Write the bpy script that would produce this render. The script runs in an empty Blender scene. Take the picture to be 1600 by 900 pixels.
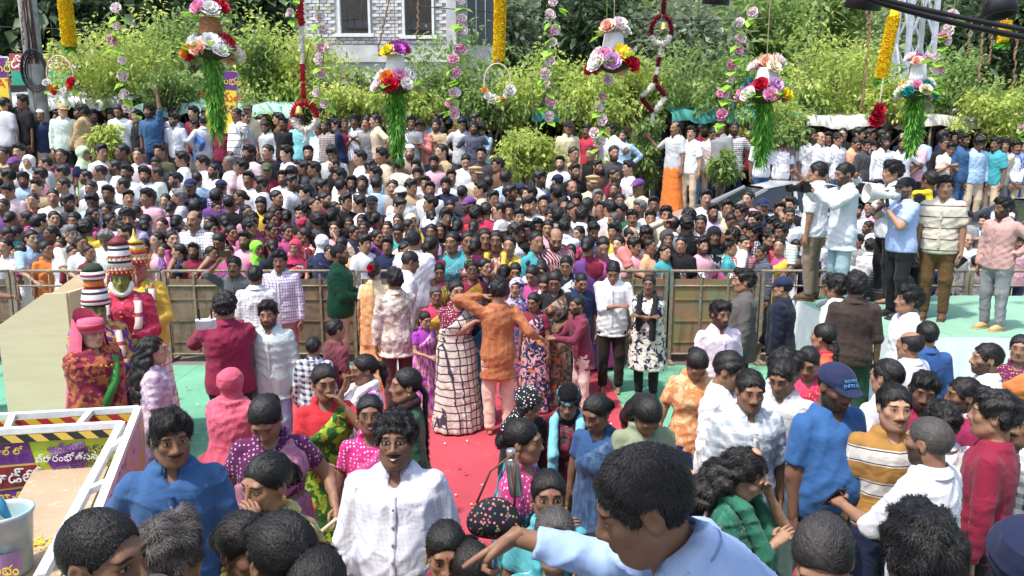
import bpy, math, random
import numpy as np
from mathutils import Vector, Matrix, Euler
# ------------------------------------------------------------------ camera, sky, sun, exposure
S = bpy.context.scene
COL = S.collection
random.seed(7); RNG = np.random.default_rng(7)
CAM_H, F_PX, HORIZ = 3.0, 1155.0, 244.0
PITCH = math.atan((450 - HORIZ) / F_PX)
cam = bpy.data.cameras.new("camera"); cam.lens = 36 * F_PX / 1600; cam.sensor_width = 36
cam.clip_start = 0.05; cam.clip_end = 2000
camo = bpy.data.objects.new("camera", cam); COL.objects.link(camo)
camo.location = (0, 0, CAM_H); camo.rotation_euler = (math.pi / 2 - PITCH, 0, 0)
S.camera = camo
SUN_ELEV, SUN_AZ = math.radians(64), math.radians(-128)   # azimuth from +Y, clockwise seen from above
W = bpy.data.worlds.new("World"); S.world = W; W.use_nodes = True
_n = W.node_tree.nodes; _bg = _n["Background"]
_sky = _n.new("ShaderNodeTexSky"); _sky.sky_type = 'NISHITA'; _sky.sun_disc = False
_sky.sun_elevation = SUN_ELEV; _sky.sun_rotation = SUN_AZ
_sky.air_density = 1.0; _sky.dust_density = 2.5; _sky.ozone_density = 1.0
W.node_tree.links.new(_sky.outputs[0], _bg.inputs[0]); _bg.inputs[1].default_value = 0.15
_sl = bpy.data.lights.new("sun", 'SUN'); _sl.energy = 2.3; _sl.angle = math.radians(2.5); _sl.color = (1.0, 0.96, 0.90)
_so = bpy.data.objects.new("sun", _sl); COL.objects.link(_so)
_sd = Vector((math.sin(SUN_AZ) * math.cos(SUN_ELEV), math.cos(SUN_AZ) * math.cos(SUN_ELEV), math.sin(SUN_ELEV)))
_so.rotation_euler = _sd.to_track_quat('Z', 'Y').to_euler(); _so.location = _sd * 60
S.view_settings.view_transform = 'Standard'; S.view_settings.look = 'None'
S.view_settings.exposure = 1.12; S.view_settings.gamma = 1.0
S.cycles.max_bounces = 6; S.cycles.diffuse_bounces = 3; S.cycles.glossy_bounces = 2
S.cycles.transparent_max_bounces = 8; S.cycles.transmission_bounces = 4

# ------------------------------------------------------------------ pixel rays (photo pixels, 1600 x 900) -> places
_ct, _st = math.cos(PITCH), math.sin(PITCH)
def ray(px, py):
    dx, dy = (px - 800) / F_PX, (450 - py) / F_PX
    return Vector((dx, _ct + dy * _st, -_st + dy * _ct))
def at(px, py, Z):
    return Vector((0, 0, CAM_H)) + ray(px, py) * Z
def at_z(px, py, z):
    r = ray(px, py); return at(px, py, (z - CAM_H) / r.z)
def at_y(px, py, Y):
    r = ray(px, py); return at(px, py, Y / r.y)
RAMP_Y0, RAMP_Y1, RAMP_Z, WALL_Y, WALL_Z = 10.95, 14.0, 1.20, 14.75, 1.95
def wall_top(X): return 1.93 - .036 * X
def ground(Y):
    if Y < 1.62: return 0.85
    if Y < 2.05: return 0.55
    if Y < 2.65: return 0.28
    if Y < RAMP_Y0: return 0.0
    if Y < RAMP_Y1: return RAMP_Z * (Y - RAMP_Y0) / (RAMP_Y1 - RAMP_Y0)
    if Y < WALL_Y: return RAMP_Z
    return WALL_Z

# ------------------------------------------------------------------ objects
def mesh_np(name, V, Fq, smooth=True, mats=(), mi=None):
    """V (n,3) array; Fq list of arrays of polygons (m,k)"""
    me = bpy.data.meshes.new(name)
    if isinstance(Fq, np.ndarray): Fq = [Fq]
    Fq = [f for f in Fq if len(f)]
    V = np.asarray(V, np.float32)
    me.vertices.add(len(V)); me.vertices.foreach_set("co", V.ravel())
    nl = sum(f.size for f in Fq); npoly = sum(len(f) for f in Fq)
    me.loops.add(nl); me.loops.foreach_set("vertex_index", np.concatenate([f.ravel() for f in Fq]).astype(np.int32))
    me.polygons.add(npoly)
    tot = np.concatenate([np.full(len(f), f.shape[1]) for f in Fq])
    st = np.concatenate([[0], np.cumsum(tot)[:-1]])
    me.polygons.foreach_set("loop_start", st.astype(np.int32))
    if smooth: me.polygons.foreach_set("use_smooth", np.ones(npoly, bool))
    if mi is not None: me.polygons.foreach_set("material_index", np.asarray(mi, np.int32))
    me.update(calc_edges=True)
    for m in mats: me.materials.append(m)
    return me
def link(name, data, parent=None, loc=None, rot=None):
    o = bpy.data.objects.new(name, data); COL.objects.link(o)
    if parent: o.parent = parent
    if loc is not None: o.location = loc
    if rot is not None: o.rotation_euler = rot
    return o
def empty(name, loc=(0, 0, 0), rz=0.0):
    return link(name, None, None, loc, (0, 0, rz))
_labels = set()
def tag(o, label, cat, group=None):
    o["label"] = label; o["category"] = cat
    if group: o["group"] = group
    _labels.add(label)
    return o
def struct(o):
    o["kind"] = "structure"; return o
def stuff(o):
    o["kind"] = "stuff"; return o
class MB:
    """collects polygons"""
    def __init__(s): s.v = []; s.f = []; s.m = []
    def add(s, V, F, mi=0):
        b = len(s.v); s.v += [tuple(p) for p in V]
        for f in F: s.f.append(tuple(i + b for i in f)); s.m.append(mi)
        return s
    def box(s, c, d, M=None, mi=0):
        x, y, z = d[0] / 2, d[1] / 2, d[2] / 2
        V = [Vector(((-x, x)[i & 1], (-y, y)[i >> 1 & 1], (-z, z)[i >> 2 & 1])) for i in range(8)]
        if M is not None: V = [M @ p for p in V]
        V = [p + Vector(c) for p in V]
        return s.add(V, [(0, 2, 3, 1), (4, 5, 7, 6), (0, 1, 5, 4), (2, 6, 7, 3), (0, 4, 6, 2), (1, 3, 7, 5)], mi)
    def bar(s, a, b, w, h, mi=0, up=(0, 0, 1)):
        a, b = Vector(a), Vector(b); d = (b - a); L = d.length; d.normalize()
        u = Vector(up)
        if abs(d.dot(u)) > .95: u = Vector((0, 1, 0))
        x = d.cross(u).normalized(); u = x.cross(d)
        M = Matrix((x, d, u)).transposed()
        return s.box((a + b) / 2, (w, L, h), M, mi)
    def tube(s, pts, r, n=8, mi=0, cap=True):
        pts = [Vector(p) for p in pts]; rs = r if hasattr(r, '__len__') else [r] * len(pts)
        V = []; F = []
        pu = None
        for i, p in enumerate(pts):
            d = (pts[min(i + 1, len(pts) - 1)] - pts[max(i - 1, 0)])
            d = d.normalized() if d.length > 1e-9 else Vector((0, 0, 1))
            if pu is None: pu = Vector((1, 0, 0)) if abs(d.x) < .8 else Vector((0, 1, 0))
            x = (pu - d * pu.dot(d)).normalized(); pu = x; y = d.cross(x)
            for k in range(n):
                a = 2 * math.pi * k / n; V.append(p + (x * math.cos(a) + y * math.sin(a)) * rs[i])
        for i in range(len(pts) - 1):
            for k in range(n):
                F.append((i * n + k, i * n + (k + 1) % n, (i + 1) * n + (k + 1) % n, (i + 1) * n + k))
        if cap:
            F.append(tuple(range(n))[::-1]); F.append(tuple((len(pts) - 1) * n + k for k in range(n)))
        return s.add(V, F, mi)
    def lathe(s, prof, n=16, mi=0, c=(0, 0, 0), cap=True):
        V = []; F = []
        for r, z in prof:
            for k in range(n):
                a = 2 * math.pi * k / n; V.append((c[0] + r * math.cos(a), c[1] + r * math.sin(a), c[2] + z))
        for i in range(len(prof) - 1):
            for k in range(n):
                F.append((i * n + k, i * n + (k + 1) % n, (i + 1) * n + (k + 1) % n, (i + 1) * n + k))
        if cap:
            F.append(tuple(range(n))[::-1]); F.append(tuple((len(prof) - 1) * n + k for k in range(n)))
        return s.add(V, F, mi)
    def mesh(s, name, *mats, smooth=False):
        me = bpy.data.meshes.new(name); me.from_pydata(s.v, [], s.f)
        if len(mats) > 1: me.polygons.foreach_set("material_index", s.m)
        if smooth: me.polygons.foreach_set("use_smooth", [True] * len(s.f))
        for m in mats: me.materials.append(m)
        me.update(); return me
    def build(s, name, mats, parent=None, smooth=False, loc=None, rot=None):
        if not isinstance(mats, (list, tuple)): mats = [mats]
        return link(name, s.mesh(name, *mats, smooth=smooth), parent, loc, rot)

# ------------------------------------------------------------------ node helper
class NT:
    def __init__(s, name):
        s.mat = bpy.data.materials.new(name); s.mat.use_nodes = True
        s.t = s.mat.node_tree; s.b = s.t.nodes["Principled BSDF"]; s._o = {}
    def n(s, ty, **kw):
        nd = s.t.nodes.new(ty)
        for k, v in kw.items():
            if k.startswith('i_'): s.set(nd.inputs[int(k[2:]) if k[2:].isdigit() else k[2:]], v)
            else: setattr(nd, k, v)
        return nd
    def set(s, sock, v):
        if isinstance(v, bpy.types.NodeSocket): s.t.links.new(v, sock)
        elif hasattr(v, '__len__') and len(v) == 3 and sock.type == 'RGBA': sock.default_value = (*v, 1)
        else: sock.default_value = v
    def m(s, op, a, b=0.0, c=None, clamp=False):
        nd = s.t.nodes.new("ShaderNodeMath"); nd.operation = op; nd.use_clamp = clamp
        s.set(nd.inputs[0], a); s.set(nd.inputs[1], b)
        if c is not None: s.set(nd.inputs[2], c)
        return nd.outputs[0]
    def mix(s, f, a, b, mode='MIX'):
        nd = s.t.nodes.new("ShaderNodeMix"); nd.data_type = 'RGBA'; nd.blend_type = mode
        s.set(nd.inputs[0], f); s.set(nd.inputs[6], a); s.set(nd.inputs[7], b)
        return nd.outputs[2]
    def ss(s, x, a, b):
        nd = s.t.nodes.new("ShaderNodeMapRange"); nd.interpolation_type = 'SMOOTHSTEP'
        s.set(nd.inputs[0], x); nd.inputs[1].default_value = a; nd.inputs[2].default_value = b
        return nd.outputs[0]
    def coord(s, w='Object'):
        if 'tc' not in s._o: s._o['tc'] = s.t.nodes.new("ShaderNodeTexCoord")
        return s._o['tc'].outputs[w]
    def sep(s, v):
        nd = s.t.nodes.new("ShaderNodeSeparateXYZ"); s.set(nd.inputs[0], v); return nd.outputs
    def comb(s, x, y, z):
        nd = s.t.nodes.new("ShaderNodeCombineXYZ")
        for i, v in enumerate((x, y, z)): s.set(nd.inputs[i], v)
        return nd.outputs[0]
    def info(s):
        if 'oi' not in s._o: s._o['oi'] = s.t.nodes.new("ShaderNodeObjectInfo")
        return s._o['oi'].outputs
    def oattr(s, name, out='Color'):
        nd = s.t.nodes.new("ShaderNodeAttribute"); nd.attribute_type = 'OBJECT'; nd.attribute_name = name
        return nd.outputs[out]
    def noise(s, scale, v=None, detail=3.0, rough=.55, out='Fac', dist=0.0):
        nd = s.t.nodes.new("ShaderNodeTexNoise"); nd.inputs['Scale'].default_value = scale
        nd.inputs['Detail'].default_value = detail; nd.inputs['Roughness'].default_value = rough
        nd.inputs['Distortion'].default_value = dist
        s.set(nd.inputs['Vector'], v if v is not None else s.coord())
        return nd.outputs[out]
    def scale(s, v, xyz):
        nd = s.t.nodes.new("ShaderNodeVectorMath"); nd.operation = 'MULTIPLY'
        s.set(nd.inputs[0], v); nd.inputs[1].default_value = xyz; return nd.outputs[0]
    def vor(s, scale, v=None, out='Distance', feat='F1', rnd=1.0):
        nd = s.t.nodes.new("ShaderNodeTexVoronoi"); nd.feature = feat; nd.inputs['Scale'].default_value = scale
        nd.inputs['Randomness'].default_value = rnd
        s.set(nd.inputs['Vector'], v if v is not None else s.coord()); return nd.outputs[out]
    def bump(s, h, strength=.3, dist=.01):
        nd = s.t.nodes.new("ShaderNodeBump"); nd.inputs['Strength'].default_value = strength
        nd.inputs['Distance'].default_value = dist; s.set(nd.inputs['Height'], h)
        s.set(s.b.inputs['Normal'], nd.outputs[0])
    def done(s, color=None, rough=.8, spec=.3, metal=0.0):
        if color is not None: s.set(s.b.inputs['Base Color'], color)
        s.set(s.b.inputs['Roughness'], rough); s.b.inputs['Specular IOR Level'].default_value = spec
        s.b.inputs['Metallic'].default_value = metal
        return s.mat
def srgb(r, g=None, b=None):
    if g is None: r, g, b = r
    f = lambda c: (c / 255 / 12.92) if c / 255 <= .04045 else ((c / 255 + .055) / 1.055) ** 2.4
    return (f(r), f(g), f(b))
_simple = {}
def simple(name, col, rough=.7, spec=.3, metal=0.0, var=.12, nscale=8.0, bump=0.0):
    """base colour with slight wear"""
    if name in _simple: return _simple[name]
    t = NT(name); nz = t.noise(nscale)
    f = t.ss(nz, .3, .7)
    c = t.mix(f, tuple(x * (1 - var) for x in col), tuple(min(1, x * (1 + var)) for x in col))
    if bump: t.bump(t.noise(nscale * 6), bump, .01)
    _simple[name] = t.done(c, rough, spec, metal); return _simple[name]
DUMMY = bpy.data.materials.new("default")
# ------------------------------------------------------------------ smooth solids on a grid, meshed by surface nets
f32 = np.float32
class Grid:
    def __init__(s, lo, hi, h):
        s.h = h; s.lo = np.array(lo, float)
        n = np.ceil((np.array(hi, float) - s.lo) / h).astype(int) + 1
        s.ax = [(s.lo[i] + h * np.arange(n[i])).astype(f32) for i in range(3)]
        s.F = np.full(n, .25, f32)
    def block(s, lo, hi, m):
        sl = []; X = []
        for i in range(3):
            a = max(0, int((lo[i] - m - s.lo[i]) / s.h)); b = min(s.F.shape[i], int((hi[i] + m - s.lo[i]) / s.h) + 2)
            if b <= a: return None, None
            sl.append(slice(a, b)); sh = [1, 1, 1]; sh[i] = b - a; X.append(s.ax[i][a:b].reshape(sh))
        return tuple(sl), X
    def apply(s, lo, hi, fn, k=.02, op='u'):
        sl, X = s.block(lo, hi, k + 2.5 * s.h)
        if sl is None: return
        d = fn(*X); A = s.F[sl]
        if op == 'u':
            if k > 0:
                t = np.clip(.5 + .5 * (A - d) / k, 0, 1); s.F[sl] = A + (d - A) * t - k * t * (1 - t)
            else: s.F[sl] = np.minimum(A, d)
        else:
            d = -d
            if k > 0:
                t = np.clip(.5 - .5 * (A - d) / k, 0, 1); s.F[sl] = A + (d - A) * t + k * t * (1 - t)
            else: s.F[sl] = np.maximum(A, d)
    def cap(s, a, b, ra, rb=None, k=.02, op='u', cut=False, cuta=False):
        rb = ra if rb is None else rb
        a = np.array(a, float); b = np.array(b, float); ab = b - a; L2 = max(1e-9, ab @ ab); L = math.sqrt(L2)
        r = max(ra, rb)
        def fn(x, y, z):
            px, py, pz = x - f32(a[0]), y - f32(a[1]), z - f32(a[2])
            t0 = (px * f32(ab[0]) + py * f32(ab[1]) + pz * f32(ab[2])) / f32(L2); t = np.clip(t0, 0, 1)
            d = np.sqrt((px - t * f32(ab[0])) ** 2 + (py - t * f32(ab[1])) ** 2 + (pz - t * f32(ab[2])) ** 2) - (f32(ra) + t * f32(rb - ra))
            if cut: d = np.maximum(d, (t0 - 1) * f32(L))
            if cuta: d = np.maximum(d, -t0 * f32(L))
            return d
        s.apply(np.minimum(a, b) - r, np.maximum(a, b) + r, fn, k, op)
    def chain(s, pts, rs, k=.02, op='u', cut=False):
        for i in range(len(pts) - 1):
            s.cap(pts[i], pts[i + 1], rs[i], rs[i + 1], k, op, cut and i == len(pts) - 2)
    def ell(s, c, r, k=.02, op='u', M=None):
        c = np.array(c, float); R = max(r)
        def fn(x, y, z):
            px, py, pz = x - f32(c[0]), y - f32(c[1]), z - f32(c[2])
            if M is not None:
                px, py, pz = [px * f32(M[0][i]) + py * f32(M[1][i]) + pz * f32(M[2][i]) for i in range(3)]
            k0 = np.sqrt((px / f32(r[0])) ** 2 + (py / f32(r[1])) ** 2 + (pz / f32(r[2])) ** 2) + f32(1e-6)
            k1 = np.sqrt((px / f32(r[0] ** 2)) ** 2 + (py / f32(r[1] ** 2)) ** 2 + (pz / f32(r[2] ** 2)) ** 2) + f32(1e-6)
            return k0 * (k0 - 1) / k1
        e = np.array([R] * 3) if M is not None else np.array(r)
        s.apply(c - e, c + e, fn, k, op)
    def loft(s, prof, off=0.0, k=.02, op='u', T=None, z0=None, z1=None, mod=None, extra=None):
        """prof rows: z, half width, half depth, y centre.  T: torso matrix (np 4x4)"""
        P = np.array(prof, float); z0 = P[0, 0] if z0 is None else z0; z1 = P[-1, 0] if z1 is None else z1
        wa, wb = P[:, 1].max() + off, (P[:, 2] + abs(P[:, 3])).max() + off
        if T is None: lo, hi = (-wa, -wb, z0), (wa, wb, z1)
        else:
            c = np.array([[x, y, z, 1] for x in (-wa, wa) for y in (-wb, wb) for z in (z0, z1)]) @ T.T
            lo, hi = c[:, :3].min(0), c[:, :3].max(0); Ti = np.linalg.inv(T)
        def fn(x, y, z):
            if T is not None:
                x, y, z = [x * f32(Ti[i, 0]) + y * f32(Ti[i, 1]) + z * f32(Ti[i, 2]) + f32(Ti[i, 3]) for i in range(3)]
            a, b, c = [np.interp(z, P[:, 0], P[:, j]).astype(f32) for j in (1, 2, 3)]
            a = a + f32(off); b = b + f32(off); y_ = y - c
            if mod is not None:
                q = mod(x, y_, z); a = a * q; b = b * q
            d = (np.sqrt((x / a) ** 2 + (y_ / b) ** 2) - 1) * np.minimum(a, b)
            d = np.maximum(d, np.maximum(z - f32(z1), f32(z0) - z))
            if extra is not None: d = np.maximum(d, extra(x, y_, z))
            return d
        s.apply(lo, hi, fn, k, op)
    def halfspace(s, n, p, keep_below=True):
        n = np.array(n, float); n /= np.linalg.norm(n)
        d = s.ax[0].reshape(-1, 1, 1) * f32(n[0]) + s.ax[1].reshape(1, -1, 1) * f32(n[1]) + s.ax[2].reshape(1, 1, -1) * f32(n[2]) - f32(n @ np.array(p, float))
        s.F = np.maximum(s.F, d)
    def mesh(s):
        F = s.F; F[0] = F[-1] = .2; F[:, 0] = F[:, -1] = .2; F[:, :, 0] = F[:, :, -1] = .2
        neg = F < 0
        c = np.zeros(tuple(n - 1 for n in F.shape), np.int8)
        for i in (0, 1):
            for j in (0, 1):
                for l in (0, 1):
                    c += neg[i:F.shape[0] - 1 + i, j:F.shape[1] - 1 + j, l:F.shape[2] - 1 + l]
        I = np.argwhere((c > 0) & (c < 8))
        idx = np.full(c.shape, -1, np.int32); idx[tuple(I.T)] = np.arange(len(I))
        off = np.array([[i, j, l] for i in (0, 1) for j in (0, 1) for l in (0, 1)])
        val = np.stack([F[tuple((I + o).T)] for o in off], 1)
        acc = np.zeros((len(I), 3), f32); cnt = np.zeros(len(I), f32)
        for e0 in range(8):
            for b in (1, 2, 4):
                e1 = e0 | b
                if e1 == e0: continue
                va, vb = val[:, e0], val[:, e1]
                m = (va < 0) != (vb < 0)
                t = np.where(m, va / np.where(m, va - vb, 1), 0)
                acc += np.where(m[:, None], off[e0] + t[:, None] * (off[e1] - off[e0]), 0); cnt += m
        V = (I + acc / cnt[:, None]) * s.h + s.lo
        Q = []
        for ax in range(3):
            u, w = (ax + 1) % 3, (ax + 2) % 3
            A = np.take(neg, range(0, F.shape[ax] - 1), ax); B = np.take(neg, range(1, F.shape[ax]), ax)
            E = np.argwhere(A != B)
            E = E[(E[:, u] > 0) & (E[:, w] > 0) & (E[:, u] < F.shape[u] - 1) & (E[:, w] < F.shape[w] - 1)]
            if not len(E): continue
            eu = np.zeros(3, int); eu[u] = 1; ew = np.zeros(3, int); ew[w] = 1
            q = np.stack([idx[tuple((E - eu - ew).T)], idx[tuple((E - ew).T)], idx[tuple(E.T)], idx[tuple((E - eu).T)]], 1)
            fl = ~neg[tuple(E.T)]
            q[fl] = q[fl][:, ::-1]
            Q.append(q)
        Q = np.concatenate(Q); Q = Q[(Q >= 0).all(1)]
        return V.astype(f32), Q.astype(np.int32)
def vnormals(V, Q):
    a = V[Q[:, 2]] - V[Q[:, 0]]; b = V[Q[:, 3]] - V[Q[:, 1]]; n = np.cross(a, b)
    N = np.zeros_like(V)
    for i in range(3):
        N[:, i] = sum(np.bincount(Q[:, j], n[:, i], len(V)) for j in range(4))
    return N / (np.linalg.norm(N, axis=1, keepdims=True) + 1e-9)
def folds(V, Q, amp, seed=0, zsc=1.0):
    """drapery: warped ridges running round and down the cloth"""
    x, y, z = V.T; s = seed * 1.7
    w = np.sin(6 * x + s) + np.sin(7 * y + 1.3 * s) + .7 * np.sin(9 * z + s)
    a = np.sin(26 * z * zsc + 3.2 * w + 14 * x * np.sin(s) + s)
    b = np.sin(34 * (x + .6 * y) + 15 * z * zsc + 2.4 * w - s)
    c = np.sin(70 * (x * .6 - y + .5 * z * zsc) + 5 * w)
    r = (1 - np.abs(a)) ** 2.2 * 1.15 + (1 - np.abs(b)) ** 2 * .7 + c * .14 - .45
    return V + vnormals(V, Q) * np.array([1, 1, .25]) * (amp * r)[:, None]

# ------------------------------------------------------------------ head (local frame: face towards -Y)
def head_mesh(sex, h):
    g = Grid((-.10, -.135, -.215), (.10, .135, .14), h)
    f = sex == 'f'; w = .94 if f else 1.0
    g.ell((0, .014, .033), (.075, .094, .086), .02)
    g.ell((0, -.028, -.028), (.060 * w, .062, .086), .03)
    g.ell((0, -.030, -.070), (.050 * w, .050, .040), .03)
    g.ell((0, -.072, -.094), (.019 * w, .017, .016), .03)
    for q in (-1, 1):
        g.ell((q * .040, -.060, -.014), (.021, .020, .020), .025)
        g.cap((q * .056 * w, .0, -.055), (q * .03, -.05, -.095), .017, .014, .03)
    g.cap((-.036, -.076, .034), (.036, -.076, .034), .0125, .0125, .02)
    for q in (-1, 1): g.ell((q * .0315, -.101, .012), (.021, .019, .0135), .014, 's')
    for q in (-1, 1):
        g.ell((q * .0315, -.0745, .012), (.0155, .0135, .0125), .002)
        g.cap((q * .018, -.0815, .0215), (q * .046, -.0745, .0185), .0048, .0042, .006)
        g.cap((q * .02, -.0805, .0035), (q * .044, -.0735, .004), .004, .0035, .006)
    n = .85 if f else 1.0
    g.cap((0, -.084, .026), (0, -.108, -.020), .0075, .0105 * n, .014)
    g.ell((0, -.107, -.024), (.0125 * n, .0115, .010), .01)
    for q in (-1, 1): g.ell((q * .0135 * n, -.097, -.0275), (.0088, .0105, .0078), .007)
    g.ell((0, -.082, -.045), (.024, .014, .018), .02)
    g.chain([(-.024, -.082, -.057), (-.008, -.094, -.0525), (.008, -.094, -.0525), (.024, -.082, -.057)], [.0035, .0065, .0065, .0035], .006)
    g.chain([(-.022, -.082, -.060), (0, -.0925, -.0655), (.022, -.082, -.060)], [.0035, .0075, .0035], .006)
    g.cap((-.020, -.096, -.0590), (.020, -.096, -.0590), .0016, .0016, .004, 's')
    for q in (-1, 1):
        g.ell((q * .076, .012, .0), (.010, .021, .032), .008, M=None)
        g.ell((q * .086, .008, .004), (.008, .011, .019), .006, 's')
    nr = .047 if f else .055
    g.cap((0, .016, -.05), (0, .030, -.20), nr, nr * 1.06, .03)
    return g.mesh()
_hm = {}
def get_head(sex, h):
    if (sex, h) not in _hm: _hm[(sex, h)] = head_mesh(sex, h)
    return _hm[(sex, h)]

def hair_mesh(style, h):
    """hair in the head frame"""
    g = Grid((-.20, -.16, -.62 if style in ('long', 'braid', 'wavy') else -.20), (.20, .22, .20), h)
    men = style in ('short', 'crop', 'side', 'curly', 'messy', 'bald', 'quiff')
    t = dict(short=.012, crop=.006, side=.016, curly=.022, messy=.026, bald=.008, quiff=.018).get(style, .008)
    g.ell((0, .016, .036), (.0765 + t * .8, .096 + t * .75, .087 + t), .0)
    if style in ('side', 'quiff', 'messy'):
        q = dict(side=-.018, quiff=0.0, messy=.012)[style]
        g.chain([(q - .045, -.045, .105), (q, -.068, .112), (q + .045, -.045, .104)], [.022, .026, .022], .03)
    if style == 'bald': g.ell((0, -.03, .13), (.070, .105, .085), .02, 's')
    # open the face
    fz = dict(short=.072, crop=.074, side=.066, curly=.070, messy=.058, quiff=.076, bald=.10).get(style, .070)
    def face(x, y, z):
        a = np.sqrt((x / f32(.0735)) ** 2 + ((z - f32(fz - .105)) / f32(.105)) ** 2) - 1
        return np.maximum(a * f32(.075), y - f32(-.018) + 0 * z)
    g.apply((-.2, -.2, -.3), (.2, .2, .3), face, .008, 's')
    if men:
        # below the ears and in front of them, and a nape line
        g.apply((-.2, -.2, -.3), (.2, .2, .3), lambda x, y, z: np.maximum(z - (f32(-.012) - .55 * np.clip(y - .01, 0, .1)), -1 + 0 * x + 0 * y), .008, 's')
        g.apply((-.2, -.2, -.3), (.2, .2, .3), lambda x, y, z: np.maximum(np.maximum(z - f32(.03), np.abs(y - f32(.008)) - f32(.022)), f32(.058) - np.abs(x)), .006, 's')
    else:
        g.apply((-.2, -.2, -.3), (.2, .2, .3), lambda x, y, z: np.maximum(z - (f32(.0) - .75 * np.clip(y - .005, 0, .12)), -1 + 0 * x), .01, 's')
        g.cap((0, -.09, .095), (0, .0, .132), .0035, .0035, .006, 's')
        if style == 'bun':
            g.ell((0, .122, -.012), (.046, .036, .044), .015)
        elif style == 'braid':
            p = [(0, .10, -.01), (.01, .135, -.07), (.012, .13, -.16), (.01, .135, -.28), (.0, .14, -.40), (.0, .14, -.54)]
            n = 26
            for i in range(n):
                u = i / (n - 1) * (len(p) - 1); j = min(int(u), len(p) - 2); w = u - j
                c = [p[j][a] * (1 - w) + p[j + 1][a] * w for a in range(3)]
                r = .030 * (1 - .55 * i / n)
                g.ell((c[0] + (.008 if i % 2 else -.008), c[1], c[2]), (r, r * .8, .016), .006)
        elif style == 'pony':
            g.chain([(0, .10, .02), (0, .145, .0), (0, .150, -.07), (0, .135, -.16)], [.03, .030, .032, .012], .02)
        elif style in ('long', 'wavy'):
            g.chain([(0, .06, .02), (0, .10, -.08), (0, .115, -.20), (0, .12, -.34), (0, .12, -.50 if style == 'long' else -.44)], [.07, .072, .075, .070, .03], .03)
            for q in (-1, 1): g.chain([(q * .05, .03, .03), (q * .075, .05, -.08), (q * .07, .08, -.22)], [.035, .032, .03], .03)
    V, Q = g.mesh()
    x, y, z = V.T; N = vnormals(V, Q)
    if style in ('curly',): a = .0075 * (np.sin(95 * x + 3 * np.sin(60 * z)) * np.sin(90 * y + 2 * np.sin(70 * x)) + np.sin(100 * z + 3 * np.sin(70 * y)) * .8)
    elif style in ('messy', 'side', 'quiff', 'wavy'): a = .0055 * (np.sin(70 * x + 25 * y + 4 * np.sin(30 * z)) + .7 * np.sin(110 * x - 40 * y + 60 * z) + .5 * np.sin(40 * z + 60 * y))
    elif style == 'short': a = .0025 * (np.sin(120 * x + 30 * y) + np.sin(90 * z + 70 * y + 40 * x))
    else: a = .0006 * np.sin(150 * x + 30 * np.sin(20 * y))
    V = V + N * a[:, None].astype(f32)
    return V, Q, strands(V, Q, style, h, men)
def strands(V, Q, style, h, men):
    """locks lying on the hair mass: thin tapered strips that follow the combing direction"""
    r = np.random.default_rng(len(style)); n = int({True: 5200 if men else 9000, False: 2000 if men else 3000}[h < .006] if h < .010 else (420 if h < .014 else 0))
    if style == 'crop': n = int(n * .8)
    if not n: return None
    cc = V[Q].mean(1); ee = np.sqrt((cc[:, 0] / .0765) ** 2 + ((cc[:, 1] - .016) / .096) ** 2 + ((cc[:, 2] - .036) / .087) ** 2)
    out = (cc * 0 + vnormals(V, Q)[Q].mean(1)); rad = (cc - [0, .016, .036]) / (np.linalg.norm(cc - [0, .016, .036], axis=1, keepdims=True) + 1e-9); ok = ((out * rad).sum(1) > .55) if men else ((out * rad).sum(1) > .45) | (cc[:, 2] < -.05) | (cc[:, 1] > .12)
    pool = np.nonzero(ok)[0]; fc = pool[r.integers(0, len(pool), n)]; w = r.random((n, 4)); w /= w.sum(1, keepdims=True)
    P = (V[Q[fc]] * w[:, :, None]).sum(1); Nn = vnormals(V, Q)[Q[fc]].mean(1); Nn /= np.linalg.norm(Nn, axis=1, keepdims=True) + 1e-9
    if men: T = P - np.array([.01, .06, .16]); T[:, 1] -= .03; T[:, 2] -= .02
    else:
        T = np.stack([np.sign(P[:, 0]) * .25 * (P[:, 1] < .06) * (P[:, 2] > .04), np.where(P[:, 2] > -.03, .8, .05), np.where(P[:, 1] > .05, -.9, -.35)], 1)
        bun = P[:, 1] > .125
        if style == 'bun': T[bun] = np.cross(P[bun] - [0, .122, -.012], [0, 1., 0]) * 10
    T = T + r.normal(size=T.shape) * {'curly': .14, 'messy': .09, 'side': .05, 'quiff': .06, 'wavy': .25}.get(style, .03 if men else .12)
    T -= Nn * (T * Nn).sum(1, keepdims=True); T /= np.linalg.norm(T, axis=1, keepdims=True) + 1e-9
    L = {'short': .015, 'crop': .007, 'side': .028, 'curly': .018, 'messy': .030, 'bald': .010, 'quiff': .026}.get(style, .042) * (.6 + .8 * r.random(n)); L = L[:, None]
    lift = {'short': .26, 'crop': .35, 'side': .24, 'curly': .55, 'messy': .34, 'bald': .25, 'quiff': .30, 'wavy': .16}.get(style, .03)
    fly = r.random(n) < (.03 if men else .025); lift = np.where(fly, .55 if men else .30, lift)[:, None]
    S_ = np.cross(Nn, T); wd = ((.0011 if men else .0013) * (1.0 if h < .006 else 1.8 if h < .010 else 3.0)) * (.7 + .6 * r.random((n, 1)))
    cur = L ** 2 / .19; p1 = P + T * L * .5 + Nn * (L * lift * .55 - cur * .25 + .0006); p2 = - Nn * cur + P + T * L + Nn * L * (lift * .55 if men else lift * .6) - np.array([0, 0, 1.]) * L * (.15 if men else .05)
    P = P - Nn * .002
    SV = np.stack([P - S_ * wd, P + S_ * wd, p1 - S_ * wd * .8, p1 + S_ * wd * .8, p2], 1).reshape(-1, 3); b = np.arange(n)[:, None] * 5
    return SV, np.concatenate([b + [0, 1, 3], b + [0, 3, 2], b + [2, 3, 4]]).astype(np.int32)
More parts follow.
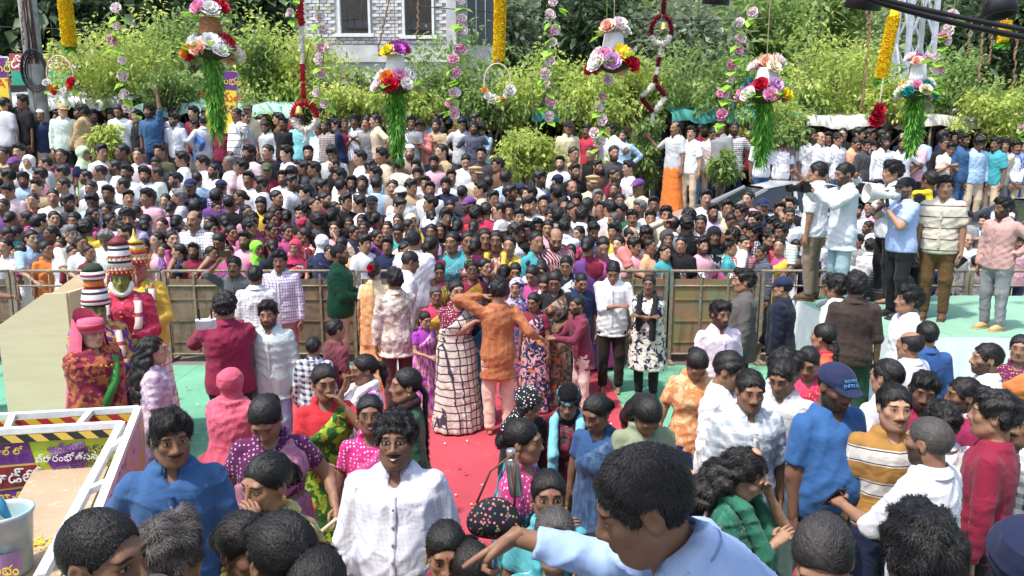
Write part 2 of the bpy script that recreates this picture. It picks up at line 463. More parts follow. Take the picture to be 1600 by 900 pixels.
def cap_mesh(style, h):
    g = Grid((-.17, -.24, -.26), (.17, .19, .18), h)
    if style in ('cap', 'police'):
        g.ell((0, .012, .048), (.094, .110, .088), .0)
        g.halfspace((0, .12, -1), (0, 0, .040))
        if style == 'police':
            g.loft([(.075, .10, .115, .005), (.10, .118, .132, .0), (.118, .11, .125, 0), (.128, .06, .07, 0)], 0, .012)
        # bill
        def bill(x, y, z):
            r = np.sqrt((x / f32(.075)) ** 2 + ((y + f32(.075)) / f32(.085)) ** 2) - 1
            zc = f32(.047) + (y + .08) * f32(.28) - x * x * f32(2.5)
            return np.maximum(np.maximum(r * f32(.075), np.abs(z - zc) - f32(max(.004, h * .6))), y + f32(.06))
        g.apply((-.09, -.18, -.0), (.09, -.05, .09), bill, .004)
        g.ell((0, .012, .138), (.008, .008, .006), .004)
    elif style == 'skull':
        g.ell((0, .016, .052), (.090, .106, .084), .0); g.halfspace((0, .1, -1), (0, 0, .062))
    elif style in ('scarf', 'niqab', 'kerchief'):
        g.ell((0, .018, .036), (.098, .118, .106), .0)
        if style == 'kerchief':
            g.halfspace((0, .55, -1), (0, -.06, .045)); g.chain([(0, .11, .0), (0, .14, -.05), (0, .135, -.13)], [.03, .028, .02], .02)
        else:
            g.ell((0, .01, -.085), (.080, .080, .075), .04)
            g.loft([(-.24, .165, .115, .03), (-.17, .13, .10, .025), (-.10, .085, .085, .015)], 0, .04)
            if style == 'scarf':
                g.ell((0, -.10, -.012), (.058, .085, .082), .012, 's')
            else:
                g.apply((-.06, -.2, 0), (.06, 0, .05), lambda x, y, z: np.maximum(np.maximum(np.abs(x) - f32(.055), np.abs(z - f32(.014)) - f32(.014)), y + f32(.045)), .006, 's')
    V, Q = g.mesh()
    if style in ('scarf', 'niqab', 'kerchief'): V = folds(V, Q, .0045, 3, 1.2)
    return V, Q
_part = {}
def cached(kind, style, h):
    k = (kind, style, h)
    if k not in _part:
        R_ = (hair_mesh if kind == 'hair' else cap_mesh)(style, h); V, Q = R_[:2]
        if len(R_) > 2 and R_[2] is not None:
            _part[k] = mesh_np(kind, np.concatenate([V, R_[2][0]]), [Q, R_[2][1] + len(V)], mats=(DUMMY,)); tn = np.concatenate([np.full(len(V), .12), np.repeat(np.random.default_rng(3).random(len(R_[2][0]) // 5) ** 1.5, 5)]).astype(f32)
            a_ = _part[k].attributes.new('tint', 'FLOAT', 'POINT'); a_.data.foreach_set('value', tn)
        else: _part[k] = mesh_np(kind, V, Q, mats=(DUMMY,))
    return _part[k]

# ------------------------------------------------------------------ hands (own little skinned chains rooted in the palm)
def hand_np(curl=.35, point=False, n=6):
    V = []; Q = []
    def tube(pts, rs, flat=1.0):
        b = sum(len(a) for a in V); P = np.array(pts, float); m = len(P); R = []
        for i in range(m):
            d = P[min(i + 1, m - 1)] - P[max(i - 1, 0)]; d /= np.linalg.norm(d)
            l = np.array([0, 1., 0]); l = l - d * (l @ d); l /= np.linalg.norm(l); u = np.cross(d, l)
            a = np.arange(n) * 2 * math.pi / n
            R.append(P[i] + (np.cos(a)[:, None] * l * (rs[i] * flat) + np.sin(a)[:, None] * u * rs[i]))
        R.append(P[-1:] + (P[-1] - P[-2]) * .25)
        V.append(np.concatenate(R))
        for i in range(m - 1):
            for k in range(n): Q.append((b + i * n + k, b + i * n + (k + 1) % n, b + (i + 1) * n + (k + 1) % n, b + (i + 1) * n + k))
        t = b + m * n
        for k in range(n): Q.append((b + (m - 1) * n + k, b + (m - 1) * n + (k + 1) % n, t, t))
    tube([(-.02, 0, 0), (.01, 0, 0), (.045, .0, -.002), (.085, .0, -.003), (.098, 0, -.004)], [.021, .020, .018, .0155, .010], 1.0)
    b = V[0]; b[:, 1] *= np.interp(b[:, 0], [-.02, .01, .05, .1], [1.2, 1.5, 2.1, 2.5])
    for i, (l, L) in enumerate(((-.031, .064), (-.011, .078), (.010, .073), (.030, .056))):
        c = curl * (1.0 + .12 * i) if not (point and i == 0) else .04
        if point and i > 0: c = 1.25
        p = np.array([.088, l, -.004]); P = [p - np.array([.012, 0, 0]), p]; a = 0
        for s_, f in ((.46, .75), (.30, 1.0), (.24, .7)):
            a += c * f; p = p + L * s_ * np.array([math.cos(a), l * .55, -math.sin(a)]); P.append(p)
        tube(P, [.0095, .0098, .0088, .0078, .0062])
    p = np.array([.028, -.030, -.006]); tube([p, p + [.022, -.022, -.006 - .012 * curl], p + [.046, -.034 + .02 * curl, -.010 - .022 * curl], p + [.066, -.038 + .035 * curl, -.012 - .034 * curl]], [.0145, .0125, .0105, .0075])
    return np.concatenate(V), np.array(Q, np.int32)

# ------------------------------------------------------------------ skeleton
DIM = dict(
    m=dict(sh=.172, shz=1.362, neck=1.452, ua=.285, fa=.255, hip=.085, prof=[(.76, .150, .10, .01), (.90, .165, .115, .01), (1.0, .150, .105, 0), (1.1, .148, .105, 0), (1.25, .166, .117, 0), (1.33, .168, .108, .0), (1.375, .145, .09, .005), (1.415, .100, .070, .012), (1.46, .060, .055, .015)]),
    f=dict(sh=.152, shz=1.348, neck=1.442, ua=.275, fa=.245, hip=.090, prof=[(.76, .160, .11, .01), (.90, .175, .122, .012), (1.02, .140, .098, 0), (1.1, .136, .098, 0), (1.22, .150, .122, -.015), (1.32, .145, .098, .0), (1.365, .122, .08, .005), (1.405, .082, .06, .012), (1.45, .052, .048, .015)]))
def rotx(a): c, s = math.cos(a), math.sin(a); return np.array([[1, 0, 0], [0, c, -s], [0, s, c]])
def roty(a): c, s = math.cos(a), math.sin(a); return np.array([[c, 0, s], [0, 1, 0], [-s, 0, c]])
def rotz(a): c, s = math.cos(a), math.sin(a); return np.array([[c, -s, 0], [s, c, 0], [0, 0, 1]])
POSE = dict(down=(.235, -.03, .80), rail=(.19, -.42, 1.08), fold=(-.06, -.21, 1.17), front=(.03, -.22, .86), up=(.22, -.10, 1.95), phone=(.10, -.40, 1.52),
            chest=(.02, -.22, 1.22), mouth=(.05, -.17, 1.44), hip=(.20, .02, 1.0), out=(.45, -.30, 1.15), face=(.10, -.14, 1.55), waist=(.10, -.28, 1.05), back=(.06, .17, .95), ear=(.13, -.05, 1.56))
def skeleton(sex='m', L='down', R='down', lean=0, side=0, head=(0, 0, 0), feet=((-.10, 0), (.10, 0)), belly=0.0, crouch=0.0, fat=0.0, Lh=None, Rh=None):
    D = DIM[sex]; r = math.radians
    T = np.eye(4); M = rotx(r(lean)) @ roty(r(side)); piv = np.array([0, 0, .93]); T[:3, :3] = M; T[:3, 3] = piv - M @ piv
    tp = lambda p: (T @ np.array([*p, 1.0]))[:3]
    prof = []
    for z, a, b, c in D['prof']:
        e = belly * math.exp(-((z - 1.05) / .13) ** 2); w = fat * (1 if z < 1.36 else .3)
        prof.append((z, a + w + e * .25, b + w * .8 + e * .6, c - e * .55))
    sk = dict(sex=sex, T=T, prof=prof, D=D, fat=fat)
    Hm = np.eye(4); HR = rotz(r(head[0])) @ roty(r(head[2])) @ rotx(r(head[1]))
    nb = tp((0, .012, D['neck'])); Hm[:3, :3] = HR * 1.04; Hm[:3, 3] = nb + M @ np.array([0, .0, .035]) + HR @ np.array([0, -.022, .088])
    sk['H'] = Hm; sk['nb'] = nb
    arms = []
    for q, spec, hd in ((-1, L, Lh), (1, R, Rh)):
        if isinstance(spec, str):
            t = np.array(POSE[spec]); t = np.array([t[0] * q, t[1], t[2]])
            if spec not in ('up', 'down'): t = tp(t)
        else: t = np.array(spec, float)
        s0 = tp((q * D['sh'], .005, D['shz'])); l1, l2 = D['ua'], D['fa']
        v = t - s0; dist = np.linalg.norm(v); mx = (l1 + l2) * .995
        if dist > mx: t = s0 + v / dist * mx; v = t - s0; dist = mx
        if dist < .12: v = v / dist * .12; t = s0 + v; dist = .12
        u = v / dist; a = (l1 * l1 - l2 * l2 + dist * dist) / (2 * dist); hgt = math.sqrt(max(0, l1 * l1 - a * a))
        hint = np.array([q * .55, .35, -.8]) if t[2] < 1.5 else np.array([q * .9, .1, -.35])
        p = hint - u * (hint @ u); p /= np.linalg.norm(p)
        e = s0 + u * a + p * hgt
        d = (t - e); d /= np.linalg.norm(d)
        if hd is not None: d = np.array(hd, float); d /= np.linalg.norm(d)
        n = np.array([q * .8, 0, .9]); n = n - d * (n @ d); n /= np.linalg.norm(n); l = q * np.cross(n, d)
        arms.append(dict(q=q, s=s0, e=e, w=t, d=d, n=n, l=l))
    sk['arms'] = arms
    legs = []
    for q, ft in zip((-1, 1), feet):
        hp = np.array([q * D['hip'], .01, .88]); an = np.array([ft[0], ft[1] + .02, .075]); kn = (hp + an) / 2 + np.array([q * .01, -.035, .02])
        legs.append((hp, kn, an))
    sk['legs'] = legs
    return sk
def bounds(sk, m=.12):
    P = [sk['H'][:3, 3] + d for d in ((0, 0, .15), (0, 0, -.1), (.1, .1, 0), (-.1, -.1, 0))]
    for a in sk['arms']: P += [a['s'], a['e'], a['w']]
    for l in sk['legs']: P += list(l)
    P += [np.array((-.22 - sk['fat'], -.2, .9)), np.array((.22 + sk['fat'], .16, .9)), np.array((0, -.2, 0))]
    for x in (-.2, .2):
        for y in (-.16, .14): P.append((sk['T'] @ np.array([x, y, 1.35, 1]))[:3])
    P = np.array(P); return P.min(0) - m, P.max(0) + m
def body_mesh(sk, h, hh, curl=(.35, .35), point=(False, False), nf=6):
    lo, hi = bounds(sk, .08); lo[2] = -.02 - h; g = Grid(lo, hi, h); D = sk['D']; f = sk['sex'] == 'f'
    g.loft(sk['prof'], -.006, .02, T=sk['T'])
    for a in sk['arms']:
        w = .9 if f else 1.0; fw = sk['fat'] * .3
        g.cap(a['s'] , a['e'], .050 * w + fw, .040 * w + fw, .04); g.cap(a['e'], a['w'], .040 * w + fw, .027 * w + fw * .3, .02)
    for hp, kn, an in sk['legs']:
        g.cap(hp, kn, .082, .055, .03); g.cap(kn, an, .052, .036, .02)
        g.cap(an + [0, .025, -.035], an + [0, -.15, -.048], .034, .026, .02)
    nr = .048 if f else .056
    hb = sk['H'][:3, 3] + sk['H'][:3, :3] @ np.array([0, .02, -.07])
    g.cap(sk['nb'] - [0, 0, .05], hb, nr, nr * .96, .03)
    V, Q = g.mesh(); VV = [V]; QQ = [Q]; n = len(V)
    hv, hq = get_head(sk['sex'], hh); hv2 = hv @ sk['H'][:3, :3].T + sk['H'][:3, 3]
    VV.append(hv2); QQ.append(hq + n); n += len(hv)
    for i, a in enumerate(sk['arms']):
        v, q = hand_np(curl[i], point[i], nf); s_ = .94 if f else 1.04
        B = np.stack([a['d'], a['l'], a['n']], 1); v = v * s_ @ B.T + a['w']
        if np.linalg.det(B) < 0: q = q[:, ::-1]
        VV.append(v); QQ.append(q + n); n += len(v)
    V = np.concatenate(VV).astype(f32); Q = np.concatenate(QQ)
    me = mesh_np('person', V, Q, mats=(DUMMY,))
    hp = (V - sk['H'][:3, 3]) @ np.linalg.inv(sk['H'][:3, :3]).T
    at_ = me.attributes.new('hp', 'FLOAT_VECTOR', 'POINT'); at_.data.foreach_set('vector', hp.astype(f32).ravel())
    return me
def sleeve(g, a, frac, r0, r1, k=.03):
    L1, L2 = np.linalg.norm(a['e'] - a['s']), np.linalg.norm(a['w'] - a['e']); tot = L1 + L2; t = frac * tot
    if t <= L1: g.cap(a['s'], a['s'] + (a['e'] - a['s']) * (t / L1), r0, r0 * .93 + .003, k, cut=True)
    else:
        g.cap(a['s'], a['e'], r0, r0 * .88, k); g.cap(a['e'], a['e'] + (a['w'] - a['e']) * ((t - L1) / L2), r0 * .88, r1, .015, cut=True)
def garment(kind, sk, h, seed=0, sleeves=.45, hem=.80, fit=.02, amp=.0075, neck=True, flare=0.0):
    lo, hi = bounds(sk, .10); D = sk['D']; f = sk['sex'] == 'f'; T = sk['T']; fw = sk['fat'] * .3
    if kind == 'top':
        lo[2] = max(lo[2], hem - .16); g = Grid(lo, hi, h)
        P = [list(p) for p in sk['prof']]
        P = [p for p in P if p[0] < 1.45]
        P.append([1.445, .085, .068, .012]); P.append([1.458, .07, .062, .014])
        if hem < .76:
            P.insert(0, [hem, .19 + flare, .135 + flare, .01])
        for p in P:
            if p[0] < 1.05: p[1] += .012 + flare * (1.05 - p[0]); p[2] += .012 + flare * (1.05 - p[0])
        g.loft(P, fit, .03, T=T, z0=hem)
        w = .92 if f else 1.0
        if sleeves > 0:
            for a in sk['arms']: sleeve(g, a, sleeves, .052 * w + fit * .55 + fw, .036 * w + fit * .4 + fw, .035)
        if neck:
            c = (T @ np.array([0, -.085, D['neck'] + .015, 1]))[:3]; g.ell(c, (.040, .075, .088) if not f else (.075, .08, .095), .008, 's')
    elif kind == 'trousers':
        hi[2] = 1.10; lo[2] = .0; g = Grid(lo, hi, h)
        P = [p for p in sk['prof'] if p[0] < 1.06]
        g.loft(P, .012, .03, z1=1.03)
        for hp, kn, an in sk['legs']:
            g.cap(hp, kn, .098, .075, .04); g.cap(kn, an, .074, .060, .03, cut=True)
    elif kind in ('skirt', 'lungi', 'saree', 'robe'):
        lo[2] = 0.0
        if kind in ('skirt', 'lungi'): hi[2] = 1.12
        lo[0] = min(lo[0], -.36); hi[0] = max(hi[0], .36); lo[1] = min(lo[1], -.34); hi[1] = max(hi[1], .34)
        g = Grid(lo, hi, h)
        fl = .225 if kind == 'lungi' else .235
        P = [(.03, fl + .02, fl - .02, 0), (.45, fl - .025, fl - .055, .0), (.78, .195, .148, .005), (.92, .193, .138, .01), (1.0, .168, .118, .0), (1.06, .160, .118, 0)]
        P = [(z, a + sk['fat'], b + sk['fat'], c) for z, a, b, c in P]
        def mod(x, y, z):
            th = np.arctan2(x, -y); u = np.clip((1.0 - z), 0, 1)
            return 1 + u * (.035 * np.sin(11 * th + 2 * np.sin(3 * z + seed)) + .05 * np.exp(-(th / .45) ** 2) * np.sin(26 * th))
        g.loft(P, .004, .03, mod=mod)
        if kind in ('saree', 'robe'):
            n = np.array([-.62, .0, .78]); c0 = np.array([0, 0, 1.20])
            def band(x, y, z):
                q = (x - f32(c0[0])) * f32(n[0]) + (z - f32(c0[2])) * f32(n[2])
                front = np.abs(q + .015) - f32(.105 if f else .10)
                back = np.maximum(np.abs(x - f32(.075)) - f32(.085), f32(.90) - z)
                return np.where(y < .02, front, np.minimum(back, front + .04))
            P2 = [list(p) for p in sk['prof'] if p[0] < 1.45]; P2.append([1.44, .085, .07, .01])
            g.loft(P2, .030, .008, T=T, z0=.95, extra=band)
            tail = [(.62, .095, .018, .165), (1.0, .092, .02, .158), (1.28, .085, .02, .135), (1.38, .075, .03, .08)]
            def sx(p): return p
            Tt = T.copy(); Tt = T @ np.array([[1, 0, 0, .075], [0, 1, 0, 0], [0, 0, 1, 0], [0, 0, 0, 1.0]])
            g.loft(tail, .0, .02, T=Tt)
    elif kind == 'dupatta':
        g = Grid(lo, hi, h); tp = lambda p: (T @ np.array([*p, 1.0]))[:3]; o = fit
        pts = [tp(p) for p in ((-.10, -.15 - o, 1.0), (-.10, -.165 - o, 1.2), (-.105, -.08, 1.41), (-.06, .055, 1.455), (.06, .055, 1.455), (.105, -.08, 1.41), (.095, -.165 - o, 1.2), (.09, -.15 - o, .85))]
        g.chain(pts, [.040, .043, .036, .034, .034, .036, .043, .046], .02, cut=True)
    elif kind == 'towel':
        g = Grid(lo, hi, h); tp = lambda p: (T @ np.array([*p, 1.0]))[:3]
        pts = [tp(p) for p in ((.12, -.155, .86), (.12, -.17, 1.2), (.12, -.09, 1.41), (.10, .08, 1.43), (.10, .15, 1.2), (.10, .15, .95))]
        g.chain(pts, [.05, .052, .045, .045, .05, .05], .02, cut=True)
    V, Q = g.mesh()
    V = folds(V, Q, amp, seed, .6 if kind in ('skirt', 'lungi', 'saree', 'trousers') else 1.0)
    return mesh_np(kind, V, Q, mats=(DUMMY,)), g
def collar_mesh(sk, spread=.0):
    """shirt collar: a folded band with two points, open at the throat"""
    T = sk['T']; D = sk['D']; n = 22; V = []; F = []
    w = .073 if sk['sex'] == 'm' else .064
    for i in range(n + 1):
        t = -math.pi + 2 * math.pi * i / n
        t = t * .90; a = t + math.pi / 2 * 0
        x, y = math.sin(t), math.cos(t)          # y>0 is the back
        fr = max(0, (abs(t) - 1.9) / .95)
        r = w * (1 + .06 * fr)
        zt = D['neck'] + .030 - .030 * fr; zb = D['neck'] - .010 - .034 * fr
        drop = .02 + .018 * fr
        for rr, zz in ((r * .96, zt - .012), (r, zt), (r + .026 + .010 * fr, zb - drop * .3), (r + .030 + .014 * fr, zb - drop * .8), (r + .012, zb - .004)):
            p = T @ np.array([x * rr, .016 + y * rr * .92, zz, 1]); V.append(p[:3])
    for i in range(n):
        for k in range(4): F.append((i * 5 + k, (i + 1) * 5 + k, (i + 1) * 5 + k + 1, i * 5 + k + 1))
        F.append((i * 5 + 4, (i + 1) * 5 + 4, (i + 1) * 5, i * 5))
    F2 = np.array(F, np.int32)
    return mesh_np('collar', np.array(V), F2, smooth=False, mats=(DUMMY,))
# ------------------------------------------------------------------ people: materials and placing

def make_skin(joined=False):
    t = NT("skin_joined" if joined else "skin")
    if joined: ca = t.n("ShaderNodeAttribute", attribute_name='col'); base = ca.outputs['Color']; al = ca.outputs['Alpha']
    else: oi = t.info(); base = oi['Color']; al = oi['Alpha']
    at_ = t.n("ShaderNodeAttribute", attribute_name='hp'); x, y, z = t.sep(at_.outputs['Vector'])
    ax = t.m('ABSOLUTE', x)
    front = t.m('LESS_THAN', y, -.045)
    near = t.m('MULTIPLY', front, t.m('LESS_THAN', t.m('ABSOLUTE', z), .14)); near = t.m('MULTIPLY', near, t.m('GREATER_THAN', y, -.135))
    near = t.m('MULTIPLY', near, t.m('LESS_THAN', ax, .08))
    def ell(u, cu, ru, v, cv, rv, soft=.25):
        a = t.m('DIVIDE', t.m('SUBTRACT', u, cu), ru); b = t.m('DIVIDE', t.m('SUBTRACT', v, cv), rv)
        d = t.m('ADD', t.m('MULTIPLY', a, a), t.m('MULTIPLY', b, b))
        return t.m('MULTIPLY', t.ss(d, 1 + soft, 1 - soft), near)
    nz = t.noise(14, t.coord(), 4); c = t.mix(t.ss(nz, .3, .75), base, t.mix(1.0, base, (.80, .76, .74), 'MULTIPLY'))
    dark = t.mix(1.0, base, (.42, .36, .34), 'MULTIPLY')
    # lips, brows, eyes
    c = t.mix(t.m('MULTIPLY', ell(ax, 0, .023, z, -.0595, .0115), .75), c, t.mix(.5, dark, t.mix(1.0, base, (1.0, .45, .42), 'MULTIPLY')))
    c = t.mix(t.m('MULTIPLY', ell(ax, .0315, .022, z, .010, .016, .6), .35), c, dark)
    zb = t.m('ADD', z, t.m('MULTIPLY', t.m('MULTIPLY', t.m('SUBTRACT', ax, .03), t.m('SUBTRACT', ax, .03)), 9.0))
    c = t.mix(t.m('MULTIPLY', ell(ax, .0325, .021, zb, .036, .0050, .5), .9), c, (.012, .009, .008))
    c = t.mix(ell(ax, .0315, .0158, z, .0130, .0064), c, (.02, .012, .01))
    c = t.mix(ell(ax, .0315, .0138, z, .0118, .0043), c, (.38, .33, .30))
    c = t.mix(ell(ax, .0315, .0062, z, .0122, .0056), c, (.012, .007, .005))
    # moustache / beard / bindi picked by the alpha of the object's colour
    mus = t.m('MULTIPLY', ell(ax, .011, .024, z, -.0440, .0085, .4), t.m('MULTIPLY', t.m('LESS_THAN', al, .75), t.m('GREATER_THAN', al, .2)))
    hz = t.noise(260, at_.outputs['Vector'], 2)
    c = t.mix(t.m('MULTIPLY', mus, t.m('ADD', .62, t.m('MULTIPLY', hz, .5))), c, (.011, .009, .008))
    jaw = t.ss(t.m('ADD', z, t.m('MULTIPLY', t.m('MULTIPLY', ax, ax), -9.0)), -.052, -.074)
    side = t.m('MULTIPLY', t.ss(ax, .044, .056), t.ss(z, .0, -.03))
    bd = t.m('MULTIPLY', t.m('MAXIMUM', jaw, side), t.m('GREATER_THAN', z, -.125))
    bd = t.m('MULTIPLY', bd, t.m('MULTIPLY', t.m('LESS_THAN', y, .01), t.m('LESS_THAN', ax, .085)))
    bd = t.m('MULTIPLY', bd, t.m('SUBTRACT', 1.0, ell(ax, 0, .022, z, -.0595, .010)))
    full = t.m('MULTIPLY', t.m('LESS_THAN', al, .45), t.m('GREATER_THAN', al, .2))
    stub = t.m('MULTIPLY', t.m('LESS_THAN', al, .75), t.m('GREATER_THAN', al, .45))
    k = t.m('ADD', t.m('MULTIPLY', full, t.m('ADD', .6, t.m('MULTIPLY', hz, .5))), t.m('MULTIPLY', stub, .22), clamp=True)
    c = t.mix(t.m('MULTIPLY', bd, k), c, (.011, .009, .008))
    if not joined:
        sm = t.oattr('smile', 'Fac'); c = t.mix(t.m('MULTIPLY', ell(ax, 0, .0215, t.m('SUBTRACT', z, t.m('MULTIPLY', t.m('MULTIPLY', ax, ax), 14.0)), -.0605, .0070), sm), c, (.10, .02, .02))
        c = t.mix(t.m('MULTIPLY', ell(ax, 0, .0180, t.m('SUBTRACT', z, t.m('MULTIPLY', t.m('MULTIPLY', ax, ax), 14.0)), -.0598, .0042), sm), c, (.72, .68, .62))
    bi = t.m('MULTIPLY', ell(ax, 0, .0045, z, .042, .005), t.m('LESS_THAN', al, .2))
    c = t.mix(bi, c, (.30, .01, .02))
    t.bump(t.noise(120, at_.outputs['Vector'], 3), .12, .004)
    return t.done(c, t.m('ADD', .42, t.m('MULTIPLY', nz, .2)), .35)
def make_hair(joined=False):
    t = NT("hair_joined" if joined else "hair"); v = t.coord(); base = t.n("ShaderNodeAttribute", attribute_name='col').outputs['Color'] if joined else t.info()['Color']
    s1 = t.noise(1.0, t.scale(v, (180, 60, 40)), 4, .6); s2 = t.noise(60, v, 3)
    tn = t.n('ShaderNodeAttribute', attribute_name='tint').outputs['Fac']
    c = t.mix(tn, base, t.mix(1.0, base, (2.3, 2.1, 2.0), 'MULTIPLY'))
    t.bump(t.m('ADD', s1, t.m('MULTIPLY', s2, .5)), .9, .006)
    return t.done(c, .46, .45)
def cloth(pat):
    t = NT("cloth_" + pat); v = t.coord(); x, y, z = t.sep(v); base = t.info()['Color']; c2 = t.oattr('c2')
    u = t.m('ADD', x, t.m('MULTIPLY', y, .75))
    def line(w, period, width):
        f = t.m('FRACT', t.m('DIVIDE', w, period)); d = t.m('ABSOLUTE', t.m('SUBTRACT', f, .5)); return t.ss(d, .5 * width + .03, .5 * width - .03)
    c = base
    if pat == 'check':
        m = t.m('MAXIMUM', line(u, .036, .22), line(z, .036, .22)); c = t.mix(m, base, c2)
    elif pat == 'bigcheck':
        wv = t.noise(5, v, 2); m = t.m('MAXIMUM', line(t.m('ADD', u, t.m('MULTIPLY', wv, .05)), .085, .17), line(t.m('ADD', z, t.m('MULTIPLY', wv, .05)), .085, .17)); c = t.mix(m, base, c2)
    elif pat == 'plaid':
        a, b = line(u, .075, .45), line(z, .075, .45); m = t.m('MULTIPLY', t.m('ADD', a, b), .5); c = t.mix(m, base, c2)
        c = t.mix(t.m('MULTIPLY', t.m('MAXIMUM', line(t.m('ADD', u, .03), .075, .06), line(t.m('ADD', z, .03), .075, .06)), .6), c, (.75, .75, .78))
    elif pat == 'fine':
        m = t.m('MAXIMUM', line(u, .022, .12), line(z, .022, .12)); c = t.mix(t.m('MULTIPLY', m, .55), base, c2)
    elif pat == 'vstripe': c = t.mix(line(u, .032, .30), base, c2)
    elif pat == 'hstripe': c = t.mix(line(z, .13, .10), base, c2)
    elif pat == 'band':
        f = t.m('FRACT', t.m('DIVIDE', t.m('ADD', z, .015), .19)); b = t.ss(t.m('ABSOLUTE', t.m('SUBTRACT', f, .5)), .27, .25)
        e = t.ss(t.m('ABSOLUTE', t.m('SUBTRACT', t.m('ABSOLUTE', t.m('SUBTRACT', f, .5)), .31)), .022, .012)
        c = t.mix(e, t.mix(b, base, c2), (.035, .02, .015))
    elif pat == 'floral':
        n = t.noise(13, v, 3, .6, dist=.8); c = t.mix(t.ss(n, .49, .55), base, c2)
        n2 = t.vor(17, v); c = t.mix(t.m('MULTIPLY', t.ss(n2, .20, .12), .6), c, t.mix(.5, c2, (.6, .5, .4)))
    elif pat == 'dots': c = t.mix(t.ss(t.vor(44, v, rnd=.35), .32, .24), base, c2)
    elif pat == 'leafy':
        n = t.noise(10, v, 3, .55, dist=1.6); c = t.mix(t.ss(n, .50, .53), base, c2)
        n3 = t.noise(7, t.scale(v, (1.3, 1.1, .8)), 2, dist=.5); c = t.mix(t.ss(n3, .60, .66), c, (.62, .16, .05)); c = t.mix(t.ss(n3, .685, .72), c, (.7, .45, .03))
    elif pat == 'silk':
        n = t.noise(1.0, t.scale(v, (30, 30, 5)), 3); c = t.mix(t.ss(n, .4, .6), base, c2)
    elif pat == 'denim':
        n = t.noise(1.0, t.scale(v, (6, 6, 2)), 3); c = t.mix(t.ss(n, .42, .7), base, c2)
    nz = t.noise(5, v, 4); c = t.mix(t.ss(nz, .25, .8), c, t.mix(1.0, c, (.90, .89, .88), 'MULTIPLY'))
    w1 = t.noise(7, v, 2.5, .5, dist=.8); w2 = t.noise(1.0, t.scale(v, (420, 420, 420)), 1)
    t.bump(t.m('ADD', w1, t.m('MULTIPLY', w2, .04)), .75, .03)
    mt = t.done(c, .82 if pat != 'silk' else .45, .2)
    t.b.inputs['Sheen Weight'].default_value = .08
    return mt
MAT = dict(skin=make_skin(), hair=make_hair())
for _p in ('plain', 'check', 'bigcheck', 'plaid', 'fine', 'vstripe', 'hstripe', 'band', 'floral', 'dots', 'leafy', 'silk', 'denim'): MAT[_p] = cloth(_p)
# colour words -> base colours (albedo)
C = dict(white=(.80, .81, .84), offwhite=(.72, .69, .60), cream=(.66, .56, .38), pink=(.68, .38, .44), palepink=(.76, .60, .62), mint=(.60, .72, .62), lightblue=(.38, .55, .74),
         skyblue=(.30, .47, .78), blue=(.05, .14, .42), denim=(.04, .11, .23), navy=(.018, .025, .07), black=(.014, .014, .017), grey=(.25, .25, .26), lightgrey=(.52, .53, .54), darkgrey=(.06, .06, .065),
         red=(.46, .03, .06), crimson=(.55, .05, .12), maroon=(.20, .02, .045), orange=(.72, .20, .04), rust=(.42, .13, .05), peach=(.76, .40, .24), salmon=(.74, .25, .22), yellow=(.70, .48, .07), mustard=(.50, .28, .05),
         gold=(.62, .36, .05), olive=(.09, .10, .05), green=(.02, .13, .06), lime=(.25, .66, .06), palegreen=(.52, .68, .42), teal=(.06, .34, .38), cyan=(.25, .62, .66), purple=(.15, .06, .23), lavender=(.55, .48, .68), violet=(.36, .05, .42),
         magenta=(.44, .07, .23), brown=(.16, .08, .045), tan=(.46, .34, .20), khaki=(.45, .32, .16), beige=(.62, .50, .36), mauve=(.34, .12, .22), darkgreen=(.025, .07, .04), lilac=(.60, .46, .60), taupe=(.30, .24, .20))
SKIN = [(.44, .255, .17), (.35, .192, .12), (.275, .147, .09), (.205, .108, .067), (.50, .31, .21)]
FACE = dict(clean=1.0, mus=.6, beard=.3, bindi=.1)
HAIRC = dict(black=(.007, .006, .0055), brown=(.03, .017, .010), grey=(.16, .155, .15), saltpepper=(.055, .05, .048))
def setmat(o, m, col=None, c2=None):
    o.material_slots[0].link = 'OBJECT'; o.material_slots[0].material = m
    if col is not None: o.color = (*col[:3], col[3] if len(col) > 3 else 1.0)
    if c2 is not None: o['c2'] = tuple(float(q) for q in c2)
LOD = dict(hero=(.014, .0042, .0098, .0052, 10), near=(.022, .0054, .0118, .0052, 6), mid=(.027, .0078, .0175, .0090, 6), far=(.030, .0098, .023, .0120, 4), tiny=(.068, .0175, .044, .0205, 3))
_low = {}
PARTNAME = dict(top='shirt', tee='t_shirt', kurta='kurta', blouse='blouse', trousers='trousers', saree='saree', skirt='skirt', lungi='lungi', dupatta='dupatta', towel='shoulder_towel', robe='robe')
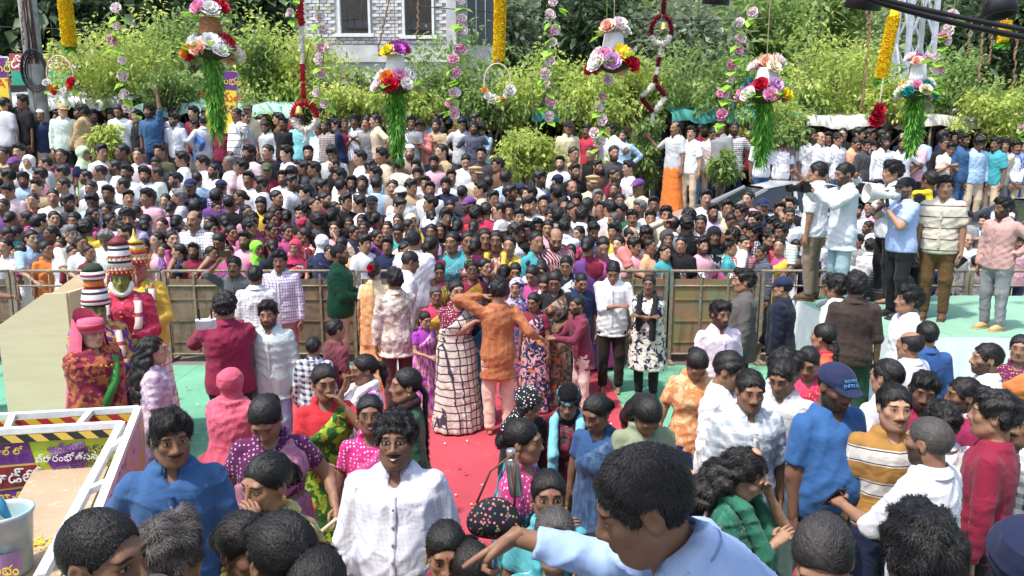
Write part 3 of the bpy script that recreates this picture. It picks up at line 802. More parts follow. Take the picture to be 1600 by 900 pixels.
class Kit:
    """one built figure: a continuous body mesh and the pieces worn on it"""
    def __init__(s, wear, hair='short', hat=None, lod='mid', curl=(.4, .4), point=(False, False), seed=0, collar=None, hatlod=None, **pose):
        s.sex = pose.get('sex', 'm'); s.sk = skeleton(**pose); hb, hh, hc, hr, nf = LOD[lod]; s.lod = lod
        bk = ('body', lod, str(sorted(pose.items(), key=str)), str(curl), str(point)); nk = str(sorted((q for q in pose.items() if q[0] != 'head'), key=str))
        if bk not in _low: _low[bk] = body_mesh(s.sk, hb, hh, curl, point, nf)
        s.body = _low[bk]; s.parts = []; s.top_grid = None
        HM = Matrix(s.sk['H'].tolist())
        if hair: s.parts.append(('hair', cached('hair', hair, hr), 'hair', HM))
        for i_, ht in enumerate([hat] if isinstance(hat, str) else (hat or [])):
            s.parts.append((dict(cap='cap', police='peaked_cap', skull='skull_cap', scarf='head_scarf', niqab='face_veil', kerchief='kerchief')[ht], cached('hat', ht, hr), 'hat%s' % (i_ + 1 if i_ else ''), HM))
        for w in wear:
            k, kw = (w, {}) if isinstance(w, str) else (w[0], dict(w[1]))
            slot = kw.pop('slot', None)
            if k in ('top', 'tee', 'kurta', 'blouse'):
                d = dict(top=dict(sleeves=1.0, hem=.80, fit=.022), tee=dict(sleeves=.42, hem=.82, fit=.016), kurta=dict(sleeves=.75, hem=.45, fit=.020, flare=.025), blouse=dict(sleeves=.30, hem=1.08, fit=.006, amp=.002))[k]
                d.update(kw); gk = ('top', lod, str(d), nk)
                if gk not in _low or lod in ('hero', 'near', 'mid'): _low[gk] = garment('top', s.sk, hc, seed, **d)
                me, s.top_grid = _low[gk]; slot = slot or ('blouse' if k == 'blouse' else 'top')
                s.parts.append((PARTNAME[k], me, slot, None))
                if (k == 'top' if collar is None else collar): s.parts.append(('collar', collar_mesh(s.sk), 'collar', None))
            else:
                lk = (k, s.sex, lod, pose.get('fat', 0), pose.get('belly', 0), str(pose.get('feet')), str(kw)) if k in ('trousers', 'skirt', 'lungi') else None
                if lk in _low: me = _low[lk]
                else:
                    gk = (k, lod, str(kw), nk)
                    if gk in _low and lod in ('far', 'tiny'): me = _low[gk]
                    else: me, _ = garment(k, s.sk, hc * (1.15 if lk is None else 1.7), seed, **kw); _low[gk] = me
                if lk: _low[lk] = me
                s.parts.append((PARTNAME[k], me, slot or ('bottom' if k in ('trousers', 'skirt', 'lungi') else k), None))
        s.headz = Vector(s.sk['H'][:3, 3])
NP = [0]
def place(kit, px, py, label, Z=None, h=None, yaw=0.0, skin=1, face='clean', cols=None, hairc='black', group=None, base=None, cat='person', pos=None):
    """stands the figure so that its head is where pixel (px, py) sees it"""
    cols = cols or {}
    nom = 1.705 if kit.sex == 'm' else 1.695
    R = Matrix.Rotation(math.radians(yaw), 3, 'Z')
    if pos is not None: k = (h or 1.65) / nom; loc = Vector(pos)
    elif Z is not None:
        P = at(px, py, Z); g = ground(P.y) if base is None else base
        k = (P.z - g) / kit.headz.z if h is None else h / nom
        loc = P - R @ (kit.headz * k)
        if h is None or base is not None: loc.z = g
    else:
        h = h or 1.66; k = h / nom; hz = kit.headz.z * k
        lo, hi = 0.3, 60.0; r = ray(px, py)
        f = lambda t: (CAM_H + r.z * t - hz) - ((ground(r.y * t) if base is None else base))
        t = .5
        while f(t) > 0 and t < 40: t += .01
        P = at(px, py, t); loc = P - R @ (kit.headz * k); loc.z = ground(P.y) if base is None else base
    b = link('person', kit.body, None, loc, (0, 0, math.radians(yaw))); b.scale = (k, k, k)
    sk_ = SKIN[skin] if isinstance(skin, int) else skin
    j = 1 + .12 * math.sin(NP[0] * 2.4); NP[0] += 1
    setmat(b, MAT['skin'], (*[q * j for q in sk_], FACE[face]))
    tag(b, label, cat, group)
    for name, me, slot, M in kit.parts:
        o = link(name, me, b)
        if M is not None: o.matrix_local = M
        if slot == 'hair': setmat(o, MAT['hair'], HAIRC[hairc] if isinstance(hairc, str) else hairc)
        else:
            c = cols.get(slot) or (cols.get('top') if slot in ('collar',) else None) or (cols.get('saree') if slot in ('blouse', 'bottom') else None) or 'white'
            if isinstance(c, str): c = (c,)
            if not isinstance(c[0], (str, tuple)): c = (c,)
            col = C[c[0]] if isinstance(c[0], str) else c[0]; pat = c[1] if len(c) > 1 else 'plain'; c2 = c[2] if len(c) > 2 else None
            c2 = C[c2] if isinstance(c2, str) else c2
            setmat(o, MAT[pat], col, c2)
    return b, loc, k
# ------------------------------------------------------------------ setting: ground, carpet, steps, stage
def ground_mat():
    t = NT("ground"); v = t.coord(); n = t.noise(.6, v, 5); n2 = t.noise(30, v, 3)
    c = t.mix(t.ss(n, .35, .7), (.13, .12, .105), (.21, .19, .16)); c = t.mix(t.ss(n2, .45, .7), c, t.mix(1.0, c, (.75, .75, .75), 'MULTIPLY'))
    t.bump(n2, .3, .02); return t.done(c, .9, .2)
def carpet_mat(name, col):
    t = NT(name); v = t.coord(); n = t.noise(1.3, v, 4); n2 = t.noise(240, v, 2); n3 = t.noise(7, v, 4, dist=1)
    c = t.mix(t.ss(n, .3, .75), tuple(q * .88 for q in col), tuple(min(1, q * 1.1) for q in col))
    x_, y_, z_ = t.sep(v); sm_ = t.ss(t.m('ABSOLUTE', t.m('SUBTRACT', t.m('FRACT', t.m('MULTIPLY', x_, .55)), .5)), .006, .002); c = t.mix(t.m('MULTIPLY', sm_, .6), c, tuple(q * .35 for q in col))
    c = t.mix(t.m('MULTIPLY', t.ss(t.noise(3.2, v, 5, .7), .52, .70), .35), c, tuple(q * .62 + .05 for q in col))
    c = t.mix(t.m('MULTIPLY', t.ss(n3, .62, .74), .22), c, (.45, .40, .34)); c = t.mix(t.m('MULTIPLY', t.ss(n2, .5, .8), .3), c, tuple(q * .6 for q in col))
    t.bump(t.m('ADD', n3, t.m('MULTIPLY', n2, .3)), .3, .015); return t.done(c, .95, .1)
_prof = [(-80, -.004), (RAMP_Y0, -.004), (RAMP_Y1, RAMP_Z), (30, RAMP_Z), (400, RAMP_Z)]
_m = MB(); _xs = (-400, -12, 12, 400)
_m.add([(x, y, z) for y, z in _prof for x in _xs], [(r * 4 + c, r * 4 + c + 1, r * 4 + c + 5, r * 4 + c + 4) for r in range(len(_prof) - 1) for c in range(3)])
struct(_m.build('ground', ground_mat()))
def sheet(name, x0, x1, y0, y1, z, mat, nx=24, ny=24, amp=.0, seed=1):
    """a laid carpet: slightly rippled sheet with a turned edge"""
    V = []; F = []; r = random.Random(seed); ph = [r.random() * 6 for _ in range(6)]
    for j in range(ny + 1):
        for i in range(nx + 1):
            x, y = x0 + (x1 - x0) * i / nx, y0 + (y1 - y0) * j / ny
            q = math.sin(3.1 * x + ph[0] + math.sin(2.3 * y + ph[1])) * math.sin(2.7 * y + ph[2]) + .6 * math.sin(7 * y + 2 * x + ph[3])
            V.append((x, y, z + amp * max(0, q)))
    for j in range(ny):
        for i in range(nx): a = j * (nx + 1) + i; F.append((a, a + 1, a + nx + 2, a + nx + 1))
    return struct(link(name, MB().add(V, F).mesh(name, mat, smooth=True)))
M_GREEN, M_RED = carpet_mat('green_carpet', (.15, .38, .25)), carpet_mat('red_carpet', (.43, .065, .085))
sheet('green_carpet', -7.5, 8.5, 2.66, 10.4, .004, M_GREEN, 60, 40, .006, 2)
sheet('red_carpet', -3.15, 1.33, 2.7, 10.2, .014, M_RED, 60, 90, .022, 3)
_m = MB(); _r = random.Random(12)
for _i in range(520):
    _x, _y = _r.uniform(-4.5, 3.8), _r.uniform(3.5, 10.3); _q = .013 + .01 * _r.random(); _a = _r.random() * 6.3; _z = .042
    _m.add([(_x + _q * math.cos(_a + k * 1.57) * (1 if k % 2 else .6), _y + _q * math.sin(_a + k * 1.57), _z + _r.uniform(0, .012)) for k in range(4)], [(0, 1, 2, 3)], _i % 3)
_o = _m.build('fallen_petals', [simple('petal_fallen_yellow', (.7, .48, .05), .8), simple('petal_fallen_white', (.7, .66, .6), .8), simple('petal_fallen_red', (.35, .03, .05), .8)]); stuff(_o); tag(_o, 'petals and paper bits scattered over the red and green carpets', 'petals')
M_CONC = simple('concrete', (.33, .31, .28), .9, var=.2, nscale=3, bump=.2)
for _i, (y0, y1, z) in enumerate(((2.05, 2.65, .28), (1.62, 2.05, .55), (-6, 1.62, .85))):
    struct(MB().box((0, (y0 + y1) / 2, z / 2), (15 - _i * .4, y1 - y0 - .002, z)).build('stage_step' if _i < 2 else 'stage_floor', M_CONC))
# retaining wall of the planted median, the back row stands on it
_w = MB().box((0, 21.4, WALL_Z / 2), (60, 10, WALL_Z))
_V = [(x, y, z if z < 0 else wall_top(x)) for x in (-26, 26) for y in (14.72, 16.45) for z in (-.2, 1)]
_w.add(_V, [(0, 1, 3, 2), (4, 6, 7, 5), (0, 4, 5, 1), (2, 3, 7, 6), (1, 5, 7, 3), (0, 2, 6, 4)])
_wo = _w.build('median_wall', simple('median_stone', (.26, .23, .19), .9, var=.3, nscale=2.5, bump=.4)); struct(_wo)
# unseen awning added to shade the stage, its poles stand outside the picture
_aw = tag(empty('shade_awning', (-1, -1.2, 0)), 'pale cloth awning added unseen to shade the stage behind the viewer', 'awning')
_a = MB()
for i in range(24):
    for j in range(16):
        pass
_V = []; _F = []
for j in range(17):
    for i in range(25):
        _V.append((-9 + 18 * i / 24, -4.8 + 6.6 * j / 16, 5.2 + .10 * math.cos(i * math.pi / 2) * math.sin(j * .4)))
for j in range(16):
    for i in range(24): a = j * 25 + i; _F.append((a, a + 1, a + 26, a + 25))
MB().add(_V, _F).build('cloth', simple('shade_awning_cloth', (.82, .80, .76), .9), _aw, True)
for x in (-8.8, 8.8):
    for y in (-4.6, 1.7): MB().tube([(x, y, .0), (x, y, 5.2)], .045, 8).build('pole', simple('galvanised', (.45, .46, .47), .5, .5, .6), _aw)

# platform on the right
PX0, PX1, PY0, PY1, PZ = 3.93, 8.0, 7.86, 10.3, 1.05
M_WCLOTH = simple('white_cloth', (.78, .78, .79), .85, var=.05, bump=.15)
pf = tag(empty('platform', (PX0, PY0, 0)), 'low platform with green carpet top and white cloth skirt, men stand on it', 'stage')
MB().box(((PX1 - PX0) / 2, (PY1 - PY0) / 2, PZ / 2 - .03), (PX1 - PX0 - .06, PY1 - PY0 - .06, PZ - .06)).build('base', M_CONC, pf)
_V = []; _F = []
for j in range(13):
    for i in range(21):
        x, y = (PX1 - PX0) * i / 20, (PY1 - PY0) * j / 12
        _V.append((x, y, PZ + .006 * max(0, math.sin(5 * x + 2 * math.sin(3 * y)))))
for j in range(12):
    for i in range(20): a = j * 21 + i; _F.append((a, a + 1, a + 22, a + 21))
MB().add(_V, _F).build('top_carpet', carpet_mat('pale_green_carpet', (.24, .44, .31)), pf, True)
def skirt(p0, p1, z, name, seed):
    V = []; F = []; n = 90; L = (Vector(p1) - Vector(p0)); nn = Vector((L.y, -L.x, 0)).normalized(); r = random.Random(seed)
    for j, (zz, k) in enumerate(((z + .004, .0), (z - .05, .02), (z * .6, .5), (.01, 1.0))):
        for i in range(n + 1):
            t = i / n; d = .012 + k * .035 * (math.sin(t * 61 + seed) + .6 * math.sin(t * 137 + 2 * seed)) * .5 + k * .03
            V.append(Vector(p0) + L * t + nn * d + Vector((0, 0, zz)))
    for j in range(3):
        for i in range(n): a = j * (n + 1) + i; F.append((a, a + 1, a + n + 2, a + n + 1))
    return MB().add(V, F).build(name, M_WCLOTH, pf, True)
skirt((0, 0, 0), (PX1 - PX0, 0, 0), PZ, 'skirt_cloth', 1); skirt((0, PY1 - PY0, 0), (0, 0, 0), PZ, 'skirt_cloth', 2)
def wedge(name, px, py, lab, rz, col):
    p = at_z(px, py, PZ); e = tag(empty(name, (p.x, p.y, PZ), rz), lab, 'speaker')
    m = MB(); pr = [(-.22, 0), (.20, 0), (.20, .12), (-.06, .36), (-.22, .30)]
    V = [(x, y, z + .012) for x in (-.26, .26) for y, z in pr]; n = 5
    m.add(V, [tuple(range(n))[::-1], tuple(range(n, 2 * n))] + [(i, (i + 1) % n, n + (i + 1) % n, n + i) for i in range(n)]).build('cabinet', col, e)
    g = MB(); 
    for k in range(7):
        a = k / 6; g.bar((-.23, .18 - .22 * a, .16 + .20 * a), (.23, .18 - .22 * a, .16 + .20 * a), .012, .012)
    g.build('grille', simple('black_metal', (.02, .02, .022), .5, .4), e)
    MB().lathe([(.085, 0), (.08, .012), (.05, -.02), (.02, -.01)], 16).build('driver', simple('black_cone', (.01, .01, .01), .6), e, True, loc=(.26 + .004, .0, .17), rot=(0, math.pi / 2, 0))
wedge('floor_speaker', 1385, 470, 'black wedge floor speaker lying on the green platform', 2.3, simple('speaker_black', (.025, .026, .028), .6))
wedge('floor_speaker', 1352, 458, 'grey wedge floor speaker with round black port, on the platform', -1.2, simple('speaker_grey', (.36, .35, .33), .7))

# ------------------------------------------------------------------ barricade
FY = 10.6; FH = 1.36
def panel_mat(name, cols, mural=False):
    t = NT(name); v = t.coord(); x, y, z = t.sep(v); n = t.noise(3, v, 5, .65, dist=.6); n2 = t.noise(14, v, 4, .6)
    c = t.mix(t.ss(n, .35, .65), cols[0], cols[1]); c = t.mix(t.ss(n2, .55, .72), c, cols[2])
    if mural:
        f = t.vor(2.6, t.scale(v, (1, 0, 1.6)), 'Color'); c = t.mix(.22, c, t.mix(1.0, f, (.5, .30, .16), 'MULTIPLY'))
        d = t.vor(2.6, t.scale(v, (1, 0, 1.6)), 'Distance', 'DISTANCE_TO_EDGE'); c = t.mix(t.m('MULTIPLY', t.ss(d, .04, .015), .7), c, (.33, .14, .07))
    s = t.noise(1.0, t.scale(v, (9, 9, 1.2)), 4); c = t.mix(t.m('MULTIPLY', t.ss(s, .52, .75), .55), c, (.07, .045, .03))
    t.bump(n2, .25, .01); return t.done(c, .85, .25)
M_P1 = panel_mat('rusty_tin', ((.15, .10, .068), (.24, .17, .115), (.09, .06, .042)))
M_P2 = panel_mat('faded_mural', ((.27, .18, .10), (.22, .18, .11), (.28, .14, .07)), True)
M_RAIL = simple('dusty_steel', (.26, .21, .15), .6, .4, .3, var=.25, nscale=20)
def barricade(x0, x1, kind, lab):
    w = x1 - x0; e = tag(empty('barricade', (x0, FY, 0)), lab, 'barricade', 'barricades along the crowd')
    for z in (FH, FH - .22, .12): MB().tube([(.01, 0, z), (w - .01, 0, z)], .022 if z == FH else .016, 8).build('rail', M_RAIL, e, True)
    for x in (.03, w - .03): MB().box((x, .0, FH / 2), (.045, .045, FH - .03)).build('post', M_RAIL, e)
    if kind != 'open':
        k = 3
        for i in range(k):
            a, b = .06 + (w - .12) * i / k, .06 + (w - .12) * (i + 1) / k
            m = MB().box(((a + b) / 2, .012, .14 + (FH - .26) / 2), (b - a - .006, .010, FH - .26)); 
            for zz in (.30, .62, .94): m.box(((a + b) / 2, -.0, zz), (b - a - .05, .016, .02))
            m.build('panel', M_P1 if kind == 'tin' else M_P2, e)
        for i in (1, 2): MB().box((.06 + (w - .12) * i / k, -.006, FH / 2 + .06), (.03, .02, FH - .2)).build('upright', M_RAIL, e)
    else:
        for i in range(1, 8): MB().tube([(w * i / 8, 0, .12), (w * i / 8, 0, FH - .02)], .009, 6).build('bar', M_RAIL, e, True)
        MB().bar((.1, .03, .2), (w - .1, .03, FH - .1), .03, .01).build('brace', M_RAIL, e)
    for x in (.03, w - .03): MB().box((x, 0, .02), (.06, .5, .03)).build('foot', M_RAIL, e)
bx = lambda px: (px - 800) / F_PX * 10.94
for a, b, k, lab in ((-60, 30, 'tin', 'rusty tin barricade at the left edge behind the cream cabinet'), (32, 262, 'open', 'barred barricade behind the costumed statues and striped crowns'), (264, 400, 'tin', 'rusty tin barricade behind the man filming in maroon'),
                     (402, 560, 'tin', 'tin barricade behind the man in the green shirt'), (562, 720, 'tin', 'tin barricade behind the man in the printed shirt'), (722, 880, 'mural', 'painted barricade behind the women crowding the red carpet'),
                     (882, 1040, 'mural', 'painted barricade behind the woman in the navy floral kurta'), (1042, 1180, 'mural', 'painted barricade right of the woman in the navy floral kurta'), (1182, 1330, 'open', 'barred barricade beside the platform with photographers'),
                     (1332, 1500, 'open', 'barred barricade behind the man with the megaphone'), (1502, 1680, 'open', 'barred barricade behind the man in dusty pink shirt')):
    barricade(bx(a), bx(b), k, lab)

# ------------------------------------------------------------------ foliage
def leaf_mat(name, a, b, trans=.25):
    t = NT(name); at_ = t.n("ShaderNodeAttribute", attribute_name='tint'); f = at_.outputs['Fac']
    c = t.mix(f, a, b); t.done(c, .5, .35)
    t.b.inputs['Transmission Weight'].default_value = 0.0
    tr = t.n("ShaderNodeBsdfTranslucent"); t.set(tr.inputs[0], t.mix(.5, c, tuple(min(1, q * 1.6) for q in b)))
    mx = t.n("ShaderNodeMixShader"); mx.inputs[0].default_value = trans
    t.t.links.new(t.b.outputs[0], mx.inputs[1]); t.t.links.new(tr.outputs[0], mx.inputs[2])
    t.t.links.new(mx.outputs[0], t.t.nodes["Material Output"].inputs[0]); return t.mat
M_LIME = leaf_mat('leaf_lime', (.10, .18, .035), (.56, .64, .16), .42); M_MID = leaf_mat('leaf_mid', (.06, .12, .035), (.30, .42, .12), .4)
M_DARK = leaf_mat('leaf_dark', (.035, .065, .028), (.10, .16, .075), .2); M_GREYG = leaf_mat('leaf_greygreen', (.09, .13, .075), (.30, .36, .23), .3)
M_BARK = simple('bark', (.16, .12, .09), .95, var=.35, nscale=12, bump=.6)
def leaves_np(P, D, L, Wd, tint, droop=.25):
    """P base points, D directions, L lengths -> folded leaf blades (2 quads + tip)"""
    n = len(P); D = D / (np.linalg.norm(D, axis=1, keepdims=True) + 1e-9)
    up = RNG.normal(size=(n, 3)) * .6 + [0, 0, 1]; S_ = np.cross(D, up); S_ /= (np.linalg.norm(S_, axis=1, keepdims=True) + 1e-9); U = np.cross(S_, D)
    L = L[:, None]; Wd = Wd[:, None]; g = np.array([0, 0, -1.0])
    mid = P + D * L * .48 + g * L * droop * .25; tip = P + D * L * .98 + g * L * droop
    V = np.stack([P, mid - S_ * Wd + U * Wd * .35, mid, mid + S_ * Wd + U * Wd * .35, tip], 1).reshape(-1, 3)
    b = np.arange(n)[:, None] * 5
    T = np.concatenate([b + [0, 2, 1], b + [0, 3, 2], b + [1, 2, 4], b + [2, 3, 4]])
    return V, T.astype(np.int32), np.repeat(tint, 5)
def crown_mesh(name, ry, n_cl, per, leaf, kind, seed, mat, rx=1.0, rd=None):
    r = np.random.default_rng(seed); rd = rd or rx * .8
    c = r.normal(size=(n_cl, 3)); c /= np.linalg.norm(c, axis=1, keepdims=True); c *= (r.random((n_cl, 1)) ** .45) * (.75 + .35 * r.random((n_cl, 1)))
    c = c * [rx, rd, ry]; lob = .12 * (np.sin(4 * c[:, :1] / rx + seed) + np.sin(5 * c[:, 2:] / ry + 2 * seed)); c = c * (1 + lob)
    cs = (.13 + .12 * r.random(n_cl)) * min(rx, ry) * (1.0 if kind == 'lance' else 1.15)
    ct = r.random(n_cl)
    P = np.repeat(c, per, 0) + r.normal(size=(n_cl * per, 3)) * np.repeat(cs, per)[:, None] * .75
    out = P - np.repeat(c, per, 0); D = out * 1.2 + r.normal(size=P.shape) * .05 + [0, 0, -.05]
    D = D / (np.linalg.norm(D, axis=1, keepdims=True) + 1e-9)
    if kind == 'lance': D = D * .8 + r.normal(size=P.shape) * .55 + [0, 0, -.30]; L = leaf * .92 * (.6 + .6 * r.random(len(P))); Wd = L * .25; dr = .22
    else: L = leaf * (.6 + .7 * r.random(len(P))); Wd = L * (.30 if kind == 'round' else .2); dr = .15
    tint = np.clip(np.repeat(ct, per) * .6 + r.random(len(P)) * .5, 0, 1)
    V, T, ti = leaves_np(P, D, L, Wd, tint, dr)
    me = mesh_np(name, V, T, smooth=False, mats=(mat,))
    a = me.attributes.new('tint', 'FLOAT', 'POINT'); a.data.foreach_set('value', ti.astype(f32)); return me
def tree(px, py, Z, rxp, ryp, kind, mat, lab, n_cl=60, per=40, leaf=.24, seed=1, group=None, name='tree', gz=None, trunk=True, lean=0.0):
    s_ = F_PX / Z; c = at(px, py, Z); rx, ry = rxp / s_, ryp / s_; gz = ground(c.y) if gz is None else gz
    e = tag(empty(name, (c.x + lean, c.y, gz)), lab, 'plant' if name in ('shrub', 'bush') else 'tree', group)
    me = crown_mesh('crown', ry, n_cl, per, leaf, kind, seed, mat, rx)
    o = link('crown', me, e, (-lean, 0, c.z - gz)); stuff(o)
    if trunk:
        m = MB(); h = c.z - gz; r = random.Random(seed); b = .035 * h + .03
        top = Vector((-lean, 0, h - ry * .1)); mid = Vector((-lean * .5 + r.uniform(-.1, .1), r.uniform(-.1, .1), h * .5))
        m.tube([(0, 0, -.4), mid * .5, mid, top, top + Vector((0, 0, ry * .6))], [b, b * .8, b * .65, b * .4, b * .1], 8)
        for k in range(7):
            a = r.random() * 6.28; st = mid.lerp(top, r.random()); en = top + Vector((math.cos(a) * rx * .75, math.sin(a) * rx * .6, r.uniform(-.35, .6) * ry))
            m.tube([st, st.lerp(en, .5) + Vector((0, 0, -.06 * rx)), en], [b * .38, b * .24, b * .06], 6)
        m.build('trunk', M_BARK, e, True)
    return e
for i, a in enumerate((
    (190, 105, 16.8, 92, 72, 'lance', M_LIME, 'light green drooping tree left of the first flower basket', 64, 42, .25),
    (300, 62, 18.5, 70, 42, 'lance', M_MID, 'green drooping tree behind the first flower basket', 40, 36, .26),
    (440, 115, 17.2, 80, 78, 'lance', M_LIME, 'light green tree behind the red rose garland, left of the brick building', 64, 42, .25),
    (560, 140, 19.0, 60, 45, 'lance', M_MID, 'sparse tree in front of the brick building wall', 26, 24, .25),
    (700, 132, 17.0, 85, 66, 'lance', M_MID, 'bushy tree right of the pink and red flower basket', 64, 42, .24),
    (832, 150, 16.6, 62, 60, 'lance', M_LIME, 'light green tree right of the yellow hanging column', 46, 40, .24),
    (925, 165, 16.2, 62, 60, 'lance', M_LIME, 'light green tree below the white and pink flower basket', 46, 40, .24),
    (1075, 150, 16.8, 85, 62, 'lance', M_MID, 'round tree behind the maroon and white hanging garland', 62, 42, .24),
    (1200, 190, 16.4, 60, 36, 'lance', M_LIME, 'low light green tree behind the fourth flower basket', 36, 36, .22),
    (1305, 130, 17.5, 92, 78, 'lance', M_LIME, 'large lime tree left of the lattice tower', 72, 44, .25),
    (1470, 130, 17.0, 66, 52, 'lance', M_MID, 'green tree behind the fifth flower basket', 48, 40, .24),
    (1570, 172, 16.0, 56, 42, 'lance', M_LIME, 'lime tree at the right edge', 44, 40, .22),
    (262, 140, 16.3, 44, 36, 'lance', M_MID, 'small tree between the first blossom vine and the tilted banner', 30, 40, .22),
    (395, 95, 16.9, 44, 40, 'lance', M_MID, 'small tree between the first flower basket and the red rose garland', 30, 40, .22),
    (535, 165, 16.4, 50, 30, 'lance', M_LIME, 'low lime tree left of the pink and red flower basket', 34, 40, .22),
    (640, 165, 16.2, 46, 34, 'lance', M_LIME, 'low lime tree behind the second green tassel', 34, 40, .22),
    (765, 165, 16.1, 40, 34, 'lance', M_MID, 'small tree under the hoop of the straight marigold garland', 30, 40, .22),
    (990, 130, 16.5, 48, 44, 'lance', M_LIME, 'small lime tree left of the maroon diamond garland', 36, 40, .22),
    (1140, 130, 16.6, 46, 40, 'lance', M_MID, 'small tree left of the basket with the teal bloom', 30, 40, .22),
    (1395, 160, 16.4, 46, 34, 'lance', M_LIME, 'small lime tree behind the single red rose', 32, 40, .22),
    (1250, 165, 17.0, 40, 30, 'lance', M_MID, 'small tree right of the fourth flower basket', 28, 40, .22))):
    a = list(a); a[3] *= 1.22; a[4] *= 1.12
    tree(*a[:8], n_cl=int(a[8] * 1.25), per=58, leaf=a[10] * .62, seed=20 + i, group='street trees behind the crowd', lean=random.uniform(-.4, .4), gz=WALL_Z)
for i, a in enumerate((
    (60, 40, 25, 140, 90, 'round', M_DARK, 'big dark broad leaved tree at the top left', 90, 40, .55),
    (235, 20, 27, 110, 70, 'round', M_DARK, 'dark broad leaved tree behind the first flower basket', 70, 40, .55),
    (395, 25, 26, 70, 70, 'round', M_DARK, 'dark tree touching the left side of the brick building', 56, 40, .5),
    (790, 70, 27, 60, 70, 'oval', M_GREYG, 'grey green tree right of the brick building', 50, 40, .42),
    (930, 45, 28, 120, 80, 'oval', M_DARK, 'dark green tree above the white and pink flower basket', 80, 40, .45),
    (1060, 70, 26, 80, 70, 'oval', M_GREYG, 'grey green tree behind the maroon garland', 60, 40, .4),
    (1175, 60, 30, 85, 70, 'oval', M_MID, 'bright tree up the slope above the fourth flower basket', 60, 40, .45),
    (1290, 30, 32, 95, 60, 'oval', M_MID, 'bright green tree on the slope left of the long marigold column', 60, 40, .45),
    (1500, 60, 30, 90, 80, 'oval', M_DARK, 'dark tree right of the lattice tower', 70, 40, .45),
    (1595, 50, 29, 80, 90, 'oval', M_DARK, 'dark tree at the top right corner', 64, 40, .45))):
    tree(*a, seed=50 + i, group='large trees beyond the street', gz=WALL_Z if a[2] < 26.7 else RAMP_Z)
for i, (px, py, Z, rx, ry, lab) in enumerate(((822, 240, 14.95, 54, 42, 'hedge of slender leaves on the median wall left of the man in red shirt'), (1002, 238, 15.9, 30, 58, 'tall bush on the median wall left of the orange lungi'),
    (172, 232, 14.75, 26, 40, 'small bush in front of the man in khaki on the wall'), (1128, 262, 14.7, 24, 22, 'low bush at the feet of the men beside the orange lungi'), (945, 268, 14.8, 24, 18, 'low bush between the man in red and the men in white'), (1215, 215, 15.3, 40, 26, 'bush behind the men in white at the right'))):
    tree(px, py, Z, rx, ry, 'lance', M_MID if i % 2 else M_LIME, lab, 50, 56, .13, seed=80 + i, name='bush', gz=WALL_Z if Z > 14.9 else RAMP_Z, trunk=True, group='bushes along the median wall')
# wooded hill
def hill():
    V = []; F = []; nx, ny = 60, 14
    for j in range(ny + 1):
        for i in range(nx + 1):
            x = -150 + 300 * i / nx; y = 34 + 90 * j / ny; t = j / ny
            V.append((x, y, RAMP_Z - .5 + 38 * t ** .8 + 2.0 * math.sin(x * .09 + 1) * t + 1.5 * math.sin(x * .23 + y * .1) * min(1, t * 3)))
    for j in range(ny):
        for i in range(nx): a = j * (nx + 1) + i; F.append((a, a + 1, a + nx + 2, a + nx + 1))
    t = NT('hill'); n = t.noise(.25, None, 5); c = t.mix(t.ss(n, .35, .65), (.035, .06, .025), (.08, .10, .045)); t.bump(t.noise(1.2, None, 5), 1.0, .5)
    struct(link('hill', MB().add(V, F).mesh('hill', t.done(c, .95, .1), smooth=True)))
    r = np.random.default_rng(5); P = []; D = []; 
    n_cl = 900; x = r.uniform(-75, 75, n_cl); tt = r.random(n_cl) ** 1.1 * .62; y = 34 + 90 * tt; z = RAMP_Z - .5 + 38 * tt ** .8 + 2.0 * np.sin(x * .09 + 1) * tt + 1.0 + r.random(n_cl) * 2.2
    per = 42; c = np.stack([x, y, z], 1); sc = (1.0 + 1.1 * r.random(n_cl)); o = r.normal(size=(n_cl * per, 3)) * np.repeat(sc, per)[:, None] * [.7, .7, .6]
    Pn = np.repeat(c, per, 0) + o; L = .75 * (.6 + .7 * r.random(len(Pn))); ti = np.clip(np.repeat(r.random(n_cl), per) * .7 + r.random(len(Pn)) * .4, 0, 1)
    V, T, ti = leaves_np(Pn, o + r.normal(size=o.shape) * .3, L, L * .3, ti, .15)
    me = mesh_np('woods', V, T, smooth=False, mats=(leaf_mat('leaf_woods', (.05, .09, .035), (.26, .34, .12), .25),))
    a = me.attributes.new('tint', 'FLOAT', 'POINT'); a.data.foreach_set('value', ti.astype(f32)); stuff(link('far_woods', me))
hill()

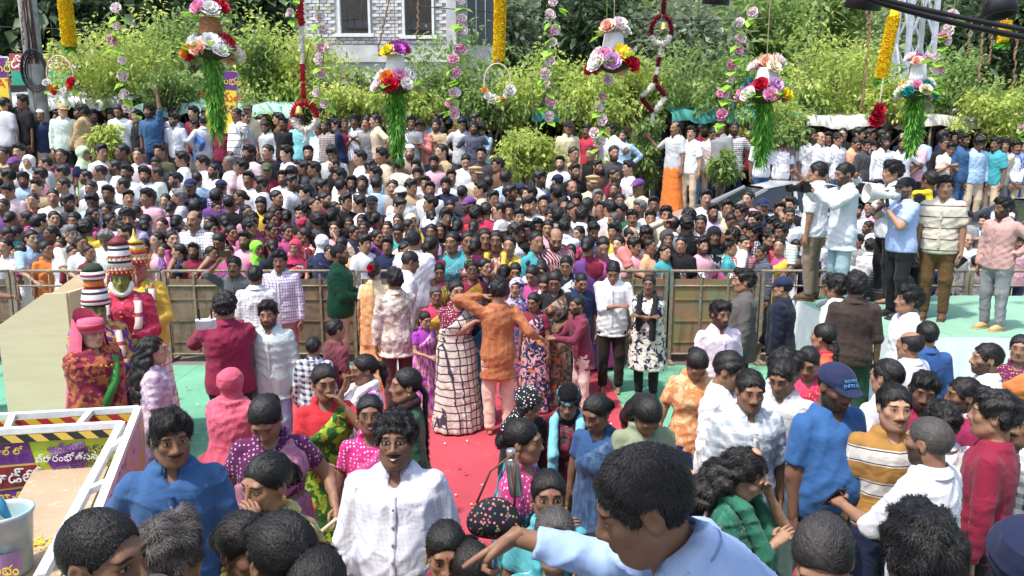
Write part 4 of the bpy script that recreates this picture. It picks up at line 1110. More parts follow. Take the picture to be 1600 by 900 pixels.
# ------------------------------------------------------------------ brick building
def building():
    Yb = 23.5; px2x = lambda px, py=50: at_y(px, py, Yb).x
    pz = lambda py: at_y(640, py, Yb).z
    x0, x1, xr = px2x(472), px2x(708), px2x(800); z0, ztop = WALL_Z - .5, 11.5
    e = tag(empty('brick_building', (x0, Yb, z0)), 'half finished grey brick building with two barred windows behind the trees', 'building')
    M_MORT = simple('mortar', (.44, .43, .41), .95, var=.12, bump=.3); M_BR = [simple('pale_brick_%d' % i, c, .9, var=.15, nscale=14, bump=.4) for i, c in enumerate(((.58, .57, .55), (.47, .46, .44), (.66, .65, .63), (.38, .37, .36)))]
    wins = [(px2x(531), px2x(578), pz(54), pz(-30)), (px2x(631), px2x(677), pz(57), pz(-25))]
    # wall with openings: grid of solid pieces between openings
    m = MB(); xs = sorted({x0, x1, *[w[0] for w in wins], *[w[1] for w in wins]}); zs = sorted({z0, ztop, *[w[2] for w in wins], *[w[3] for w in wins]})
    for i in range(len(xs) - 1):
        for j in range(len(zs) - 1):
            cx, cz = (xs[i] + xs[i + 1]) / 2, (zs[j] + zs[j + 1]) / 2
            if any(w[0] < cx < w[1] and w[2] < cz < w[3] for w in wins): continue
            m.box((cx - x0, .15, cz - z0), (xs[i + 1] - xs[i], .26, zs[j + 1] - zs[j]))
    m.build('wall', M_MORT, e)
    MB().box((px2x(740) - x0, .75, (ztop - z0) / 2), (xr - x1, .2, ztop - z0)).build('side_wall', M_MORT, e)
    MB().box(((x0 + x1) / 2 - x0, 3.2, (ztop - z0) / 2), (x1 - x0 - .1, .1, ztop - z0)).build('back_wall', simple('room_shade', (.06, .058, .055), .9), e)  # near-black: the dark of the rooms behind the windows is in its colour
    MB().box((x1 - x0 - .05, .03, (ztop - z0) / 2), (.30, .36, ztop - z0)).build('column', simple('plaster', (.54, .53, .51), .9, var=.2, nscale=2), e)
    MB().box(((x0 + x1) / 2 - x0, .0, pz(84) - z0), (x1 - x0 - .4, .10, .5)).build('lintel_band', simple('plaster', (.62, .61, .60), .9), e)
    bw, bh = .225, .098; data = []
    for i in range(4): data.append(MB().box((0, 0, 0), (bw - .022, .05, bh - .018)).mesh('brick', M_BR[i]))
    r = random.Random(4); cand = []
    nrow = int((pz(-12) - pz(100)) / bh)
    for row in range(nrow):
        z = pz(100) + bh * (row + .5); off = bw / 2 if row % 2 else 0
        if abs(z - pz(84)) < .30: continue
        for k in range(int((x1 - x0 - .3) / bw)):
            x = x0 + .12 + off + bw * (k + .5)
            if x > x1 - .25: continue
            if any(w[0] - .16 < x < w[1] + .16 and w[2] - .12 < z < w[3] + .1 for w in wins): continue
            cand.append((x, z))
    r.shuffle(cand); vis = [c for c in cand]
    rest = MB()
    for i, (x, z) in enumerate(vis):
        y = r.uniform(-.012, .010)
        if i < 300: link('brick', data[r.choice((0, 0, 1, 2, 2, 3))], e, (x - x0, y, z - z0), (0, r.uniform(-.03, .03), 0))
        else: rest.box((x - x0, y, z - z0), (bw - .022, .05, bh - .018))
    if rest.v: stuff(rest.build('remaining_bricks', M_BR[0], e))
    M_FR = simple('white_frame', (.72, .72, .70), .6); M_BAR = simple('window_bar', (.05, .045, .04), .6)
    for w in wins:
        f = MB(); t = .07
        f.box(((w[0] + w[1]) / 2 - x0, -.02, w[2] - z0 - .03), (w[1] - w[0] + .26, .2, .10))
        for x in (w[0], w[1]): f.box((x - x0, .01, (w[2] + w[3]) / 2 - z0), (t, .16, w[3] - w[2]))
        fo = f.build('window', M_FR, e)
        for k in range(1, 4): MB().tube([(w[0] + (w[1] - w[0]) * k / 4 - x0, .05, w[2] - z0), (w[0] + (w[1] - w[0]) * k / 4 - x0, .05, w[3] - z0)], .012, 6).build('bar', M_BAR, fo, True)
        MB().box(((w[0] + w[1]) / 2 - x0, 1.2, w[2] - z0 + .45), (w[1] - w[0], .6, .22)).build('shelf', simple('shelf_grey', (.2, .2, .2), .8), fo)
    # window of the set back side wall
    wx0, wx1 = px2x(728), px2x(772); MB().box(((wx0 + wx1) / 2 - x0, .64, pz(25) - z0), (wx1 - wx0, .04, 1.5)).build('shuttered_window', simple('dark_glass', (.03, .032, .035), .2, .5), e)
    for k in range(4): MB().tube([(wx0 + (wx1 - wx0) * k / 3 - x0, .60, pz(25) - .75 - z0), (wx0 + (wx1 - wx0) * k / 3 - x0, .60, pz(25) + .75 - z0)], .012, 6).build('bar', M_FR, e, True)
building()

# ------------------------------------------------------------------ lettering
def text(body, size, mat, parent, loc, name='lettering', rot=(math.pi / 2, 0, 0), align='CENTER', ext=.0015, sx=1.0):
    cu = bpy.data.curves.new(name, 'FONT'); cu.body = body; cu.size = size; cu.align_x = align; cu.align_y = 'CENTER'; cu.extrude = ext; cu.resolution_u = 2
    cu.materials.append(mat); tmp = bpy.data.objects.new(name, cu); COL.objects.link(tmp); dg = bpy.context.evaluated_depsgraph_get()
    me = bpy.data.meshes.new_from_object(tmp.evaluated_get(dg)); bpy.data.objects.remove(tmp); bpy.data.curves.remove(cu)
    o = link(name, me, parent, loc, rot); o.scale = (sx, 1, 1); return o
M_T = {k: simple('print_' + k, c, .6, var=.03) for k, c in dict(white=(.78, .78, .76), black=(.02, .02, .02), red=(.50, .03, .04), yellow=(.75, .55, .04), purple=(.14, .03, .20), green=(.02, .22, .11), dark=(.06, .03, .08), blue=(.06, .28, .55)).items()}
def board(name, px0, py0, px1, py1, Y, lab, bands, texts, thick=.05, posts=True, tilt=0.0, cat='sign'):
    """hoarding: bands (y0,y1 fractions from the top, material), texts (string, fx, fy, size, material)"""
    a, b = at_y(px0, py0, Y), at_y(px1, py1, Y); w, h = b.x - a.x, a.z - b.z; gz = WALL_Z
    e = tag(empty(name, (a.x, Y, gz)), lab, cat); e.rotation_euler = (0, tilt, 0)
    zt = a.z - gz
    MB().box((w / 2, .03, zt - h / 2), (w, thick, h)).build('board', simple('board_back', (.5, .5, .5), .8), e)
    for y0, y1, m in bands: MB().box((w / 2, .03 - thick / 2 - .004, zt - h * (y0 + y1) / 2), (w - .02, .006, h * (y1 - y0) - .01)).build('panel', m, e)
    for t_, fx, fy, sz, m in texts: text(t_, sz, m, e, (w * fx, .03 - thick / 2 - .012, zt - h * fy))
    if posts:
        for x in (.08, w - .08): MB().box((x, .09, (zt - h * .5) / 2), (.05, .05, zt - h * .5)).build('post', M_RAIL, e)
    return e
P_ = lambda c, n: simple(n, c, .6, var=.08)
board('shop_sign', 14, 84, 122, 137, 19.5, 'green shop sign with red band and white lettering behind the utility pole', [(0, .5, P_((.42, .05, .05), 'sign_red')), (.5, 1, P_((.03, .32, .20), 'sign_green'))],
      [("మెడికల్ జనరల్", .5, .27, .42, M_T['white']), ("ఫోన్", .35, .74, .36, M_T['yellow'])])
board('standing_banner', -20, 90, 18, 172, 15.6, 'purple and yellow banner at the left edge behind the back row', [(0, .38, M_T['purple']), (.38, 1, M_T['yellow'])], [("ఆఫర్", .5, .2, .26, M_T['yellow']), ("RAT", .6, .5, .24, M_T['red'])], cat='banner')
board('standing_banner', 303, 107, 358, 205, 15.5, 'tilted purple and yellow banner behind the first green tassel', [(0, .30, M_T['purple']), (.30, 1, M_T['yellow'])], [("ప్రారంభం", .5, .16, .20, M_T['yellow']), ("అద్భుత", .5, .42, .26, M_T['red']), ("ఆఫర్స్", .5, .62, .18, M_T['purple'])], tilt=.09, cat='banner')
board('shop_sign', 340, 122, 432, 176, 18.6, 'white shop sign with dark lettering right of the tilted banner', [(0, 1, M_T['white'])], [("మహాలయం", .45, .35, .42, M_T['dark'])])
board('shop_sign', 285, 74, 402, 106, 19.4, 'red and white shop sign glimpsed through the tree behind the first basket', [(0, .55, P_((.45, .06, .05), 'sign_red2')), (.55, 1, M_T['white'])], [("ఫ్యాన్సీ స్టోర్", .5, .3, .3, M_T['white'])])
board('shop_sign', 505, 112, 582, 166, 19.8, 'white sign with red strip and block letters in front of the brick building', [(0, .35, M_T['white']), (.35, .6, P_((.42, .10, .07), 'sign_brick')), (.6, 1, M_T['white'])], [("BF", .4, .48, .42, M_T['white']), ("స్టోర్", .5, .17, .26, M_T['red'])])

# ------------------------------------------------------------------ shop sheds under the trees
M_TIN = simple('sheet_tin', (.34, .36, .36), .5, .5, .3, var=.2); M_TEAL = simple('teal_tarp', (.05, .26, .22), .7, var=.25, nscale=3); M_AQUA = simple('aqua_sheet', (.25, .55, .58), .7, var=.15)
M_SHADE = simple('shed_shade', (.03, .028, .026), .95)  # near-black walls, shade inside the shops put into the colour
def shed(px0, px1, py_eave, Y, lab, tarp, seed, front=None):
    a, b = at_y(px0, py_eave, Y), at_y(px1, py_eave, Y); w = b.x - a.x; h = a.z - WALL_Z; r = random.Random(seed)
    e = tag(empty('shop_shed', (a.x, Y, WALL_Z)), lab, 'shed')
    MB().box((w / 2, 1.6, h / 2 + .25), (w, .06, h + .5)).build('back_wall', M_SHADE, e)
    for x in (.03, w - .03): MB().box((x, .8, h / 2), (.06, 1.55, h)).build('side_wall', M_SHADE, e)
    n = 30; V = []; F = []
    for j in range(5):
        for i in range(n + 1):
            t = i / n; y = -.7 + 2.4 * j / 4; sag = .10 * math.sin(t * math.pi * 4 + seed) ** 2
            V.append((w * t, y, h + .05 + .30 * j / 4 - (sag if j == 0 else sag * .3) + (.02 * (i % 2))))
    for i in range(n + 1): t = i / n; V.append((w * t, -.72, h - .16 - .10 * math.sin(t * math.pi * 4 + seed) ** 2 - .02 * (i % 2)))
    for j in range(4):
        for i in range(n): q = j * (n + 1) + i; F.append((q, q + 1, q + n + 2, q + n + 1))
    for i in range(n): F.append((5 * (n + 1) + i, 5 * (n + 1) + i + 1, i + 1, i))
    MB().add(V, F).build('awning', tarp, e, True)
    for x in (.1, w / 2, w - .1): MB().tube([(x, -.65, 0), (x, -.65, h)], .03, 6).build('post', M_RAIL, e, True)
    for k in range(int(w / .5)):   # goods hung and stacked inside
        MB().box((.4 + k * .5 + r.uniform(-.1, .1), .9, .4 + r.random() * .8), (.3, .3, .5 + r.random() * .6)).build('goods', simple('goods_%d' % (k % 4), [(.3, .1, .08), (.12, .2, .3), (.35, .28, .12), (.2, .2, .2)][k % 4], .8), e)
    return e
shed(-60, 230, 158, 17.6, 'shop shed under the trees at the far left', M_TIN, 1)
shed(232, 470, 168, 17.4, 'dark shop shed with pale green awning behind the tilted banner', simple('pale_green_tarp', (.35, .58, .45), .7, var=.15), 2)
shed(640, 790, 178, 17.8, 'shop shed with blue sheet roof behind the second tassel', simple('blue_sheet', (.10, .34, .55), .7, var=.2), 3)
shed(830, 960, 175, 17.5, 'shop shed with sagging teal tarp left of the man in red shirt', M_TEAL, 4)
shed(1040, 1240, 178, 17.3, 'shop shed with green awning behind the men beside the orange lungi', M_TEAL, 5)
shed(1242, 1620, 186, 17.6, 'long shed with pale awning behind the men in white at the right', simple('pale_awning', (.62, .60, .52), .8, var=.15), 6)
# corrugated grey gate left of the teal tarp, aqua sheet on its pole
_g = tag(empty('corrugated_fence', at_y(792, 205, 16.9)), 'grey corrugated sheet fence left of the sagging teal tarp', 'fence'); _g.location.z = WALL_Z
for k in range(14): MB().box((.06 + k * .075, 0, .62), (.045, .02 + .02 * (k % 2), 1.24)).build('slat', M_TIN, _g)
for z in (.2, 1.1): MB().box((.55, .03, z), (1.1, .03, .05)).build('rail', M_TIN, _g)
_a, _b = at_y(1102, 148, 17.0), at_y(1146, 180, 17.0); _e = tag(empty('hoarding', (_a.x, 17.0, WALL_Z)), 'plain aqua sheet board above the green awning', 'hoarding')
for k in range(2): MB().box(((_b.x - _a.x) * (.25 + .5 * k), 0, (_a.z + _b.z) / 2 - WALL_Z), ((_b.x - _a.x) / 2 - .012, .03, _a.z - _b.z)).build('sheet', M_AQUA, _e)
for x in (.05, _b.x - _a.x - .05): MB().box((x, .04, (_b.z - WALL_Z + .1) / 2), (.05, .05, _b.z - WALL_Z + .1)).build('post', M_RAIL, _e)

# ------------------------------------------------------------------ poles, tower, wires
_p = at_y(64, 150, 15.7); up = tag(empty('utility_pole', (_p.x, 15.7, WALL_Z)), 'weathered utility pole with a coil of black cable and a white pipe at the left', 'utility pole')
MB().tube([(0, 0, -.1), (0, 0, 4.5), (-.02, 0, 9)], [.12, .11, .09], 12).build('pole', simple('pole_grey', (.30, .29, .28), .9, var=.25, nscale=6, bump=.3), up, True)
MB().tube([(-.17, -.05, 1.7), (-.17, -.05, 9)], .055, 10).build('pipe', simple('white_pipe', (.66, .67, .68), .5), up, True)
_c = MB(); _r = random.Random(3)
for k in range(7):
    rr = .24 + .02 * k + _r.uniform(-.02, .02); _c.tube([(rr * math.cos(a * .4) * .8 + .05, -.15 - .012 * k, 2.75 + rr * math.sin(a * .4) * 1.25) for a in range(17)], .011, 5, cap=False)
_c.build('cable_coil', simple('black_cable', (.018, .018, .02), .5), up, True)
_c = MB()
for k in range(6): _c.tube([(.09 * math.cos(k * 1.1), -.1 - .02 * (k % 2), 2.9), (.11 * math.cos(k * 1.3 + 1), -.12, 4.6), (.09 * math.cos(k * 1.1), -.1, 8.5)], .012, 5)
_c.build('cable_bundle', simple('brown_cable', (.10, .06, .04), .7), up, True)
def lattice(px0, px1, py1, Y, lab):
    a, b = at_y(px0, py1, Y), at_y(px1, py1, Y); w = b.x - a.x; e = tag(empty('lattice_tower', ((a.x + b.x) / 2, Y, RAMP_Z)), lab, 'tower')
    H = 24.0; M_ = simple('galv_steel', (.50, .53, .56), .5, .5, .4); wb = w * .75
    wz = lambda z: wb * (1 - .45 * z / H) + .15
    for sx in (-1, 1):
        for sy in (-1, 1): MB().bar((sx * wz(0) / 2, sy * wz(0) / 2, 0), (sx * wz(H) / 2, sy * wz(H) / 2, H), .12, .12).build('leg', M_, e)
    n = 14
    for k in range(n):
        z0, z1 = H * k / n, H * (k + 1) / n; w0, w1 = wz(z0) / 2, wz(z1) / 2
        for sy in (-1, 1):
            MB().bar((-w0, sy * w0, z0), (w1, sy * w1, z1), .06, .05).build('brace', M_, e); MB().bar((w0, sy * w0 + .03, z0), (-w1, sy * w1 + .03, z1), .06, .05).build('brace', M_, e)
            MB().bar((sy * w0, -w0, z0), (sy * w1, w1, z1), .06, .05).build('brace', M_, e)
lattice(1404, 1450, 90, 22.5, 'galvanised lattice tower rising behind the long marigold column')
_p = at_y(1492, 90, 33); MB().tube([(0, 0, 0), (0, 0, 9.2)], .11, 8).box((0, 0, 8.4), (1.4, .08, .08)); 
_u2 = tag(empty('utility_pole', (_p.x, 33, RAMP_Z)), 'slim utility pole right of the lattice tower', 'utility pole'); MB().tube([(0, 0, 0), (0, 0, 7.2)], [.13, .10], 8).build('pole', simple('pole_grey', (.3, .29, .28), .9), _u2, True); MB().box((0, -.1, 6.6), (1.3, .08, .08)).build('crossarm', M_RAIL, _u2)
def wire(pts, r, lab, name='power_line', sag=.2, group='wires', mat=None, cat='wire'):
    P = []
    for i in range(len(pts) - 1):
        for k in range(12):
            t = k / 12; p = pts[i].lerp(pts[i + 1], t); P.append(p - Vector((0, 0, 4 * sag * t * (1 - t))))
    P.append(pts[-1]); c = P[0].copy(); o = MB().tube([p - c for p in P], r, 6).build(name, mat or simple('black_cable', (.018, .018, .02), .5), None, True, loc=c); tag(o, lab, cat, group); return o
wire([at(640, 8, 20), at(1250, 28, 24)], .012, 'thin wire crossing above the white and pink basket')
wire([at(880, 38, 22), at(1010, 58, 26)], .010, 'thin short wire left of the maroon garland')
wire([at(-40, 40, 21), at(560, 30, 23)], .012, 'thin wire crossing the dark trees at the left')
wire([at(1420, 100, 30), at(1640, 92, 27)], .012, 'thin wire right of the lattice tower')
wire([at(1330, -14, 4.2), at(1700, 62, 4.0)], .014, 'upper thick black cable across the top right corner', 'black_cable', .02)
wire([at(1330, -10, 4.25), at(1700, 74, 4.05)], .017, 'lower thick black cable across the top right corner', 'black_cable', .03)
def canlight(px, py, Z, r, lab, rx):
    p = at(px, py, Z); e = tag(empty('stage_light', p), lab, 'lamp'); e.rotation_euler = (rx, 0, .3)
    MB().lathe([(r * .55, r * 1.1), (r * .9, r * .8), (r, .1 * r), (r * 1.05, -r * .7), (r * .95, -r * .72), (r * .8, -r * .1)], 20).build('housing', simple('black_metal', (.02, .02, .022), .5, .4), e, True)
    MB().tube([(-r * 1.15, 0, 0), (-r * 1.15, 0, r * 1.9), (r * 1.15, 0, r * 1.9), (r * 1.15, 0, 0)], r * .08, 6).build('bracket', simple('black_metal', (.02, .02, .022), .5), e)
canlight(1352, -6, 4.4, .10, 'black stage light hanging at the top edge left of the marigold column', .3)
canlight(1562, 8, 4.2, .085, 'black stage light hanging above the short marigold piece', -.2)
canlight(1120, -8, 5.2, .09, 'dark stage light at the top edge above the green trees', .2)

# ------------------------------------------------------------------ cars behind the crowd
def car(px, py, Y, lab, paint, flip, kind):
    c = at_y(px, py, Y); gz = ground(Y); e = tag(empty('parked_car', (c.x, Y, gz)), lab, 'car'); e.scale = (flip, 1, 1) if False else (1, 1, 1)
    if flip < 0: e.rotation_euler = (0, 0, math.pi)
    L, Wd, H = (3.9, 1.66, 1.46)
    # body side profile x, z_low, z_belt ; lofted across the width
    xs = [-1.95, -1.85, -1.5, -.95, -.45, .2, .9, 1.4, 1.75, 1.95]; zb = [.45, .35, .28, .26, .26, .26, .26, .28, .35, .48]; zt = [.62, .78, .88, .93, .95, .97, .98, .98, .92, .70]; hw = [.55, .72, .80, .82, .83, .83, .83, .81, .76, .62]
    m = MB(); V = []
    for x, b, t, w in zip(xs, zb, zt, hw):
        for k, (fy, fz) in enumerate(((-.92, 0), (-1, .45), (-.97, .85), (-.88, 1), (.88, 1), (.97, .85), (1, .45), (.92, 0))): V.append((x, fy * w, b + (t - b) * fz))
    n = len(xs); F = [(i * 8 + k, i * 8 + (k + 1) % 8, (i + 1) * 8 + (k + 1) % 8, (i + 1) * 8 + k) for i in range(n - 1) for k in range(8)] + [tuple(range(8))[::-1], tuple((n - 1) * 8 + k for k in range(8))]
    m.add(V, F).build('body', paint, e, True)
    gx = [-1.05, -.30, .15, .85, 1.25, 1.62]; gz_ = [.95, 1.36, 1.45, 1.43, 1.34, .97]; gw = [.74, .62, .60, .60, .62, .70]
    V = []; 
    for x, z, w in zip(gx, gz_, gw):
        for y in (-w, -w * .55, w * .55, w): V.append((x, y, z - (.03 if abs(y) == w else 0)))
    F = [(i * 4 + k, i * 4 + k + 1, (i + 1) * 4 + k + 1, (i + 1) * 4 + k) for i in range(1, 4) for k in range(3)]
    MB().add(V[4:20], [tuple(q - 4 for q in f) for f in F]).build('roof', paint, e, True)
    gl = simple('car_glass', (.02, .025, .03), .08, .6); 
    MB().add([V[0], V[3], V[7], V[4]], [(0, 1, 2, 3)]).build('windscreen', gl, e); MB().add([V[16], V[19], V[23], V[20]], [(0, 1, 2, 3)]).build('rear_window', gl, e)
    for s_ in (0, 3):
        for a, b, x2, x3 in ((0, 2, -1.0, .15), (2, 4, .22, 1.25)):
            sy = -1 if s_ == 0 else 1
            top = [V[i * 4 + s_] for i in range(max(1, a), b + 1)]; bot = [(x3, sy * .80, .96), (x2, sy * .80, .96)]
            pts = [Vector(p) for p in top] + [Vector(p) for p in bot]; cen = sum(pts, Vector()) / len(pts); pts = [cen + (p - cen) * .94 for p in pts]
            MB().add(pts, [tuple(range(len(pts)))]).build('side_window', gl, e)
    for sy in (-1, 1):
        for a, b in ((0, 1), (2, 2), (4, 5)):
            p, q = (Vector(V[1 * 4 + (0 if sy < 0 else 3)]), Vector((-1.05, sy * .78, .95))) if a == 0 else ((Vector((.18, sy * .61, 1.43)), Vector((.19, sy * .81, .96))) if a == 2 else (Vector(V[16 + (0 if sy < 0 else 3)]), Vector((1.62, sy * .72, .97))))
            MB().bar(p, q, .05, .05).build('pillar', paint, e)
    for x in (-1.25, 1.25):
        for y in (-.74, .74):
            w = MB().lathe([(.20, -.09), (.29, -.09), (.30, 0), (.29, .09), (.20, .09)], 18).build('wheel', simple('tyre', (.02, .02, .02), .9), e, True, loc=(x, y, .30), rot=(math.pi / 2, 0, 0)); MB().lathe([(.02, .07), (.19, .085), (.20, .03), (.20, -.03), (.19, -.085), (.02, -.07)], 12).build('rim', simple('rim', (.5, .5, .52), .35, .5, .8), w, True)
    for y in (-.55, .55): MB().box((-1.84, y, .72), (.12, .26, .14)).build('headlight', simple('lamp_glass', (.6, .6, .6), .15, .6), e); MB().box((1.86, y, .74), (.12, .24, .16)).build('tail_light', simple('tail_red', (.35, .02, .02), .3), e)
    for y in (-.90, .90): MB().box((-.70, y, 1.0), (.10, .16, .12)).build('mirror', paint, e)
    return e
def paint(name, col):
    t = NT(name); t.b.inputs['Coat Weight'].default_value = .6; t.b.inputs['Coat Roughness'].default_value = .06
    n = t.noise(3); return t.done(t.mix(t.ss(n, .4, .7), col, tuple(q * .85 for q in col)), .35, .5, .3)
car(1205, 300, 13.75, 'silver car stuck in the crowd behind the barricade', paint('silver_paint', (.52, .53, .52)), 1, 0)
car(1640, 320, 13.2, 'dark grey car at the right edge behind the platform', paint('grey_paint', (.11, .115, .12)), 1, 0)
# ------------------------------------------------------------------ hanging flowers
ZD = 8.4
def petal_flower(rings, mat_name, cup=.5, seed=0):
    """layered petals round a centre: rings = (count, length, width, tilt)"""
    m = MB(); r = random.Random(seed)
    for n, L, w, ti in rings:
        o = r.random() * 6
        for k in range(n):
            a = o + 2 * math.pi * k / n + r.uniform(-.1, .1); t = ti + r.uniform(-.12, .12)
            d = Vector((math.cos(a) * math.cos(t), math.sin(a) * math.cos(t), math.sin(t))); s_ = Vector((-math.sin(a), math.cos(a), 0)); u = d.cross(s_) * -1
            p0 = d * L * .08; p1 = d * L * .6; p2 = d * L + u * (-L * .15)
            m.add([p0, p1 - s_ * w + u * w * cup, p1, p1 + s_ * w + u * w * cup, p2 - s_ * w * .55, p2 + s_ * w * .55, p2 - u * L * .03],
                  [(0, 2, 1), (0, 3, 2), (1, 2, 6, 4), (2, 3, 5, 6)])
    return m
def flower_mat(name, c, edge=None):
    t = NT(name); v = t.coord(); n = t.noise(18, v, 3); d = t.n("ShaderNodeVectorMath", operation='LENGTH'); t.set(d.inputs[0], v)
    c2 = edge or tuple(min(1, q * 1.25) for q in c)
    k = t.mix(t.ss(n, .35, .7), c, c2); return t.done(k, .75, .2)
FC = dict(white=(.80, .78, .74), pink=(.76, .36, .52), palepink=(.82, .68, .68), red=(.52, .02, .05), hotpink=(.66, .06, .26), peach=(.78, .46, .34), yellow=(.80, .62, .03), purple=(.46, .10, .42), lilac=(.68, .42, .66), orange=(.78, .26, .04), teal=(.03, .30, .28), cream=(.78, .70, .52))
FM = {k: flower_mat('petal_' + k, c) for k, c in FC.items()}
_fm = {}
def fmesh(kind, col):
    if (kind, col) not in _fm:
        if kind == 'rose': m = petal_flower([(7, .085, .045, .15), (6, .075, .040, .55), (5, .060, .034, .95), (4, .040, .024, 1.25)], col, .6, 1)
        elif kind == 'daisy': m = petal_flower([(13, .095, .018, .10), (12, .080, .016, .35)], col, .1, 2); m.lathe([(.03, .015), (.026, .035), (.0, .04)], 10, c=(0, 0, 0))
        elif kind == 'bloom': m = petal_flower([(10, .090, .030, .05), (10, .078, .028, .4), (8, .060, .024, .8), (6, .040, .018, 1.2)], col, .3, 3)
        else: m = petal_flower([(6, .055, .034, .25), (5, .042, .028, .75)], col, .6, 4)
        _fm[(kind, col)] = m.mesh('flower', FM[col], smooth=True)
    return _fm[(kind, col)]
M_FLEAF = leaf_mat('vine_leaf', (.16, .38, .03), (.36, .62, .06), .35); M_TASSEL = leaf_mat('tassel_green', (.03, .16, .015), (.20, .50, .06), .3)
M_WICK = NT('wicker'); _v = M_WICK.coord(); _x, _y, _z = M_WICK.sep(_v)
M_WICK.bump(M_WICK.m('SINE', M_WICK.m('MULTIPLY', _z, 420)), .6, .01)
M_WICK = M_WICK.done(M_WICK.mix(M_WICK.ss(M_WICK.noise(40), .35, .65), (.30, .13, .05), (.46, .24, .10)), .7)
M_WHITEB = simple('white_basket', (.72, .70, .68), .7, var=.1, nscale=30, bump=.3)
M_STRING = simple('string', (.30, .24, .16), .9)
ZTOP = 5.9
def cross_wire(Y, lab):
    o = MB().tube([(-8.6 + 17.2 * i / 30, 0, -.25 * (1 - (2 * i / 30 - 1) ** 2)) for i in range(31)], .012, 6).build('overhead_wire', M_RAIL, None, True, loc=(0, Y, ZTOP + .25)); tag(o, lab, 'wire')
    for x in (-8.6, 8.6):
        p = MB().tube([(0, 0, 0), (0, 0, 6.4)], .06, 10).build('wire_post', M_RAIL, None, True, loc=(x, Y, 0)); tag(p, 'steel post holding the overhead wire, %s' % ('left of the view' if x < 0 else 'right of the view'), 'post')
YD = at(800, 100, ZD).y
cross_wire(YD, 'overhead wire carrying the hanging flower baskets')
def hang_leaf(m, p, L, a, tilt):
    d = Vector((math.cos(a) * math.cos(tilt), math.sin(a) * math.cos(tilt), math.sin(tilt))); s_ = Vector((-math.sin(a), math.cos(a), 0)); w = L * .42; q = p + d * L * .5
    m.add([p, q - s_ * w + Vector((0, 0, .01)), q, q + s_ * w + Vector((0, 0, .01)), p + d * L], [(0, 2, 1), (0, 3, 2), (1, 2, 4), (2, 3, 4)])
def tassel_mesh(L, R, seed, n=1500):
    r = np.random.default_rng(seed); t = r.random(n) ** .8; a = r.random(n) * 6.283; rr = R * (.25 + .75 * r.random(n)) * (1 - .55 * t ** 1.5) * (1 + .28 * np.sin(7 * t + 3 * a + seed)); t = t * (1 - .22 * (.5 + .5 * np.sin(3 * a + seed)))
    P = np.stack([np.cos(a) * rr, np.sin(a) * rr, -t * L], 1); D = np.stack([np.cos(a) * .5, np.sin(a) * .5, -1 + r.random(n) * .8], 1)
    V, T, ti = leaves_np(P, D, .05 + .05 * r.random(n), np.full(n, .0085), r.random(n), .4)
    # hanging stems
    for k in range(26):
        aa = k * 2.4; r0 = R * (.3 + .6 * ((k * 7) % 10) / 10); Lk = L * (.75 + .25 * ((k * 3) % 7) / 7); b = len(V)
        st = np.array([[math.cos(aa) * r0 * (1 - .5 * j / 6) + .01 * math.sin(j + k), math.sin(aa) * r0 * (1 - .5 * j / 6), -Lk * j / 6] for j in range(7)])
        V = np.concatenate([V, st + [.004, 0, 0], st - [.004, 0, 0]]); ti = np.concatenate([ti, np.full(14, .35)])
        T = np.concatenate([T, np.array([[b + j, b + j + 1, b + 7 + j] for j in range(6)] + [[b + j + 1, b + 8 + j, b + 7 + j] for j in range(6)], np.int32)])
    me = mesh_np('tassel', V, T, smooth=False, mats=(M_TASSEL,)); at_ = me.attributes.new('tint', 'FLOAT', 'POINT'); at_.data.foreach_set('value', ti.astype(f32)); return me
